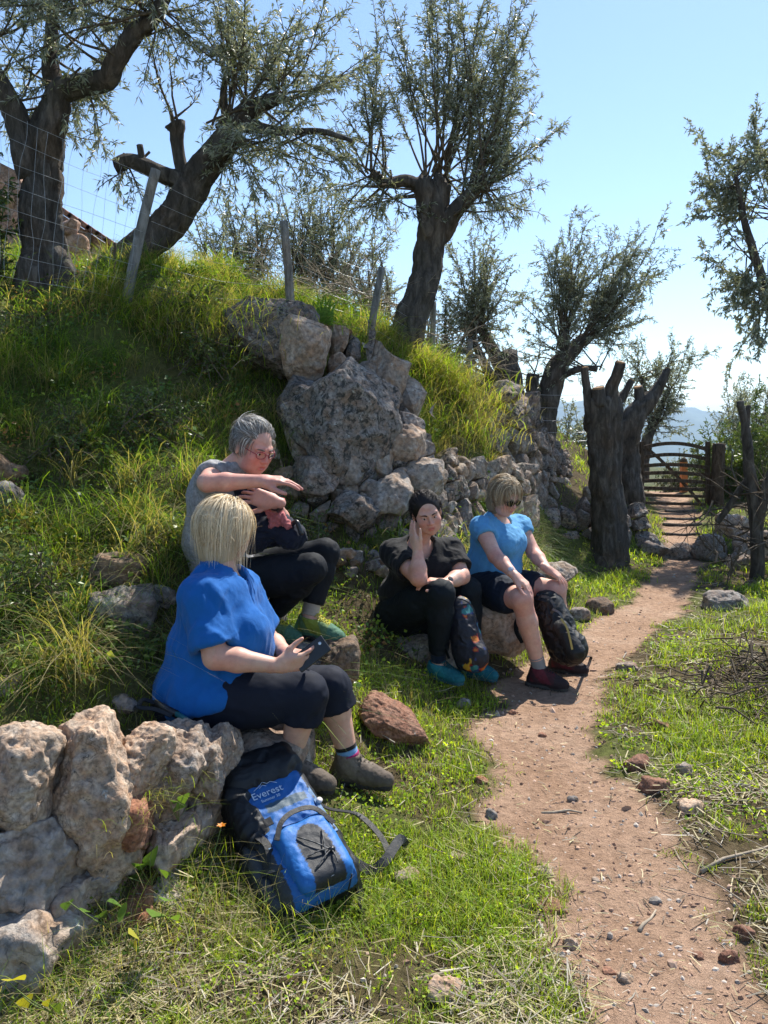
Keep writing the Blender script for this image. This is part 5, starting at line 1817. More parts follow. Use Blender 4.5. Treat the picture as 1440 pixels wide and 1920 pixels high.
def mesh_sdf(f, lo, hi, h, blk=4):
    """naive surface nets on a sparsely evaluated grid"""
    lo, hi = np.asarray(lo, float), np.asarray(hi, float)
    nb = np.ceil((hi - lo) / (h * blk)).astype(int) + 1
    n = nb * blk
    bi = np.stack(np.meshgrid(*[np.arange(k) for k in nb], indexing='ij'), -1).reshape(-1, 3)
    o_ = np.lexsort((bi[:, 2] // 6, bi[:, 1] // 6, bi[:, 0] // 6))
    cen = (lo + (bi[o_] * blk + (blk - 1) / 2) * h).astype(F32)
    d = np.empty(len(bi), F32)
    d[o_] = np.concatenate([f(c) for c in np.array_split(cen, max(1, len(cen) // 3000))])
    act = np.abs(d) < blk * h * 1.25 + h
    G = np.repeat(np.repeat(np.repeat(np.sign(d).reshape(nb).astype(F32), blk, 0), blk, 1), blk, 2)
    ab = bi[act]
    ab = ab[np.lexsort((ab[:, 2] // 6, ab[:, 1] // 6, ab[:, 0] // 6))]
    off = np.stack(np.meshgrid(*[np.arange(blk)] * 3, indexing='ij'), -1).reshape(-1, 3)
    idx = (ab[:, None, :] * blk + off[None]).reshape(-1, 3)
    val = np.concatenate([f((lo + s * h).astype(F32)) for s in np.array_split(idx, max(1, len(idx) // 14000))])
    G[idx[:, 0], idx[:, 1], idx[:, 2]] = val
    S_ = G < 0
    cnt = np.zeros(tuple(n - 1), np.int8)
    for o in np.ndindex(2, 2, 2):
        cnt += S_[o[0]:n[0] - 1 + o[0], o[1]:n[1] - 1 + o[1], o[2]:n[2] - 1 + o[2]]
    cells = np.argwhere((cnt > 0) & (cnt < 8))
    acc = np.zeros((len(cells), 3)); num = np.zeros(len(cells))
    cor = [np.array(o) for o in np.ndindex(2, 2, 2)]
    gv = [G[cells[:, 0] + o[0], cells[:, 1] + o[1], cells[:, 2] + o[2]] for o in cor]
    for i in range(8):
        for j in range(i + 1, 8):
            if np.abs(cor[i] - cor[j]).sum() != 1: continue
            m = (gv[i] < 0) != (gv[j] < 0)
            t = np.where(m, gv[i] / np.where(m, gv[i] - gv[j], 1), 0)
            pt = cor[i] + t[:, None] * (cor[j] - cor[i])
            acc += pt * m[:, None]; num += m
    V = lo + (cells + acc / num[:, None]) * h
    idm = np.full(tuple(n - 1), -1, np.int32)
    idm[cells[:, 0], cells[:, 1], cells[:, 2]] = np.arange(len(cells))
    Fq = []
    for ax in range(3):
        e = np.zeros(3, int); e[ax] = 1
        u, v = [(1, 2), (2, 0), (0, 1)][ax]
        A = S_[tuple(slice(0, n[k] - e[k]) for k in range(3))]
        Bq = S_[tuple(slice(e[k], n[k]) for k in range(3))]
        E = np.argwhere(A != Bq)
        E = E[(E[:, u] > 0) & (E[:, v] > 0) & (E[:, u] < n[u] - 1) & (E[:, v] < n[v] - 1)]
        du, dv = np.zeros(3, int), np.zeros(3, int)
        du[u] = 1; dv[v] = 1
        q = np.stack([idm[tuple((E - s).T)] for s in (du + dv, dv, 0 * du, du)], 1)
        flip = S_[tuple(E.T)]
        q = np.where(flip[:, None], q, q[:, ::-1])
        Fq.append(q[(q >= 0).all(1)])
    return V, np.concatenate(Fq)


def vnormals(V, Q):
    a, b, c, d = (V[Q[:, k]] for k in range(4))
    fn = np.cross(c - a, d - b)
    Nn = np.zeros_like(V)
    for k in range(4):
        for x in range(3): Nn[:, x] += np.bincount(Q[:, k], fn[:, x], len(V))
    return unit(Nn)


def relax(V, Q, it=1, lam=0.5):
    for _ in range(it):
        s_ = np.zeros_like(V); n_ = np.zeros(len(V))
        for a, b in ((0, 1), (1, 2), (2, 3), (3, 0), (1, 0), (2, 1), (3, 2), (0, 3)):
            n_ += np.bincount(Q[:, a], minlength=len(V))
            for x in range(3): s_[:, x] += np.bincount(Q[:, a], V[Q[:, b], x], len(V))
        V = V + lam * (s_ / n_[:, None] - V)
    return V


def basis(fwd, up):
    """columns: right (x), forward (y), up (z)"""
    y = unit(fwd)
    z = unit(np.asarray(up, float) - y * (np.asarray(up, float) @ y))
    return np.stack([np.cross(y, z), y, z], 1)


def bounds(prims, pad):
    L, U = [], []
    for q in prims:
        if q[0] == 'c':
            for c, r in ((q[1], q[3]), (q[2], q[4])): L.append(np.asarray(c) - r); U.append(np.asarray(c) + r)
        else:
            m = max(q[2]); L.append(np.asarray(q[1]) - m); U.append(np.asarray(q[1]) + m)
    return np.min(L, 0) - pad, np.max(U, 0) + pad


# ---- head: local coords x right, y towards the face, z up, origin mid-head
def head_sdf(q, mouth=0.0, full=1.0):
    d = sd_ell(q, (0, -.012, .032), (.077, .096, .088))
    d = smin(d, sd_ell(q, (0, .03, -.035), (.063 * full, .066, .08)), .03)
    d = smin(d, sd_ell(q, (0, .022, -.078), (.052 * full, .056, .036)), .03)
    d = smin(d, sd_ell(q, (0, .066, -.098), (.024, .02, .02)), .025)
    for s in (-1, 1):
        d = smin(d, sd_ell(q, (s * .04, .062, -.028), (.027 * full, .026, .024)), .025)
        d = smin(d, sd_ell(q, (s * .036, .05, -.066), (.024 * full, .028, .026)), .025)
        d = smin(d, sd_cone(q, (s * .012, .088, .024), (s * .046, .072, .026), .0095, .009), .014)
        d = smax(d, -sd_ell(q, (s * .032, .099, .004), (.018, .015, .0115)), .012)
        d = smin(d, sd_ell(q, (s * .081, -.008, -.008), (.009, .019, .031), np.array(Matrix.Rotation(s * -.35, 3, 'Z'))), .006)
    d = smin(d, sd_cone(q, (0, .090, .012), (0, .111, -.026), .0075, .0115), .012)
    for s in (-1, 1):
        d = smin(d, sd_ell(q, (s * .0125, .099, -.031), (.0085, .010, .008)), .007)
        d = smin(d, sd_ell(q, (s * .031, .0845, .0115), (.017, .0095, .0055)), .005)      # upper lid
        d = smin(d, sd_ell(q, (s * .031, .082, -.008), (.016, .008, .0045)), .006)     # lower lid
    d = smin(d, sd_ell(q, (0, .083, -.058), (.027, .018, .018)), .012)
    d = smin(d, sd_ell(q, (0, .096, -.056), (.020, .008, .0055)), .005)
    d = smin(d, sd_ell(q, (0, .095, -.070), (.018, .008, .0065)), .005)
    d = smax(d, -sd_ell(q, (0, .104, -.063), (.024, .012, .0016 + mouth)), .004)
    return d


def hand_prims(w, f, n, th, curls, thumb=(.5, .3), scale=1.0, spread=.12, wr=.026):
    """w wrist, f towards the knuckles, n out of the palm, th = +1/-1 side of the thumb along f x n; curls = bend of index..little per joint"""
    f = unit(f); n = unit(np.asarray(n, float) - f * (np.asarray(n, float) @ f)); s = np.cross(f, n) * th
    w = np.asarray(w, float)
    k = scale
    palm, fing = [], []
    offs = (.030, .0105, -.009, -.027)
    lens = ((.042, .026, .021), (.046, .030, .022), (.042, .028, .021), (.033, .021, .019))
    kn = []
    for i, o in enumerate(offs):
        b = w + (f * (.088 - .004 * abs(i - 1)) + s * o) * k
        kn.append(b)
        palm.append(('c', w + (f * .012 + s * o * .6) * k, b, .0185 * k, .0125 * k))
    palm.append(('c', w - f * .03 * k, w + f * .02 * k, wr * .95, .024 * k))
    palm.append(('c', w + (f * .03 + s * .018 + n * .006) * k, w + (f * .06 + s * .028) * k, .017 * k, .014 * k))
    for i in range(4):
        c = curls[i] if hasattr(curls[i], '__len__') else (curls[i],) * 3
        d = unit(f + s * spread * (1.2 - i * .8))
        p = kn[i]
        ang = 0.0
        r = (.0092, .0094, .0088, .0076)[i] * k
        for j in range(3):
            ang += c[j]
            dd = unit(d * math.cos(ang) + n * math.sin(ang))
            q = p + dd * lens[i][j] * k
            fing.append(('c', p, q, r * (1 - .08 * j), r * (1 - .08 * (j + 1))))
            p = q
    p = w + (f * .022 + s * .022 + n * .008) * k
    d = unit(f * thumb[0] + s * (1 - thumb[0] * .4) + n * thumb[1])
    q = p + d * .044 * k
    palm.append(('c', p, q, .0165 * k, .0125 * k))
    d = unit(d + f * .55 + n * thumb[1] * .3)
    p2 = q + d * .034 * k
    fing.append(('c', q, p2, .0115 * k, .0102 * k))
    d = unit(d + f * .25)
    fing.append(('c', p2, p2 + d * .028 * k, .0102 * k, .0082 * k))
    return palm, fing


def nail_meshes(parent, *a): pass


def col_mat(name, rough=.6, spec=.35, sss=0.0, weave=0.0, sheen=0.0, var=.15, vs=30):
    """colour from Col plus fine variation and weave"""
    m, nt, out = mat_new(name)
    a = N(nt, 'ShaderNodeAttribute', attribute_name='Col')
    v = coords(nt, 'Object')
    n1 = noise(nt, v, vs, 5, .6)
    c = mixc(nt, 1.0, a.outputs['Color'], ramp(nt, n1, [(.3, (1 - var,) * 3), (.7, (1 + var,) * 3)]), 'MULTIPLY')
    nrm = None
    if weave > 0:
        wv = noise(nt, v, 420, 3, .7)
        nrm = bump(nt, wv, weave, .0015)
        n2 = noise(nt, v, 24, 4, .5, .6)
        nrm = bump(nt, n2, weave * .8, .008, nrm)
    else:
        n2 = noise(nt, v, 190, 4, .6)
        nrm = bump(nt, n2, .25, .0015)
    p = principled(nt, out, c, rough, spec, nrm)
    if sss:
        p.inputs['Subsurface Weight'].default_value = sss
        p.inputs['Subsurface Radius'].default_value = (1.0, .35, .2)
        p.inputs['Subsurface Scale'].default_value = .008
    if sheen:
        p.inputs['Sheen Weight'].default_value = sheen
        p.inputs['Sheen Roughness'].default_value = .5
    return m


M['skin'] = col_mat('skin', .52, .4, .18, 0, 0, .07, 60)
M['cloth'] = col_mat('cloth', .85, .2, 0, .5, .08, .08, 20)
M['legging'] = col_mat('legging', .75, .18, 0, .25, 0, .06, 20)
M['boot'] = col_mat('boot_leather', .75, .25, 0, .7, 0, .2, 60)
M['nylon'] = col_mat('nylon', .55, .4, 0, .5, 0, .12, 30)
M['hair'] = mat_leafy('hair', .55, .35, .25, None, (1.0, .95, .8))
M['black'] = mat_simple('black_plastic', (.012, .012, .014), .35, .5, 60, .2, .05)
M['lens'] = mat_simple('dark_lens', (.01, .009, .009), .08, .6, 20, .1, 0)
M['frame_red'] = mat_simple('red_frame', (.30, .03, .05), .35, .5, 60, .1, .05)
M['metal'] = mat_simple('steel', (.55, .55, .56), .3, .5, 80, .1, .05, Metallic=1.0)
M['teal'] = mat_simple('teal_paint', (.01, .12, .14), .4, .5, 60, .1, .05)
M['badge'] = mat_simple('badge', (.6, .55, .55), .5, .4, 60, .2, .05)
M['eye_white'] = mat_simple('eye_white', (.62, .58, .55), .25, .5, 60, .05, 0)
M['iris'] = mat_simple('iris', (.035, .02, .012), .2, .5, 60, .2, 0)


def glass_mat():
    m, nt, out = mat_new('clear_lens')
    g = N(nt, 'ShaderNodeBsdfGlossy'); g.inputs['Roughness'].default_value = .03
    t = N(nt, 'ShaderNodeBsdfTransparent')
    fr = N(nt, 'ShaderNodeFresnel'); fr.inputs['IOR'].default_value = 1.45
    mx = N(nt, 'ShaderNodeMixShader')
    nt.links.new(fr.outputs[0], mx.inputs[0]); nt.links.new(t.outputs[0], mx.inputs[1]); nt.links.new(g.outputs[0], mx.inputs[2])
    nt.links.new(mx.outputs[0], out.inputs['Surface'])
    return m


M['clear'] = glass_mat()


class Person:
    """J: dictionary of joints (world points)"""
    def __init__(s, label, base, J, girth=1.0, h=.004, tone=(.58, .34, .25), hair=None):
        s.t = None
        s.label, s.base, s.J, s.h, s.tone, s.g = label, np.asarray(base, float), J, h, np.array(tone), girth
        s.torso = J['torso']
        s.R = basis(J['face'], J['head_up'])
        s.hc = np.asarray(J['head'], float)

    def to_local(s, P): return ((P - s.hc) @ s.R)

    def to_world(s, q): return s.hc + np.asarray(q, float) @ s.R.T

    def arms(s):
        J, g = s.J, s.g
        P = []
        for a in 'lr':
            sh, el, wr = J['sh_' + a], J['el_' + a], J['wr_' + a]
            P.append([('c', sh, el, .056 * g, .043 * g), ('c', el, el + (wr - el) * .35, .044 * g, .043 * g), ('c', el + (wr - el) * .35, wr, .043 * g, .027)])
        return P

    def traps(s, t=0.0):
        J = s.J
        return [('c', J['neck'] + np.array([0, 0, -.035]), J['sh_' + a], .058 * s.g + t, .056 * s.g + t) for a in 'lr']

    def legs(s):
        J, g = s.J, s.g
        P = []
        for a in 'lr':
            hp, kn, an = J['hip_' + a], J['kn_' + a], J['an_' + a]
            P.append([('c', hp, hp + (kn - hp) * .55, .098 * g, .084 * g), ('c', hp + (kn - hp) * .55, kn, .084 * g, .064 * g),
                      ('c', kn, kn + (an - kn) * .3, .061 * g, .058 * g), ('c', kn + (an - kn) * .3, an, .060 * g, .038), ('c', an, J['ft_' + a], .034, .026)])
        return P

    def body(s):
        J = s.J
        arms, legs = s.arms(), s.legs()
        neck = [('c', s.to_world((0, -.02, -.055)), J['neck'], .054, .062)] + s.traps()
        inner = [('e', q[1], tuple(x - .016 for x in q[2])) + tuple(q[3:]) for q in s.torso]
        hands = [hand_prims(J['wr_' + a], *J['hand_' + a]) for a in 'lr']
        allp = list(s.torso) + neck + sum(arms, []) + sum(legs, []) + sum([x[0] + x[1] for x in hands], [])
        lo, hi = bounds(allp, .03)
        hb = s.hc + np.array([[-.15] * 3, [.15] * 3])
        lo, hi = np.minimum(lo, hb[0]), np.maximum(hi, hb[1])

        def f(p):
            d = union(p, inner, .05)
            d = smin(d, union(p, neck, .03), .06)
            for a in arms: d = smin(d, union(p, a, .018), .03)
            for l in legs: d = smin(d, union(p, l, .02), .03)
            near = (np.abs(p[:, 0] - s.hc[0]) < .2) & (np.abs(p[:, 1] - s.hc[1]) < .2) & (np.abs(p[:, 2] - s.hc[2]) < .2)
            if near.any():
                q = ((p[near] - s.hc.astype(F32)) @ s.R.astype(F32))
                d[near] = smin(d[near], head_sdf(q, J.get('mouth', 0), J.get('full', 1)), .018)
            for a, (palm, fing) in zip('lr', hands):
                w_ = J['wr_' + a]
                near = (np.abs(p[:, 0] - w_[0]) < .28) & (np.abs(p[:, 1] - w_[1]) < .28) & (np.abs(p[:, 2] - w_[2]) < .28)
                if not near.any(): continue
                q = p[near]
                e = union(q, palm, .016)
                e = smin(e, union(q, fing, .0025), .007)
                d[near] = smin(d[near], e, .006)
            return d
        V, Q = mesh_sdf(f, lo, hi, s.h)
        # where clothes hide the skin the surface may be coarser: merge vertices there, still one closed surface
        hid = list(s.torso) + sum([l[:4 if J.get('covered') else 1] for l in legs], [])
        hm = np.concatenate([union(c, hid, .03) for c in np.array_split(V.astype(F32), max(1, len(V) // 4000))]) < .004
        key = np.floor(V[hm] / .022).astype(np.int64)
        _, inv = np.unique(key, axis=0, return_inverse=True)
        inv = inv.ravel()
        ids = np.zeros(len(V), np.int64)
        nk_ = int(inv.max()) + 1 if len(inv) else 0
        ids[hm] = inv
        ids[~hm] = nk_ + np.arange((~hm).sum())
        V2 = np.zeros((nk_ + (~hm).sum(), 3))
        cn = np.bincount(inv, minlength=nk_)
        for x in range(3): V2[:nk_, x] = np.bincount(inv, V[hm][:, x], nk_) / cn
        V2[nk_:] = V[~hm]
        Q = ids[Q]
        V = V2
        dif = Q != np.roll(Q, -1, 1)
        nd = dif.sum(1)
        Q4 = Q[(nd == 4) & (Q[:, 0] != Q[:, 2]) & (Q[:, 1] != Q[:, 3])]
        q3, d3 = Q[nd == 3], dif[nd == 3]
        Q3 = np.array([row[m_] for row, m_ in zip(q3, d3)]).reshape(-1, 3) if len(q3) else np.zeros((0, 3), int)
        _, u3 = np.unique(np.sort(Q3, 1), axis=0, return_index=True)
        Q3 = Q3[u3]
        q = s.to_local(V)
        rn = fbm(V * 9, 3, 5)
        bl_ = fbm(V * 28, 3, 15)[:, None] * np.array([.03, .10, .10]) + vnoise(V * 120, 25)[:, None] * np.array([.03, .05, .05])
        C = s.tone * (1 + .09 * rn[:, None] + bl_)
        red = np.exp(-(((np.abs(q[:, 0]) - .042) / .022) ** 2 + ((q[:, 1] - .075) / .04) ** 2 + ((q[:, 2] + .03) / .024) ** 2)) + .8 * np.exp(-((q[:, 0] / .016) ** 2 + ((q[:, 1] - .105) / .02) ** 2 + ((q[:, 2] + .024) / .018) ** 2))
        C = C * (1 - .55 * red.clip(0, 1)[:, None] * np.array([.0, .38, .36]))
        lip = np.exp(-((q[:, 0] / .021) ** 4 + ((q[:, 2] + .063) / .0115) ** 4)) * (q[:, 1] > .085)
        C = C * (1 - lip[:, None] * np.array([.18, .50, .45]))
        sock = sum(np.exp(-(((q[:, 0] - k * .032) / .019) ** 2 + ((q[:, 2] - .004) / .013) ** 2)) * (q[:, 1] > .06) for k in (-1, 1))
        C = C * (1 - sock[:, None] * np.array([.22, .26, .22]))
        for a in 'lr':     # knuckles and fingertips are redder, knees too
            dk = np.linalg.norm(V - J['wr_' + a], axis=1)
            C = C * (1 - (.18 * smoothstep(.09, .17, dk) * (dk < .25))[:, None] * np.array([0, .6, .6]))
        o = link('person', npmesh('person', V, [Q3, Q4], True, C), M['skin'])
        tag(o, s.label, 'person')
        s.t = o
        return o

    def part(s, name, f, lo, hi, col, mat, h=None, wrinkle=None, smooth_it=1, colf=None, parent=None):
        V, Q = mesh_sdf(f, lo, hi, h or s.h * 1.15)
        if smooth_it: V = relax(V, Q, smooth_it)
        if wrinkle is not None:
            V = V + vnormals(V, Q) * wrinkle(V)[:, None]
        C = np.tile(np.array(col, float), (len(V), 1)) if colf is None else colf(V)
        o = link(name, npmesh(name, V, Q, True, C), M[mat])
        o.parent = parent or s.t
        return o

    def add(s, name, mb, mat, smooth=True, parent=None):
        o = mb.build(name, M[mat], None, smooth)
        o.parent = parent or s.t
        return o

    def face(s, eyes=True, brow=(.10, .07, .05)):
        for k in (-1, 1):
            if eyes:
                mb = MB()
                D, F = ICO[3]
                mb.add(s.to_world(D * .0125 + np.array([k * .031, .0775, .003])), F)
                e = s.add('eye', mb, 'eye_white')
                mb = MB()
                mb.add(s.to_world(D * np.array([.0062, .0035, .0062]) + np.array([k * .031 + s.J.get('gaze', 0), .0878, .0025])), F)
                s.add('iris', mb, 'iris', True, e)
            mb = MB()
            C = catmull(np.array([(k * .014, .0965, .0205), (k * .03, .0945, .0265), (k * .05, .0785, .0235)]), 8)
            V, T, Q = tube(C, np.array([.0030, .0036, .0036, .0034, .003, .0026, .002, .001]), 6)
            mb.add(s.to_world(V), T, Q, np.array(brow))
            s.add('eyebrow', mb, 'hair')


def wrinkler(amp, scale, seed, dirv=None, stretch=3.0):
    """soft cloth folds: ridged noise stretched along dirv"""
    def f(V):
        P = V * scale
        if dirv is not None:
            d = unit(dirv)
            P = P - (P @ d)[:, None] * d * (1 - 1 / stretch)
        w = vnoise(P, seed) * .3
        n_ = fbm(P * 1.4 + w[:, None] * 1.5, 3, seed + 3)
        return amp * ((1 - 2 * np.abs(n_)).clip(-1, 1) * .7 + n_ * .5)
    return f


def hair_strands(person, n, comb, length, grav, seed, pal, region, cap=(.086, .106, .098), off=(0, -.012, .032), width=.0032, steps=12, curl=0.0, inward=0.25, lift=.012, name='hair', vary=(.85, 1.08), floor=None, clump=.35, parent=None):
    """strands rooted on the scalp, combed then falling; region(q)->bool chooses roots in head coords; comb(q)->direction"""
    r = np.random.default_rng(seed)
    D = unit(r.normal(size=(n * 4, 3)))
    cap, off = np.array(cap), np.array(off)
    q = D * cap * .97 + off
    q = q[region(q)][:n]
    n = len(q)
    L = length(q) * r.uniform(*vary, n)
    d = comb(q) + r.normal(size=(n, 3)) * .12
    nr_ = unit((q - off) / cap ** 2)
    d = unit(d - nr_ * (d * nr_).sum(1, keepdims=True))
    g = person.R.T @ np.array([0, 0, -1.0])
    pts = [q.copy()]      # roots
    ph = r.uniform(0, 6.283, (n, 3))
    lay = r.uniform(0, 1, n) ** 1.5 * lift
    cln = np.stack([vnoise(q * 45 + k, seed + k) for k in range(3)], 1)
    for k in range(steps):
        t = (k + 1) / steps
        w = grav * (.35 + .65 * t)
        d = unit(d * (1 - w) + g * w + cln * clump * .25 * (1 - t * .4))
        e0 = (pts[-1] - off) / cap
        m0 = np.linalg.norm(e0, axis=1)
        nr_ = unit(e0 / cap)
        od = (d * nr_).sum(1)
        hug = smoothstep(1.5, 1.12, m0)
        d = unit(d - nr_ * (np.maximum(od, 0) * hug)[:, None])
        p = pts[-1] + d * (L / steps)[:, None]
        if curl: p = p + np.sin(ph + k * 1.9) * curl
        e = (p - off) / (cap + lay[:, None])
        m = np.linalg.norm(e, axis=1)
        inside = m < 1
        p = np.where(inside[:, None], off + (cap + lay[:, None]) * e / np.maximum(m, 1e-6)[:, None], p)
        # lower part hugs the neck
        low = p[:, 2] < -.05
        c = p[:, :2] * 1.0 - np.array([0, -.02])
        p[:, :2] -= np.where(low[:, None], c * inward * (L / steps)[:, None] * 2, 0)
        d = unit(p - pts[-1])
        pts.append(p)
    A = person.to_world(np.stack(pts, 1).reshape(-1, 3)).reshape(n, steps + 1, 3)
    T = unit(np.gradient(A, axis=1))
    out = unit(A - person.hc)
    sd = unit(np.cross(T, out))
    tw = r.normal(0, .4, (n, 1, 1))
    sd = unit(sd + out * tw)
    nn = np.cross(sd, T)
    t = np.linspace(0, 1, steps + 1)
    w = width * r.uniform(.6, 1.3, (n, 1)) * (1 - .75 * t ** 3)[None]
    V = np.stack([A + sd * w[..., None] * .5, A - sd * w[..., None] * .5], 2).reshape(-1, 3)
    m = 2
    i, k = np.meshgrid(np.arange(n), np.arange(steps), indexing='ij')
    b = (i * (steps + 1) + k) * m
    Q = np.stack([b, b + 1, b + m + 1, b + m], -1).reshape(-1, 4)
    c0 = pick(pal, n, r, .18) * (1 + .25 * cln[:, :1])
    C = np.repeat(c0, (steps + 1) * m, 0)
    o = link(name, npmesh(name, V, Q, True, C), M['hair'])
    o.parent = parent or person.t
    return o


# ---- footwear
def shoe(person, ankle, toe_dir, sole_z, length, cols, name='boot', shaft=.07, h=.0055, lace=(.02, .02, .02), parent=None):
    """cols: upper, toe/trim, sole"""
    d = unit(np.array([toe_dir[0], toe_dir[1], toe_dir[2] if len(toe_dir) > 2 else 0]))
    up = unit(np.array([0, 0, 1.0]) - d * d[2])
    sd = np.cross(d, up)
    a = np.array([ankle[0], ankle[1], 0]); a[2] = sole_z
    Rm = np.stack([d, sd, up], 1)
    W = lambda x, y, z: a + Rm @ np.array([x, y, z])
    k = length / .28
    prims = [('c', W(-.012 * k, 0, .075), W(-.005, 0, .12 + shaft), .049 * k, .050 * k), ('c', W(-.05 * k, 0, .04), W(-.02 * k, 0, .08), .036 * k, .044 * k),
             ('c', W(.0, 0, .085), W(.085 * k, 0, .056), .047 * k, .042 * k), ('c', W(.08 * k, 0, .045), W(.165 * k, .004, .036), .041 * k, .032 * k), ('c', W(-.03 * k, 0, .035), W(.13 * k, 0, .03), .036, .04)]
    lo, hi = bounds(prims, .02)

    def f(p):
        e = union(p, prims, .03)
        e = smax(e, -sd_plane(p, W(0, 0, .012), up), .006)
        e = smax(e, sd_plane(p, W(0, 0, .095 + shaft), up + d * .12), .006)
        return smax(e, -sd_cone(p, W(-.006, 0, .11 + shaft * .6), W(-.006, 0, .22 + shaft), .040 * k, .043 * k), .006)

    def colf(V):
        x = (V - a) @ Rm
        c = np.tile(np.array(cols[0], float), (len(V), 1))
        m = smoothstep(.10 * k, .115 * k, x[:, 0]) + smoothstep(.040, .034, x[:, 2]) + smoothstep(-.045 * k, -.055 * k, x[:, 0])
        m = np.maximum(m, smoothstep(.3, .45, np.sin(x[:, 0] * 55 + x[:, 2] * 40)) * .7 * (np.abs(x[:, 1]) > .022))
        return c * (1 - m.clip(0, 1)[:, None]) + np.array(cols[1]) * m.clip(0, 1)[:, None]
    o = person.part(name, f, lo, hi, cols[0], 'boot', h, wrinkler(.0022, 40, 5), 1, colf, parent)
    sp = [('c', W(-.055 * k, 0, .006), W(.05 * k, 0, .006), .042 * k, .040 * k), ('c', W(.05 * k, 0, .006), W(.155 * k, .004, .008), .044 * k, .037 * k)]
    lo, hi = bounds(sp, .02)

    def fs(p):
        e = union(p, sp, .02)
        e = smax(e, sd_plane(p, W(0, 0, .026), up), .004)
        e = smax(e, -sd_plane(p, W(0, 0, -.004), up), .004)
        x = (p - a.astype(F32)) @ Rm.astype(F32)
        return e + .003 * (np.sin(x[:, 0] * 330) > .2) * (x[:, 2] < .008)
    person.part('sole', fs, lo, hi, cols[2], 'boot', h, None, 0, None, o)
    mb = MB()
    for i in range(5):
        x = .03 + .017 * i
        z = .138 - .42 * x + shaft * .25 * (i < 2)
        for s_ in (-1, 1):
            C = np.array([W(x * k, s_ * .024, z - .012), W((x + .006) * k, 0, z + .001), W((x + .014) * k, -s_ * .024, z - .017)])
            mb.add(*tube(catmull(C, 6), .0026, 5))
    mb.c = [np.tile(np.array(lace, float), (mb.n, 1))]
    person.add('laces', mb, 'cloth', True, o)
    return o


def sock(person, a, b, ra, rb, col, bands=None):
    mb = MB()
    n = 14
    C = catmull(np.array([a, b]), n)
    V, T, Q = tube(C, np.linspace(ra, rb, n) * (1 + .03 * np.sin(np.arange(n) * 2.1)), 20)
    cc = np.tile(np.array(col, float), (len(V), 1))
    if bands is not None:
        tt = np.clip(((V - a) @ (b - a)) / ((b - a) @ (b - a)), 0, 1)
        for lo_, hi_, c in bands: cc[(tt >= lo_) & (tt <= hi_)] = c
    mb.add(V, T, Q, cc)
    return person.add('sock', mb, 'cloth')

# ------------------------------------------------------------------ the four walkers
A_ = np.array


def seat_torso(c, r, R=None): return ('e', A_(c), r) if R is None else ('e', A_(c), r, R)


def infl(prims, t, drop=0):
    out = []
    for q in prims:
        if q[0] == 'c': out.append(('c', q[1], q[2], q[3] + t, q[4] + t))
        else: out.append(('e', q[1], tuple(x + t for x in q[2])) + tuple(q[3:]))
    return out


def shirt(p, col, sleeves, neck_cut, hem, thick=.014, wr=None, colf=None, extra=(), name='shirt', k=.06, mat='cloth', neck_r=.066):
    """sleeves: {'l': (t_end, r0, r1)}; neck_cut: list of prims removed; hem: (point, normal) plane; keep the side against the normal"""
    J = p.J
    tor = infl(p.torso, thick) + list(extra) + p.traps(thick * .9)
    sl = []
    for a, (t, r0, r1) in sleeves.items():
        sh, el = J['sh_' + a], J['el_' + a]
        e = sh + (el - sh) * t
        sl.append((('c', sh, e, r0, r1), e, unit(el - sh), ('c', sh + (el - sh) * (t - .18), el + (el - sh) * .2, p.g * .050, p.g * .056)))
    lo, hi = bounds(tor + [q[0] for q in sl], .03)

    def f(q):
        d = union(q, tor, k)
        d = smin(d, sd_cone(q, p.J['neck'] + A_([0, 0, -.03]), p.to_world((0, -.02, -.085)), .085, .05), .05)
        for c, e, n_, hole in sl:
            s_ = sd_cone(q, *c[1:])
            s_ = smax(s_, sd_plane(q, e, n_), .006)
            d = smin(d, s_, .045)
            d = np.maximum(d, -np.maximum(sd_cone(q, *hole[1:]), -sd_plane(q, e - n_ * .05, n_)))
        for c in neck_cut:
            d = smax(d, -(sd_cone(q, *c[1:]) if c[0] == 'c' else sd_ell(q, *c[1:])), .006)
        for pt, n_ in hem: d = smax(d, sd_plane(q, pt, n_), .008)
        return d
    return p.part(name, f, lo, hi, col, mat, p.h * 1.5, wr, 2, colf)


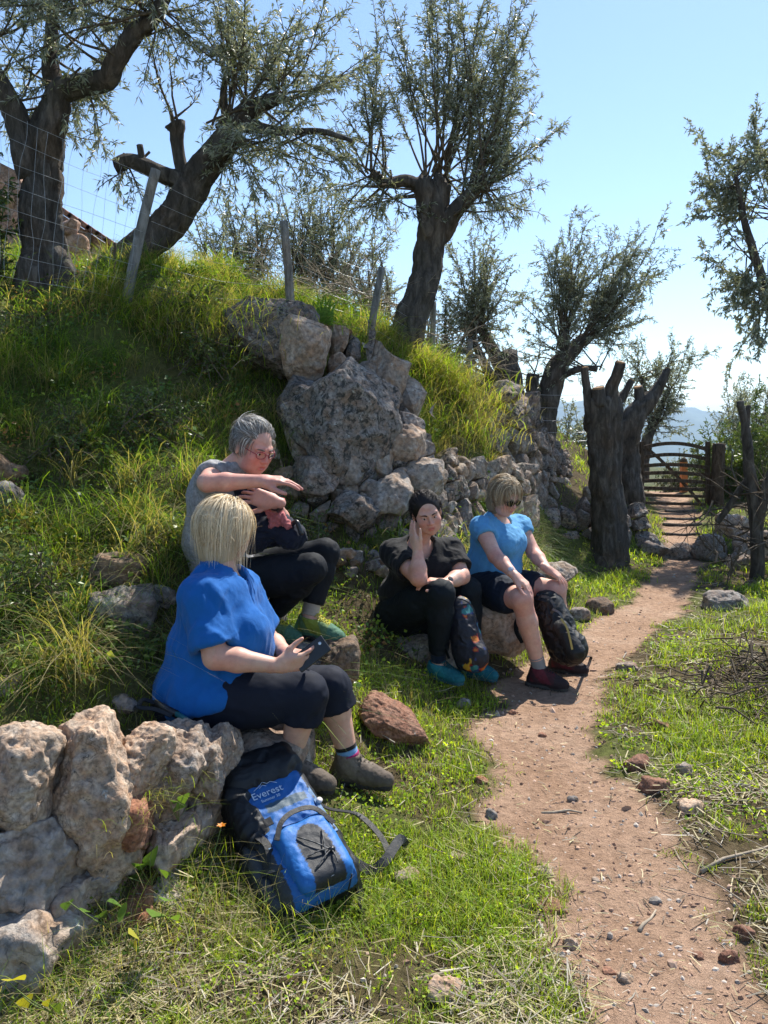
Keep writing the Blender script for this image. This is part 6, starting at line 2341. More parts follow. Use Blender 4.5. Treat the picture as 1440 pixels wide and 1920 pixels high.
def trousers(p, col, ends, waist, thick=.012, wr=None, name='trousers', mat='legging', flare=0.0, pelvis=None, hole=.01):
    """ends: {'l': share of the shin covered (1 = ankle), negative = share of the thigh}"""
    J = p.J
    L = p.legs()
    pr, cuts = [], []
    for a, lg in zip('lr', L):
        e = ends[a]
        hp, kn, an = J['hip_' + a], J['kn_' + a], J['an_' + a]
        if e >= 0: pt, n_ = kn + (an - kn) * e, unit(an - kn)
        else: pt, n_ = hp + (kn - hp) * -e, unit(kn - hp)
        th = infl(lg[:2], thick) + [('c', hp - A_([0, 0, .012]), hp + (kn - hp) * .6 - A_([0, 0, .008]), .098 * p.g + thick + .006, .086 * p.g + thick)]
        sn = infl(lg[2:4], thick) if e >= 0 else []
        if flare: sn.append(('c', kn + (an - kn) * .05, pt, p.g * .068 + flare * .4, p.g * .06 + flare))
        pr.append((th, sn, pt, n_))
    pel = infl(pelvis or [q for q in p.torso if q[1][2] == min(x[1][2] for x in p.torso)], thick)
    lo, hi = bounds(sum([x[0] + x[1] for x in pr], []) + pel, .03)

    def f(q):
        d = smax(union(q, pel, .07), sd_plane(q, *waist), .01)
        for th, sn, pt, n_ in pr:
            e = union(q, th, .025)
            if sn:
                g_ = smax(union(q, sn, .025), sd_plane(q, pt, n_), .006)
                if flare: g_ = np.maximum(g_, -np.maximum(sd_cone(q, pt - n_ * .1, pt + n_ * .1, p.g * .062 + flare * .5, p.g * .06 + flare * .5), -sd_plane(q, pt - n_ * .035, n_)))
                e = smin(e, g_, .02)
            else: e = smax(e, sd_plane(q, pt, n_), .006)
            d = smin(d, e, .045)
        return d
    return p.part(name, f, lo, hi, col, mat, p.h * 1.45, wr, 3)


# ============ woman in blue, back of the head to us
BLONDE = [(.76, .63, .43), (.80, .69, .50), (.70, .56, .37), (.83, .73, .55), (.62, .48, .31)]
J = dict(head=at(424, 992, 3.12), face=(.70, .70, -.16), head_up=(-.02, -.04, 1), neck=at(415, 1088, 3.08),
         torso=[('e', at(408, 1135, 3.08), (.135, .185, .155)), ('e', at(414, 1215, 3.08), (.192, .20, .16)), ('e', at(452, 1185, 2.99), (.09, .085, .085)), ('e', at(458, 1182, 3.17), (.09, .085, .085)),
                ('e', at(392, 1300, 3.07), (.185, .21, .125))],
         sh_r=at(378, 1120, 2.91), el_r=at(404, 1232, 2.83), wr_r=at(522, 1248, 2.86), hand_r=((1, .12, .12), (.05, .95, .45), 1, ((.35, .4, .3), (.4, .4, .3), (.5, .5, .3), (.55, .5, .3)), (.75, .5)),
         sh_l=at(452, 1105, 3.25), el_l=at(502, 1200, 3.27), wr_l=at(538, 1226, 3.10), hand_l=((.75, -.55, .02), (-.25, -.2, .95), 1, (.25, .25, .3, .35), (.6, .3)),
         hip_r=at(395, 1308, 2.95), kn_r=at(572, 1300, 2.93), an_r=at(545, 1462, 2.97), ft_r=at(552, 1490, 2.95),
         hip_l=at(405, 1300, 3.2), kn_l=at(618, 1288, 3.17), an_l=at(655, 1462, 3.17), ft_l=at(672, 1490, 3.15))
def plant_feet(J, feet):
    for a, (dr, sole) in feet.items():
        an = J['an_' + a].copy()
        an[2] = (gz(an[0], an[1]) + .008 if sole is None else sole) + .105
        J['an_' + a] = an
        dr = unit(np.append(np.array(dr, float)[:2], 0))
        J['ft_' + a] = an + dr * .06 + A_([0, 0, -.055])


plant_feet(J, {'l': ((1, -.28), None), 'r': ((1, -.35), None)})
pA = Person('woman in bright blue top seen from behind, seated with phone beside the wall', at(400, 1500, 3.05), J, 1.06, .0058, (.58, .34, .25))
pA.body()
blue = (.006, .105, .36)
nk = J['neck']
shirt(pA, blue, {'r': (.84, .072, .088), 'l': (.80, .07, .082)},
      [('c', nk + A_([.02, .02, .16]), nk + A_([.02, 0, -.012]), .075, .066), ('c', nk + A_([.05, -.01, .02]), nk + A_([.118, -.012, -.125]), .055, .006)],
      [(at(395, 1306, 3.07), A_([.25, -.05, -1.0]))], .02,
      lambda V: wrinkler(.009, 7, 3, (0.2, 0, 1), 3.2)(V) + wrinkler(.0035, 15, 4, (.4, .2, 1), 2.5)(V),
      extra=[('e', at(402, 1283, 3.07), (.228, .272, .16))])
navy = (.010, .013, .024)
trousers(pA, navy, {'r': .36, 'l': .30}, (at(390, 1250, 3.07), (0, 0, 1)), .020, wrinkler(.004, 9, 8), 'capri_trousers', flare=.022,
         pelvis=[('e', at(390, 1305, 3.07), (.185, .205, .125)), ('e', at(358, 1322, 3.07), (.12, .175, .095))])
for a, pts in (('r', [(592, 1330, 2.87), (598, 1352, 2.87), (602, 1372, 2.87)]), ('l', [(640, 1305, 3.1), (648, 1325, 3.1), (655, 1342, 3.1)])):
    pass
shoe(pA, J['an_l'] + A_([.0, 0, 0]), (1, -.28), J['an_l'][2] - .105, .285, ((.17, .135, .105), (.11, .085, .065), (.035, .03, .028)), 'boot', .045, lace=(.10, .08, .06))
shoe(pA, J['an_r'], (1, -.35), J['an_r'][2] - .105, .285, ((.17, .135, .105), (.11, .085, .065), (.035, .03, .028)), 'boot', .045, lace=(.10, .08, .06))
for a in 'lr':
    an, kn = J['an_' + a], J['kn_' + a]
    sock(pA, an + (kn - an) * .03, an + (kn - an) * .21, .045, .047, (.16, .32, .55), [(.72, 1.0, (.012, .012, .014))])
    mb = MB(); mb.add(*tube(catmull(A_([an + (kn - an) * .04 + unit(A_([.5, -.8, 0])) * .0, an + (kn - an) * .09]), 4), .0495, 18)); mb.c = [np.tile(A_((.30, .02, .10)), (mb.n, 1))]
    pA.add('boot_collar', mb, 'cloth')
# hair: blunt bob
fr = lambda q: (q[:, 1] < .045 + .03 * (q[:, 2] > .06)) & (q[:, 2] > -.09)
hair_strands(pA, 5200, lambda q: np.stack([q[:, 0] * 6, q[:, 1] * 5 - .25, -.2 + 0 * q[:, 0]], 1), lambda q: .185 + .62 * (q[:, 2] + .075).clip(0, .3), .42, 1, BLONDE, fr, (.088, .108, .098), width=.0026, lift=.014, inward=.12, steps=11, clump=.5, curl=.0010, vary=(.93, 1.03))
o = pA.part('hair_mass', lambda p: smax(smin(sd_ell(((p - pA.hc.astype(F32)) @ pA.R.astype(F32)), (0, -.012, .032), (.085, .105, .095)), sd_cone(((p - pA.hc.astype(F32)) @ pA.R.astype(F32)), (0, -.025, .0), (0, -.03, -.085), .086, .078), .04),
            -sd_ell(((p - pA.hc.astype(F32)) @ pA.R.astype(F32)), (0, .12, -.06), (.075, .085, .125)), .02), pA.hc - .24, pA.hc + .2, (.62, .49, .31), 'hair', .006, wrinkler(.004, 30, 91, (0, 0, 1), 8))
hair_strands(pA, 500, lambda q: np.stack([q[:, 0] * 8 + .05, q[:, 1] * 5 - .2, -.1 + 0 * q[:, 0]], 1), lambda q: .175 + .62 * (q[:, 2] + .075).clip(0, .3), .36, 21, BLONDE, fr, (.088, .108, .098), width=.0016, lift=.015, inward=.04, steps=12, clump=.7, curl=.0020, vary=(.6, 1.10), name='loose_hair')
# phone
mb = MB()
c = at(584, 1226, 2.88)
R3 = basis((.35, -.55, .75), (-.8, .1, .5))
for (sx, sy, sz, ox) in ((.036, .0045, .072, 0),):
    Vb = A_([(x * sx, y * sy, z * sz) for x in (-1, 1) for y in (-1, 1) for z in (-1, 1)])
Rm = basis((-.15, -.9, .35), (.75, .12, .55))
mb.add(c + Vb @ Rm.T, None, A_([(0, 1, 3, 2), (4, 6, 7, 5), (0, 4, 5, 1), (2, 3, 7, 6), (0, 2, 6, 4), (1, 5, 7, 3)]))
ph = empty('phone', c - A_([0, 0, .05]))
o = mb.build('case', M['black'], ph, False)
bv = o.modifiers.new('bevel', 'BEVEL'); bv.width = .004; bv.segments = 3
mb = MB(); mb.add(*tube(A_([c + Rm @ A_([.012, .0044, .05]), c + Rm @ A_([.012, .0062, .05])]), .006, 16)); mb.build('camera_lens', M['metal'], ph, False)
tag(ph, 'dark smartphone held in the hands of the woman in blue', 'phone')

# ============ grey-haired woman with glasses, arm stretched out
GREYH = [(.36, .34, .32), (.48, .46, .43), (.25, .23, .21), (.58, .56, .53), (.16, .14, .12)]
J = dict(head=at(474, 838, 3.60), face=(.70, -.58, -.40), head_up=(.20, -.12, 1), neck=at(420, 893, 3.72), mouth=.005, covered=1,
         torso=[('e', at(405, 935, 3.75), (.125, .17, .16)), ('e', at(405, 1010, 3.76), (.15, .175, .16)), ('e', at(440, 955, 3.68), (.07, .08, .075)), ('e', at(425, 1080, 3.76), (.17, .185, .125))],
         sh_r=at(398, 893, 3.60), el_r=at(388, 905, 3.36), wr_r=at(490, 902, 3.34), hand_r=((1, .0, .03), (.05, .25, -1), -1, ((.18, .25, .2), (.22, .28, .2), (.28, .3, .2), (.32, .3, .2)), (.85, .35)),
         sh_l=at(452, 898, 3.88), el_l=at(532, 985, 3.74), wr_l=at(514, 940, 3.47), hand_l=((-.92, -.15, .28), (-.1, .9, -.3), 1, ((.3, .5, .4), (.35, .5, .4), (.4, .5, .4), (.45, .5, .4)), (.7, .4)),
         hip_r=at(442, 1090, 3.64), kn_r=at(584, 1066, 3.50), an_r=at(502, 1165, 3.72), ft_r=at(512, 1185, 3.68),
         hip_l=at(455, 1080, 3.88), kn_l=at(610, 1036, 3.80), an_l=at(580, 1163, 3.72), ft_l=at(596, 1182, 3.70))
plant_feet(J, {'l': ((1, -.38), at(590, 1197, 3.70)[2]), 'r': ((1, -.38), at(505, 1200, 3.70)[2])})
pB = Person('grey-haired woman with red glasses on the bank, stretching out her bare arm', at(430, 1150, 3.75), J, .92, .0046, (.58, .32, .25))
pB.body()
nk = J['neck']
heather = lambda V: A_([.26, .26, .27]) * (1 + .35 * vnoise(V * 190, 3) + .2 * vnoise(V * 90, 4))[:, None]
shirt(pB, (.3, .3, .3), {'r': (.22, .066, .068), 'l': (.22, .066, .068)}, [('c', nk + A_([.04, -.02, .16]), nk + A_([.015, -.01, .0]), .075, .062)], [(at(415, 1075, 3.75), A_([0, 0, -1]))], .014,
      wrinkler(.006, 11, 13, (.3, 0, 1), 2.5), heather, name='sleeveless_top')
trousers(pB, (.008, .010, .014), {'r': .80, 'l': .80}, (at(410, 1040, 3.75), (0, 0, 1)), .012, wrinkler(.003, 16, 18), 'leggings')
for a, z in (('l', .0), ('r', .0)):
    an, kn = J['an_' + a], J['kn_' + a]
    sock(pB, an + (kn - an) * .02, an + (kn - an) * .24, .043, .045, (.36, .31, .26))
shoe(pB, J['an_l'], (1, -.38, -.12), at(590, 1197, 3.70)[2], .27, ((.22, .25, .035), (.07, .16, .10), (.02, .02, .022)), 'hiking_shoe', .012, lace=(.5, .42, .05))
shoe(pB, J['an_r'], (1, -.38, -.12), at(505, 1200, 3.70)[2], .27, ((.22, .25, .035), (.07, .16, .10), (.02, .02, .022)), 'hiking_shoe', .012, lace=(.5, .42, .05))
pB.face(True, (.20, .17, .15))
hair_strands(pB, 3000, lambda q: np.stack([q[:, 0] * 5, -.9 + 0 * q[:, 0], .55 - 4 * (q[:, 2] < .06)], 1), lambda q: .075 + .35 * (q[:, 2]).clip(0, .1) + .03 * (q[:, 1] < -.03), .14, 2, GREYH,
             lambda q: (q[:, 2] > -.075) & (q[:, 1] < np.where(q[:, 2] > .05, .058, np.where(q[:, 2] > .0, .012, -.025))), (.081, .100, .093), width=.0026, lift=.018, steps=8, clump=1.0, inward=.4)
pB.part('hair_mass', lambda p: smax(sd_ell(((p - pB.hc.astype(F32)) @ pB.R.astype(F32)), (0, -.022, .036), (.084, .098, .094)), -sd_ell(((p - pB.hc.astype(F32)) @ pB.R.astype(F32)), (0, .105, -.045), (.095, .09, .115)), .015), pB.hc - .16, pB.hc + .16, (.22, .205, .19), 'hair', .006)


def glasses(p, mat_frame, lens, rx=.024, rz=.017, name='glasses'):
    g = None
    mb = MB()
    for k in (-1, 1):
        a = np.linspace(0, 2 * np.pi, 25)
        C = np.stack([k * .033 + rx * np.cos(a), .101 - .006 * np.cos(a) * k, .002 + rz * np.sin(a)], 1)
        V, T, Q = tube(C, .0021, 6, False)
        mb.add(p.to_world(V), T, Q)
        C = catmull(A_([(k * (.033 + rx), .096, .006), (k * .076, .06, .010), (k * .082, .0, .012), (k * .080, -.02, -.004)]), 14)
        V, T, Q = tube(C, .0019, 6)
        mb.add(p.to_world(V), T, Q)
    V, T, Q = tube(catmull(A_([(-.010, .104, .006), (0, .108, .009), (.010, .104, .006)]), 8), .0019, 6)
    mb.add(p.to_world(V), T, Q)
    g = p.add(name, mb, mat_frame)
    for k in (-1, 1):
        a = np.linspace(0, 2 * np.pi, 24, endpoint=False)
        V = np.concatenate([np.stack([k * .033 + rx * np.cos(a), .101 - .006 * np.cos(a) * k, .002 + rz * np.sin(a)], 1), [[k * .033, .103, .002]]])
        mb = MB(); mb.add(p.to_world(V), A_([(i, (i + 1) % 24, 24) for i in range(24)]))
        p.add('lens', mb, lens, True, g)
    return g


glasses(pB, 'frame_red', 'clear')


def watch(p, a, strap, dial, r=.032, t=.06):
    wr, el = p.J['wr_' + a], p.J['el_' + a]
    d = unit(el - wr)
    c = wr + d * t * .6
    mb = MB(); mb.add(*tube(catmull(A_([c - d * .011, c + d * .011]), 4), r, 20, True)); w = p.add('watch', mb, strap)
    side = unit(A_([0, -1.0, .5]) - d * (A_([0, -1.0, .5]) @ d))
    mb = MB(); mb.add(*tube(A_([c + side * (r - .003), c + side * (r + .007)]), .017, 18)); p.add('dial', mb, dial, False, w)


watch(pB, 'l', 'black', 'black', .031)
# bundle on her lap: dark jacket with pink lining
def blob(name, mat, parent, prims, k, col, wr, h=.006, colf=None, cuts=(), it=1):
    lo, hi = bounds(prims, .03)
    def f(p):
        d = union(p, prims, k)
        for pt, n_ in cuts: d = smax(d, sd_plane(p, pt, n_), .01)
        return d
    V, Q = mesh_sdf(f, lo, hi, h)
    if it: V = relax(V, Q, it)
    if wr is not None: V = V + vnormals(V, Q) * wr(V)[:, None]
    C = np.tile(A_(col, float), (len(V), 1)) if colf is None else colf(V)
    o = link(name, npmesh(name, V, Q, True, C), M[mat])
    if parent is not None: place(o, parent)
    return o


b = empty('jacket_bundle', at(510, 1040, 3.6))
blob('jacket', 'cloth', b, [('e', at(500, 990, 3.60), (.13, .08, .085)), ('e', at(545, 1005, 3.56), (.075, .06, .06)), ('e', at(470, 950, 3.62), (.085, .06, .05)), ('c', at(450, 918, 3.62), at(500, 922, 3.60), .03, .025), ('e', at(465, 1010, 3.6), (.1, .09, .07))], .04, (.012, .015, .028),
     lambda V: wrinkler(.012, 14, 44)(V))
blob('lining', 'cloth', b, [('e', at(517, 968, 3.535), (.035, .03, .04)), ('c', at(500, 950, 3.54), at(540, 985, 3.52), .022, .018), ('c', at(512, 985, 3.52), at(528, 940, 3.54), .018, .014)], .02, (.42, .13, .13), wrinkler(.010, 24, 45), .0045)
mb = MB(); mb.add(*tube(catmull(A_([at(545, 985, 3.53), at(556, 978, 3.51), at(562, 992, 3.5), at(566, 1003, 3.5)]), 12), .011, 8)); o = mb.build('buckle', M['black'], b)
tag(b, 'crumpled dark jacket with pink lining on the lap of the grey-haired woman', 'jacket')

# ============ dark-haired woman, chin in hand
DARK = [(.020, .014, .012), (.032, .022, .018), (.014, .010, .009), (.06, .045, .04)]
J = dict(head=at(800, 962, 4.60), face=(.16, -.95, -.26), head_up=(-.20, -.2, 1), neck=at(782, 1022, 4.72), full=1.08, covered=1, gaze=.001,
         torso=[('e', at(790, 1058, 4.75), (.185, .13, .155)), ('e', at(778, 1110, 4.80), (.215, .165, .14)), ('e', at(775, 1070, 4.66), (.08, .08, .075)), ('e', at(818, 1068, 4.68), (.08, .08, .075)), ('e', at(768, 1155, 4.85), (.215, .20, .125))],
         sh_r=at(737, 1036, 4.70), el_r=at(785, 1084, 4.40), wr_r=at(783, 1031, 4.45), hand_r=((-.36, .26, 1), (.84, .5, .1), -1, ((.10, .2, .15), (.10, .2, .15), (.15, .22, .15), (.2, .25, .15)), (.75, .1), .95),
         sh_l=at(846, 1032, 4.78), el_l=at(866, 1080, 4.62), wr_l=at(833, 1094, 4.44), hand_l=((-1, -.05, .22), (.05, .1, -1), 1, ((.4, .5, .4), (.45, .5, .4), (.5, .5, .4), (.5, .5, .4)), (.7, .4)),
         hip_r=at(742, 1150, 4.76), kn_r=at(826, 1112, 4.40), an_r=at(822, 1226, 4.50), ft_r=at(834, 1243, 4.45),
         hip_l=at(792, 1150, 4.92), kn_l=at(878, 1108, 4.66), an_l=at(884, 1226, 4.74), ft_l=at(892, 1240, 4.68))
plant_feet(J, {'r': ((.72, -.62), None), 'l': ((.72, -.5), None)})
pC = Person('dark-haired woman in black resting her chin on her hand', at(770, 1250, 4.75), J, 1.10, .0050, (.60, .37, .28))
pC.body()
nk = J['neck']
blackc = (.010, .010, .012)
shirt(pC, blackc, {'r': (.66, .072, .086), 'l': (.72, .072, .084)}, [('c', nk + A_([.035, -.06, .17]), nk + A_([.015, -.05, -.035]), .095, .078)], [(at(770, 1160, 4.8), A_([0, 0, -1]))], .016,
      lambda V: wrinkler(.007, 10, 23, (.2, 0, 1), 2.5)(V), name='t_shirt')
trousers(pC, (.007, .011, .015), {'r': .86, 'l': .86}, (at(770, 1120, 4.8), (0, 0, 1)), .013, wrinkler(.004, 13, 28), 'leggings')
for a in 'lr':
    an, kn = J['an_' + a], J['kn_' + a]
    sock(pC, an + (kn - an) * .02, an + (kn - an) * .18, .044, .050, (.01, .02, .045))
shoe(pC, J['an_r'], (.72, -.62), J['an_r'][2] - .105, .27, ((.025, .20, .24), (.015, .13, .17), (.03, .10, .13)), 'trainer', .005, lace=(.02, .1, .12))
shoe(pC, J['an_l'], (.72, -.5), J['an_l'][2] - .105, .27, ((.025, .20, .24), (.015, .13, .17), (.03, .10, .13)), 'trainer', .005, lace=(.02, .1, .12))
pC.face(True, (.02, .014, .012))
hair_strands(pC, 2600, lambda q: np.stack([q[:, 0] * 7, -.8 + 0 * q[:, 0], .5 - 3 * (q[:, 2] < .07)], 1), lambda q: .10 + .3 * q[:, 2].clip(0, .1), .10, 3, DARK,
             lambda q: (q[:, 2] > -.07) & (q[:, 1] < np.where(q[:, 2] > .075, .035, np.where(q[:, 2] > .02, .005, -.02))), (.089, .106, .100), width=.0022, lift=.012, steps=10, curl=.0008, clump=.25)
pC.part('hair_mass', lambda p: smax(smin(sd_ell(((p - pC.hc.astype(F32)) @ pC.R.astype(F32)), (0, -.022, .036), (.090, .102, .099)), sd_ell(((p - pC.hc.astype(F32)) @ pC.R.astype(F32)), (-.065, -.075, -.06), (.05, .045, .05)), .03),
        -sd_ell(((p - pC.hc.astype(F32)) @ pC.R.astype(F32)), (0, .112, -.02), (.084, .090, .112)), .015), pC.hc - .19, pC.hc + .19, (.016, .012, .010), 'hair', .006)
# loose curls
hair_strands(pC, 420, lambda q: np.stack([q[:, 0] * 14, -.3 + 0 * q[:, 0], .2 + 0 * q[:, 0]], 1), lambda q: .05 + 0 * q[:, 0], .15, 4, DARK, lambda q: (q[:, 2] > -.06) & (q[:, 1] < .03) & (np.abs(q[:, 0]) > .03), (.093, .11, .103), width=.0018, lift=.014, curl=.003, steps=12, name='curls')
watch(pC, 'l', 'metal', 'black', .029)
# ============ woman in light blue with sunglasses
BOB = [(.42, .32, .20), (.52, .42, .28), (.33, .25, .16), (.60, .50, .36), (.26, .19, .12)]
J = dict(head=at(946, 930, 5.02), face=(.52, -.72, -.42), head_up=(.12, -.2, 1), neck=at(930, 980, 5.12), full=1.06,
         torso=[('e', at(930, 1012, 5.12), (.155, .15, .15)), ('e', at(925, 1060, 5.12), (.18, .175, .14)), ('e', at(945, 1022, 5.0), (.075, .075, .07)), ('e', at(962, 1018, 5.1), (.075, .075, .07)), ('e', at(920, 1100, 5.12), (.20, .19, .115))],
         sh_r=at(903, 990, 4.98), el_r=at(928, 1042, 4.80), wr_r=at(966, 1080, 4.62), hand_r=((.72, -.35, -.55), (-.25, .25, -1), -1, ((.25, .35, .3), (.28, .35, .3), (.3, .35, .3), (.35, .35, .3)), (.8, .2)),
         sh_l=at(974, 985, 5.24), el_l=at(1000, 1036, 5.12), wr_l=at(1026, 1067, 4.93), hand_l=((.78, -.3, -.5), (-.25, .25, -1), 1, (.25, .28, .3, .35), (.8, .2)),
         hip_r=at(912, 1102, 5.0), kn_r=at(978, 1124, 4.58), an_r=at(1013, 1212, 4.66), ft_r=at(1026, 1236, 4.63),
         hip_l=at(935, 1095, 5.25), kn_l=at(1042, 1108, 4.92), an_l=at(1052, 1210, 4.95), ft_l=at(1064, 1230, 4.92))
plant_feet(J, {'r': ((.85, -.5), None), 'l': ((.85, -.5), None)})
pD = Person('woman in light blue T-shirt and sunglasses seated with hands on her knees', at(930, 1200, 5.0), J, 1.04, .0060, (.62, .35, .27))
pD.body()
nk = J['neck']
shirt(pD, (.10, .31, .56), {'r': (.34, .066, .070), 'l': (.34, .066, .070)}, [('c', nk + A_([.04, -.04, .17]), nk + A_([.02, -.035, -.02]), .088, .070)], [(at(920, 1100, 5.12), A_([0, 0, -1]))], .014,
      lambda V: wrinkler(.006, 11, 33, (.3, 0, 1), 2.6)(V) + wrinkler(.003, 24, 35, (1, 0, .4), 2)(V), name='t_shirt')
trousers(pD, (.010, .016, .030), {'r': -.80, 'l': -.74}, (at(920, 1072, 5.1), (0, 0, 1)), .020, wrinkler(.005, 13, 38), 'shorts')
for a in 'lr':
    an, kn = J['an_' + a], J['kn_' + a]
    sock(pD, an + (kn - an) * .02, an + (kn - an) * .2, .043, .045, (.25, .25, .26))
    shoe(pD, J['an_' + a], (.85, -.5), J['an_' + a][2] - .105, .27, ((.11, .018, .028), (.03, .02, .022), (.06, .055, .05)), 'boot', .035, lace=(.02, .02, .02))
pD.face(False, (.3, .24, .18))
glasses(pD, 'black', 'lens', .027, .021, 'sunglasses')
hair_strands(pD, 3000, lambda q: np.stack([q[:, 0] * 9, q[:, 1] * 4 - .25, -.2 + 0 * q[:, 0]], 1), lambda q: .12 + .55 * (q[:, 2] + .05).clip(0, .3), .40, 5, BOB,
             lambda q: (q[:, 2] > -.05) & (q[:, 1] < np.where(q[:, 2] > .07, .06, .02)), (.086, .106, .097), width=.0028, lift=.016, inward=.15, steps=12, clump=.5)
hair_strands(pD, 420, lambda q: np.stack([q[:, 0] * 9 + .25, .6 + 0 * q[:, 0], -.3 + 0 * q[:, 0]], 1), lambda q: .038 + 0 * q[:, 0], .2, 6, BOB, lambda q: (q[:, 2] > .075) & (q[:, 1] > .035), (.086, .106, .097), width=.0026, lift=.012, steps=8, name='fringe')
pD.part('hair_mass', lambda p: smax(smin(sd_ell(((p - pD.hc.astype(F32)) @ pD.R.astype(F32)), (0, -.02, .034), (.088, .104, .098)), sd_cone(((p - pD.hc.astype(F32)) @ pD.R.astype(F32)), (0, -.03, .0), (0, -.035, -.075), .086, .08), .03),
        -sd_ell(((p - pD.hc.astype(F32)) @ pD.R.astype(F32)), (0, .115, -.055), (.082, .092, .118)), .015), pD.hc - .2, pD.hc + .2, (.27, .2, .12), 'hair', .006)
watch(pD, 'r', 'metal', 'metal', .031)

# ------------------------------------------------------------------ rucksacks and small things
def ribbon(pts, w, n=24, nrm=(0, 0, 1), th=.002):
    """flat webbing strap along pts"""
    C = catmull(A_([np.asarray(p, float) for p in pts]), n)
    T = unit(np.gradient(C, axis=0))
    sd = unit(np.cross(T, np.asarray(nrm, float)))
    nn = np.cross(sd, T)
    V = np.stack([C + sd * w / 2 + nn * th, C - sd * w / 2 + nn * th, C - sd * w / 2 - nn * th, C + sd * w / 2 - nn * th], 1).reshape(-1, 3)
    Q = []
    for i in range(n - 1):
        for j in range(4): Q.append((i * 4 + j, i * 4 + (j + 1) % 4, i * 4 + 4 + (j + 1) % 4, i * 4 + 4 + j))
    e = (n - 1) * 4
    Q += [(3, 2, 1, 0), (e, e + 1, e + 2, e + 3)]
    return V, None, A_(Q)


def rb(parent, name, pts, w, col, nrm=(0, 0, 1), mat='nylon', th=.002, n=24):
    mb = MB()
    V, T, Q = ribbon(pts, w, n, nrm, th)
    mb.add(V, T, Q, A_(col, float))
    return mb.build(name, M[mat], parent, False)


# -- the blue trekking rucksack in front
bot, top = at(596, 1668, 2.46), at(478, 1450, 2.84)
ax = unit(top - bot)
L = np.linalg.norm(top - bot)
n0 = A_([.30, -.62, .75]); n0 = unit(n0 - ax * (n0 @ ax))        # front panel looks up and towards us
s0 = np.cross(ax, n0)                                            # across; positive = right in the picture
if s0[0] < 0: s0 = -s0
RB = np.stack([s0, ax, n0], 1)
BW = lambda x, y, z: bot + RB @ A_([x, y, z])
bl = lambda V: (V - bot) @ RB
bp = empty('rucksack', BW(0, 0, -.1))
tag(bp, 'blue and black trekking rucksack lying against the craggy wall', 'backpack')
BLK, BLU = (.007, .008, .010), (.010, .105, .34)


def rb_sdf(p, boxes, k, r):
    q = (p - bot.astype(F32)) @ RB.astype(F32)
    d = None
    for c, hs in boxes:
        e = np.abs(q - A_(c, F32)) - (A_(hs, F32) - r)
        e = np.sqrt((np.maximum(e, 0) ** 2).sum(1)) + np.minimum(e.max(1), 0) - r
        d = e if d is None else smin(d, e, k)
    return d


def box_part(name, boxes, k, r, colf, wr, mat='nylon', h=.0058, parent=bp, cut=None):
    C = A_([BW(*A_(c) + A_(s_) * A_(hs)) for c, hs in boxes for s_ in np.ndindex(2, 2, 2) for s_ in [A_(s_) * 2 - 1]])
    lo, hi = C.min(0) - .02, C.max(0) + .02
    f = (lambda p: rb_sdf(p, boxes, k, r)) if cut is None else (lambda p: cut(p, rb_sdf(p, boxes, k, r)))
    V, Q = mesh_sdf(f, lo, hi, h)
    V = relax(V, Q, 2)
    if wr is not None: V = V + vnormals(V, Q) * wr(V)[:, None]
    o = link(name, npmesh(name, V, Q, True, colf(bl(V)) if callable(colf) else np.tile(A_(colf, float), (len(V), 1))), M[mat])
    place(o, parent)
    return o


def body_col(q):
    c = np.tile(A_(BLK), (len(q), 1))
    blue = (np.abs(q[:, 0]) < .118 - .0 * q[:, 1]) & (q[:, 2] > .035) & (q[:, 1] < .43)
    c[blue] = BLU
    mesh = (q[:, 0] > -.06) & (q[:, 0] < .1) & (q[:, 1] > .285) & (q[:, 1] < .322) & (q[:, 2] > .04)
    c[mesh] = (.035, .075, .11)
    side = (q[:, 0] < -.118) & (q[:, 1] < .2)
    c[side] = (.030, .036, .042)
    return c


box_part('pack_body', [((0, .2, 0), (.15, .25, .085)), ((0, .06, .03), (.13, .10, .07))], .06, .055, body_col, lambda V: wrinkler(.006, 10, 55)(V))
box_part('front_pocket', [((.005, .075, .10), (.105, .125, .045))], .03, .04,
         lambda q: np.where(((np.abs(q[:, 0] - .010) < .056 + .12 * np.minimum(q[:, 1] - .02, 0) * -.3) & (q[:, 1] < .085) | (((q[:, 0] - .010) / .056) ** 2 + ((q[:, 1] - .085) / .075) ** 2 < 1))[:, None], A_([(.020, .022, .026)]), A_([(.012, .13, .41)])),
         lambda V: wrinkler(.003, 14, 57)(V))
box_part('lid', [((.0, .49, .02), (.15, .085, .08)), ((0, .46, .06), (.14, .04, .04))], .05, .05, BLK, lambda V: wrinkler(.010, 11, 59)(V))
box_part('side_pocket', [((-.165, .10, -.01), (.03, .13, .07))], .03, .028, (.028, .034, .040), lambda V: wrinkler(.006, 16, 61)(V))
box_part('side_panel', [((-.13, .32, .02), (.05, .13, .08))], .03, .04, BLK, lambda V: wrinkler(.010, 12, 63)(V))
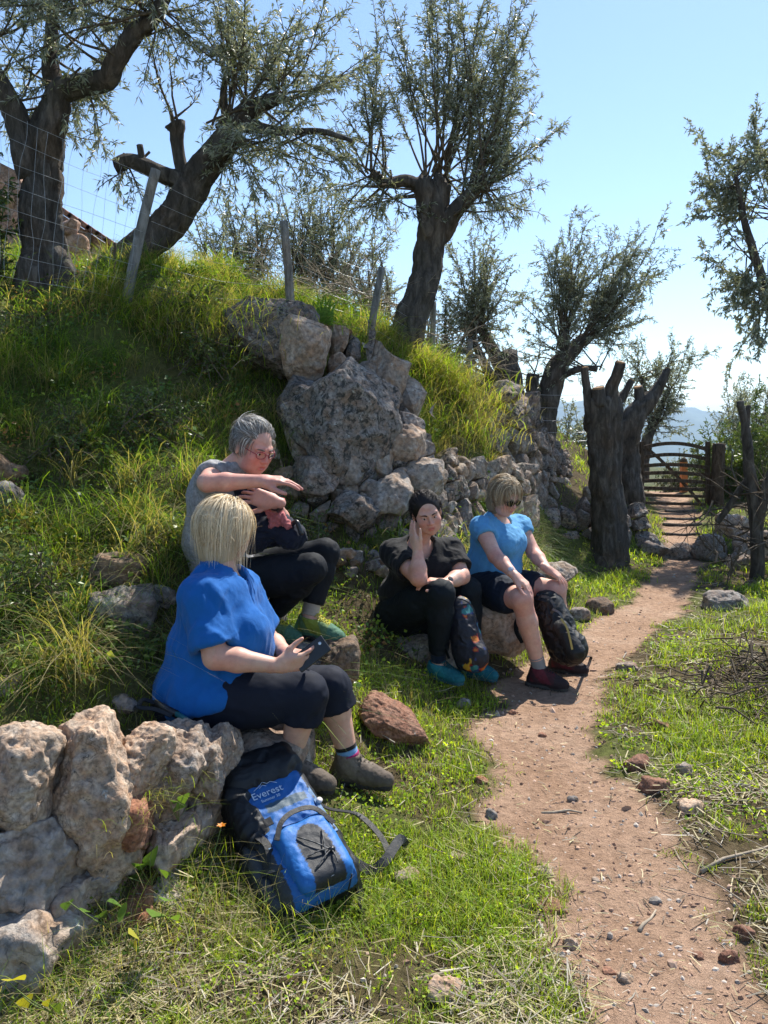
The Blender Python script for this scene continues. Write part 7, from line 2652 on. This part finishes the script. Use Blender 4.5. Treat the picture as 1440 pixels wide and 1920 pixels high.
# piping, zip, reflective strip, cords
rb(bp, 'zip_flap', [BW(-.10, .145, .145), BW(-.06, .195, .155), BW(.0, .215, .155), (BW(.07, .20, .15)), BW(.115, .13, .13)], .018, BLK, n0)
rb(bp, 'trim', [BW(.118, .40, .075), BW(.122, .3, .078), BW(.125, .2, .08), BW(.125, .12, .09)], .014, (.10, .20, .34), n0)
rb(bp, 'trim', [BW(-.112, .38, .08), BW(-.115, .3, .082), BW(-.12, .22, .085), BW(-.115, .15, .10)], .014, (.10, .20, .34), n0)
rb(bp, 'reflective_strip', [BW(-.035, -.032, .128), BW(.01, -.036, .132), BW(.058, -.032, .128)], .012, (.55, .52, .50), n0 - ax * .6)
for (a, b) in (((-.035, .125), (.045, .035)), ((.055, .115), (.02, .02)), ((-.035, .045), (.05, .04)), ((-.03, -.005), (.05, .035)), ((.05, .035), (.045, -.02))):
    mb = MB(); C = catmull(A_([BW(a[0], a[1], .150), BW((a[0] + b[0]) / 2, (a[1] + b[1]) / 2, .157), BW(b[0], b[1], .152)]), 10)
    V, T, Q = tube(C, .0028, 6); mb.add(V, T, Q, np.repeat(np.where((np.arange(10) % 2)[:, None], A_([(.015, .015, .017)]), A_([(.12, .12, .12)])), 6, 0).tolist() + [[.02, .02, .02]] * 2)
    mb.build('bungee_cord', M['nylon'], bp)
mb = MB(); mb.add(*tube(A_([BW(.04, .035, .15), BW(.06, .032, .152)]), .008, 10)); mb.build('cord_lock', M['black'], bp)
mb = MB(); mb.add(*tube(A_([BW(.132, .262, .075), BW(.134, .262, .087)]), .011, 16)); mb.build('badge', M['badge'] if 'badge' in M else M['metal'], bp)
# writing on the pack
def text(parent, s_, c, R, size, mat, name):
    cu = bpy.data.curves.new(name, 'FONT')
    cu.body = s_; cu.size = size; cu.extrude = .0006; cu.align_x = 'CENTER'
    tmp = bpy.data.objects.new(name, cu); COL.objects.link(tmp)
    bpy.context.view_layer.update()
    me = bpy.data.meshes.new_from_object(tmp)
    bpy.data.objects.remove(tmp)
    me.materials.clear(); me.materials.append(mat)
    o = bpy.data.objects.new(name, me); COL.objects.link(o)
    Mx = Matrix(R.tolist()).to_4x4(); Mx.translation = Vector(c)
    o.matrix_world = Mx
    o.parent = parent; o.matrix_parent_inverse = Matrix.Translation(-Vector(parent.location))
    return o


M['print'] = mat_simple('pale_print', (.48, .58, .70), .6, .3, 40, .1, 0)
RT = np.stack([s0, ax, n0], 1)
text(bp, 'Everest', BW(-.03, .352, .094), RT, .040, M['print'], 'lettering')
text(bp, 'Summer 30', BW(-.028, .332, .094), RT, .016, M['print'], 'lettering')
mb = MB()
for pts in (((-.072, .388), (-.045, .400), (-.03, .412), (-.015, .400), (.0, .403), (.02, .388)), ((-.05, .391), (-.033, .400), (-.022, .391))):
    mb.add(*tube(A_([BW(x, y, .0945) for x, y in pts]), .0011, 4))
mb.build('emblem', M['print'], bp)
# straps
rb(bp, 'strap', [BW(-.10, .30, .10), BW(-.135, .24, .09), BW(-.12, .17, .10), BW(-.13, .11, .09)], .026, BLK, n0)
rb(bp, 'strap', [BW(-.10, .24, .11), BW(-.07, .24, .115)], .03, BLK, n0)
rb(bp, 'strap', [BW(.135, .28, .05), BW(.19, .26, .0), on_ground(672, 1562) + A_([0, 0, .075]), on_ground(712, 1598) + A_([0, 0, .07]), on_ground(730, 1628) + A_([0, 0, .055])], .022, BLK, (0, -.3, 1))
rb(bp, 'hip_belt', [BW(.15, .10, -.02), at(665, 1640, 2.5), on_ground(675, 1700) + A_([0, 0, .05]), on_ground(680, 1730) + A_([0, 0, .03])], .035, BLK, (.8, -.5, .3), th=.004)
rb(bp, 'hip_belt', [BW(.15, .14, -.05), on_ground(690, 1655) + A_([0, 0, .05]), on_ground(720, 1645) + A_([0, 0, .06]), on_ground(738, 1630) + A_([0, 0, .085]), on_ground(752, 1615) + A_([0, 0, .09]), on_ground(762, 1610) + A_([0, 0, .05])], .036, BLK, (.3, -.6, .7), th=.004)
rb(bp, 'shoulder_strap', [BW(-.06, .48, -.09), BW(-.16, .42, -.06), BW(-.18, .3, -.06)], .045, BLK, -s0, th=.006)
rb(bp, 'compression_strap', [BW(-.17, .10, .06), BW(-.14, .085, .09), BW(-.10, .07, .105)], .022, (.03, .035, .04), n0)
mb = MB(); mb.add(*tube(catmull(A_([BW(.09, -.05, .1), on_ground(640, 1728) + A_([0, 0, .01]), on_ground(622, 1745) + A_([0, 0, .006])]), 10), .003, 6)); mb.c = [np.tile(A_(BLK), (mb.n, 1))]
mb.build('drawcord', M['nylon'], bp)

# -- dark floral daypack between the feet of the dark-haired woman
def floral(V):
    c = np.tile(A_((.008, .009, .018)), (len(V), 1))
    P = V * 19
    a, b, d = vnoise(P, 3) + .5 * vnoise(P * 2.1, 4), vnoise(P + 40, 5) + .5 * vnoise(P * 2.1, 7), vnoise(P * 1.2 + 80, 6)
    right = smoothstep(.445, .50, V[:, 0] + .03 * vnoise(V * 14, 2)) 
    for m, col in (((a > .42), (.45, .03, .02)), ((a > .62), (.75, .22, .02)), ((b > .45), (.02, .05, .22)), ((b > .65), (.05, .28, .30)), ((d > .5) & (a > .1), (.70, .42, .04))):
        k = m & (right > .2)
        c[k] = np.array(col) * .6
    return c


b2 = empty('daypack', at(872, 1258, 4.42))
blob('pack_body', 'nylon', b2, [('c', at(868, 1168, 4.46), at(880, 1228, 4.42), .085, .10), ('e', at(862, 1140, 4.48), (.07, .06, .07)), ('e', at(895, 1232, 4.36), (.06, .06, .08))], .05, BLK, lambda V: wrinkler(.006, 12, 66)(V), .0055, floral, [(A_([0, 4.4, gz(.48, 4.42) + .005]), (0, 0, -1))])
rb(b2, 'piping', [at(850, 1122, 4.42), at(872, 1126, 4.40), at(888, 1142, 4.40), at(892, 1170, 4.38), at(900, 1200, 4.34)], .008, (.03, .03, .035), (0, -1, .2))
rb(b2, 'strap', [at(838, 1160, 4.5), at(832, 1200, 4.45), at(842, 1235, 4.42)], .03, BLK, (-1, -.4, 0))
tag(b2, 'dark daypack with colourful flower print between the knees of the woman in black', 'backpack')

# -- black daypack leaning at the feet of the woman in light blue
b3 = empty('daypack', at(1060, 1245, 4.75))
blob('pack_body', 'nylon', b3, [('c', at(1030, 1140, 4.85), at(1062, 1212, 4.72), .10, .115), ('e', at(1072, 1215, 4.66), (.09, .08, .10)), ('e', at(1022, 1125, 4.85), (.06, .06, .05))], .05, (.005, .005, .006), lambda V: wrinkler(.010, 11, 71)(V), .0055, None, [(A_([0, 4.7, gz(1.14, 4.72) + .005]), (0, 0, -1))])
blob('front_pocket', 'nylon', b3, [('c', at(1052, 1178, 4.66), at(1078, 1222, 4.60), .05, .065)], .03, (.007, .007, .008), lambda V: wrinkler(.005, 14, 73)(V), .005)
rb(b3, 'yellow_zip', [at(1052, 1160, 4.60), at(1062, 1175, 4.575), at(1068, 1195, 4.55), at(1073, 1218, 4.54)], .012, (.42, .30, .08), (.2, -1, .1))
rb(b3, 'shoulder_strap', [at(1000, 1140, 4.75), at(972, 1160, 4.7), at(968, 1182, 4.68), at(980, 1205, 4.66)], .032, BLK, (-.8, -.6, 0), th=.004)
rb(b3, 'strap', [at(1015, 1118, 4.74), at(1030, 1122, 4.72), at(1040, 1138, 4.68), at(1034, 1150, 4.7)], .016, (.05, .05, .05), (0, -1, .3))
rb(b3, 'buckle_strap', [at(1036, 1142, 4.66), at(1050, 1150, 4.62), at(1056, 1166, 4.6)], .014, (.12, .12, .12), (0, -1, .3))
rb(b3, 'strap', [at(1092, 1232, 4.6), on_ground(1108, 1236) + A_([0, 0, .01]), on_ground(1085, 1268) + A_([0, 0, .01])], .02, BLK, (0, -.3, 1))
tag(b3, 'black rucksack with yellow zip leaning at the feet of the woman in light blue', 'backpack')

# -- seats and steps
SEATS = [(420, 1400, 3.1, 300, 110, 'lime_dark', 'flat dark stone under the woman in blue', .5), (632, 1236, 3.62, 80, 80, 'brown_rock', 'mossy brown block under the green hiking shoe', .3),
         (585, 1225, 3.74, 130, 56, 'lime_dark', 'grey step stone supporting the hiking shoes', .35), (430, 1150, 3.85, 200, 70, 'lime_dark', 'hidden grey rock the grey-haired woman sits on', .4),
         (765, 1215, 4.85, 170, 80, 'lime_dark', 'shaded rock the dark-haired woman sits on', .5), (925, 1160, 5.05, 150, 110, 'lime', 'pale rock the woman in light blue sits on', .5)]
for i, (px, py, Y, w, h, mt, lb, dp) in enumerate(SEATS):
    o = boulder('seat_rock', px, py, Y, w, h, 720 + i, M[mt], dp, n=4, rough=.07, cuts=10, box=.8)
    tag(o, lb, 'rock')

# -- trekking pole end and strap behind the wall
tp = empty('trekking_pole', at(330, 1350, 2.78))
mb = MB(); mb.add(*tube(A_([at(330, 1338, 2.80), at(372, 1364, 2.72)]), .011, 10)); mb.build('shaft', M['teal'] if 'teal' in M else M['black'], tp)
mb = MB(); mb.add(*tube(A_([at(290, 1318, 2.85), at(332, 1340, 2.80)]), .015, 10)); mb.build('grip', M['black'], tp)
rb(tp, 'wrist_strap', [at(292, 1318, 2.84), at(268, 1312, 2.82), at(262, 1326, 2.8), at(290, 1330, 2.8), at(322, 1342, 2.78)], .018, BLK, (0, -.5, 1))
tag(tp, 'teal trekking pole with black grip behind the craggy wall', 'trekking pole')

# ------------------------------------------------------------------ the air over the bay
mb = MB()
hv = A_([(x, y, z) for x in (-7000, 7500) for y in (-400, 7000) for z in (-116, 175)], float)
mb.add(hv, None, A_([(0, 1, 3, 2), (4, 6, 7, 5), (0, 4, 5, 1), (2, 3, 7, 6), (0, 2, 6, 4), (1, 5, 7, 3)]))
m, nt, out = mat_new('sea_air')
pv = N(nt, 'ShaderNodeVolumePrincipled')
pv.inputs['Color'].default_value = (.55, .76, 1.0, 1)
pv.inputs['Density'].default_value = .0002
pv.inputs['Anisotropy'].default_value = .2
nt.links.new(pv.outputs[0], out.inputs['Volume'])
hz = mb.build('haze', m, None, False)
tag(hz, 'thin blue sea haze lying between the terrace and the far hills', 'haze', kind='stuff')
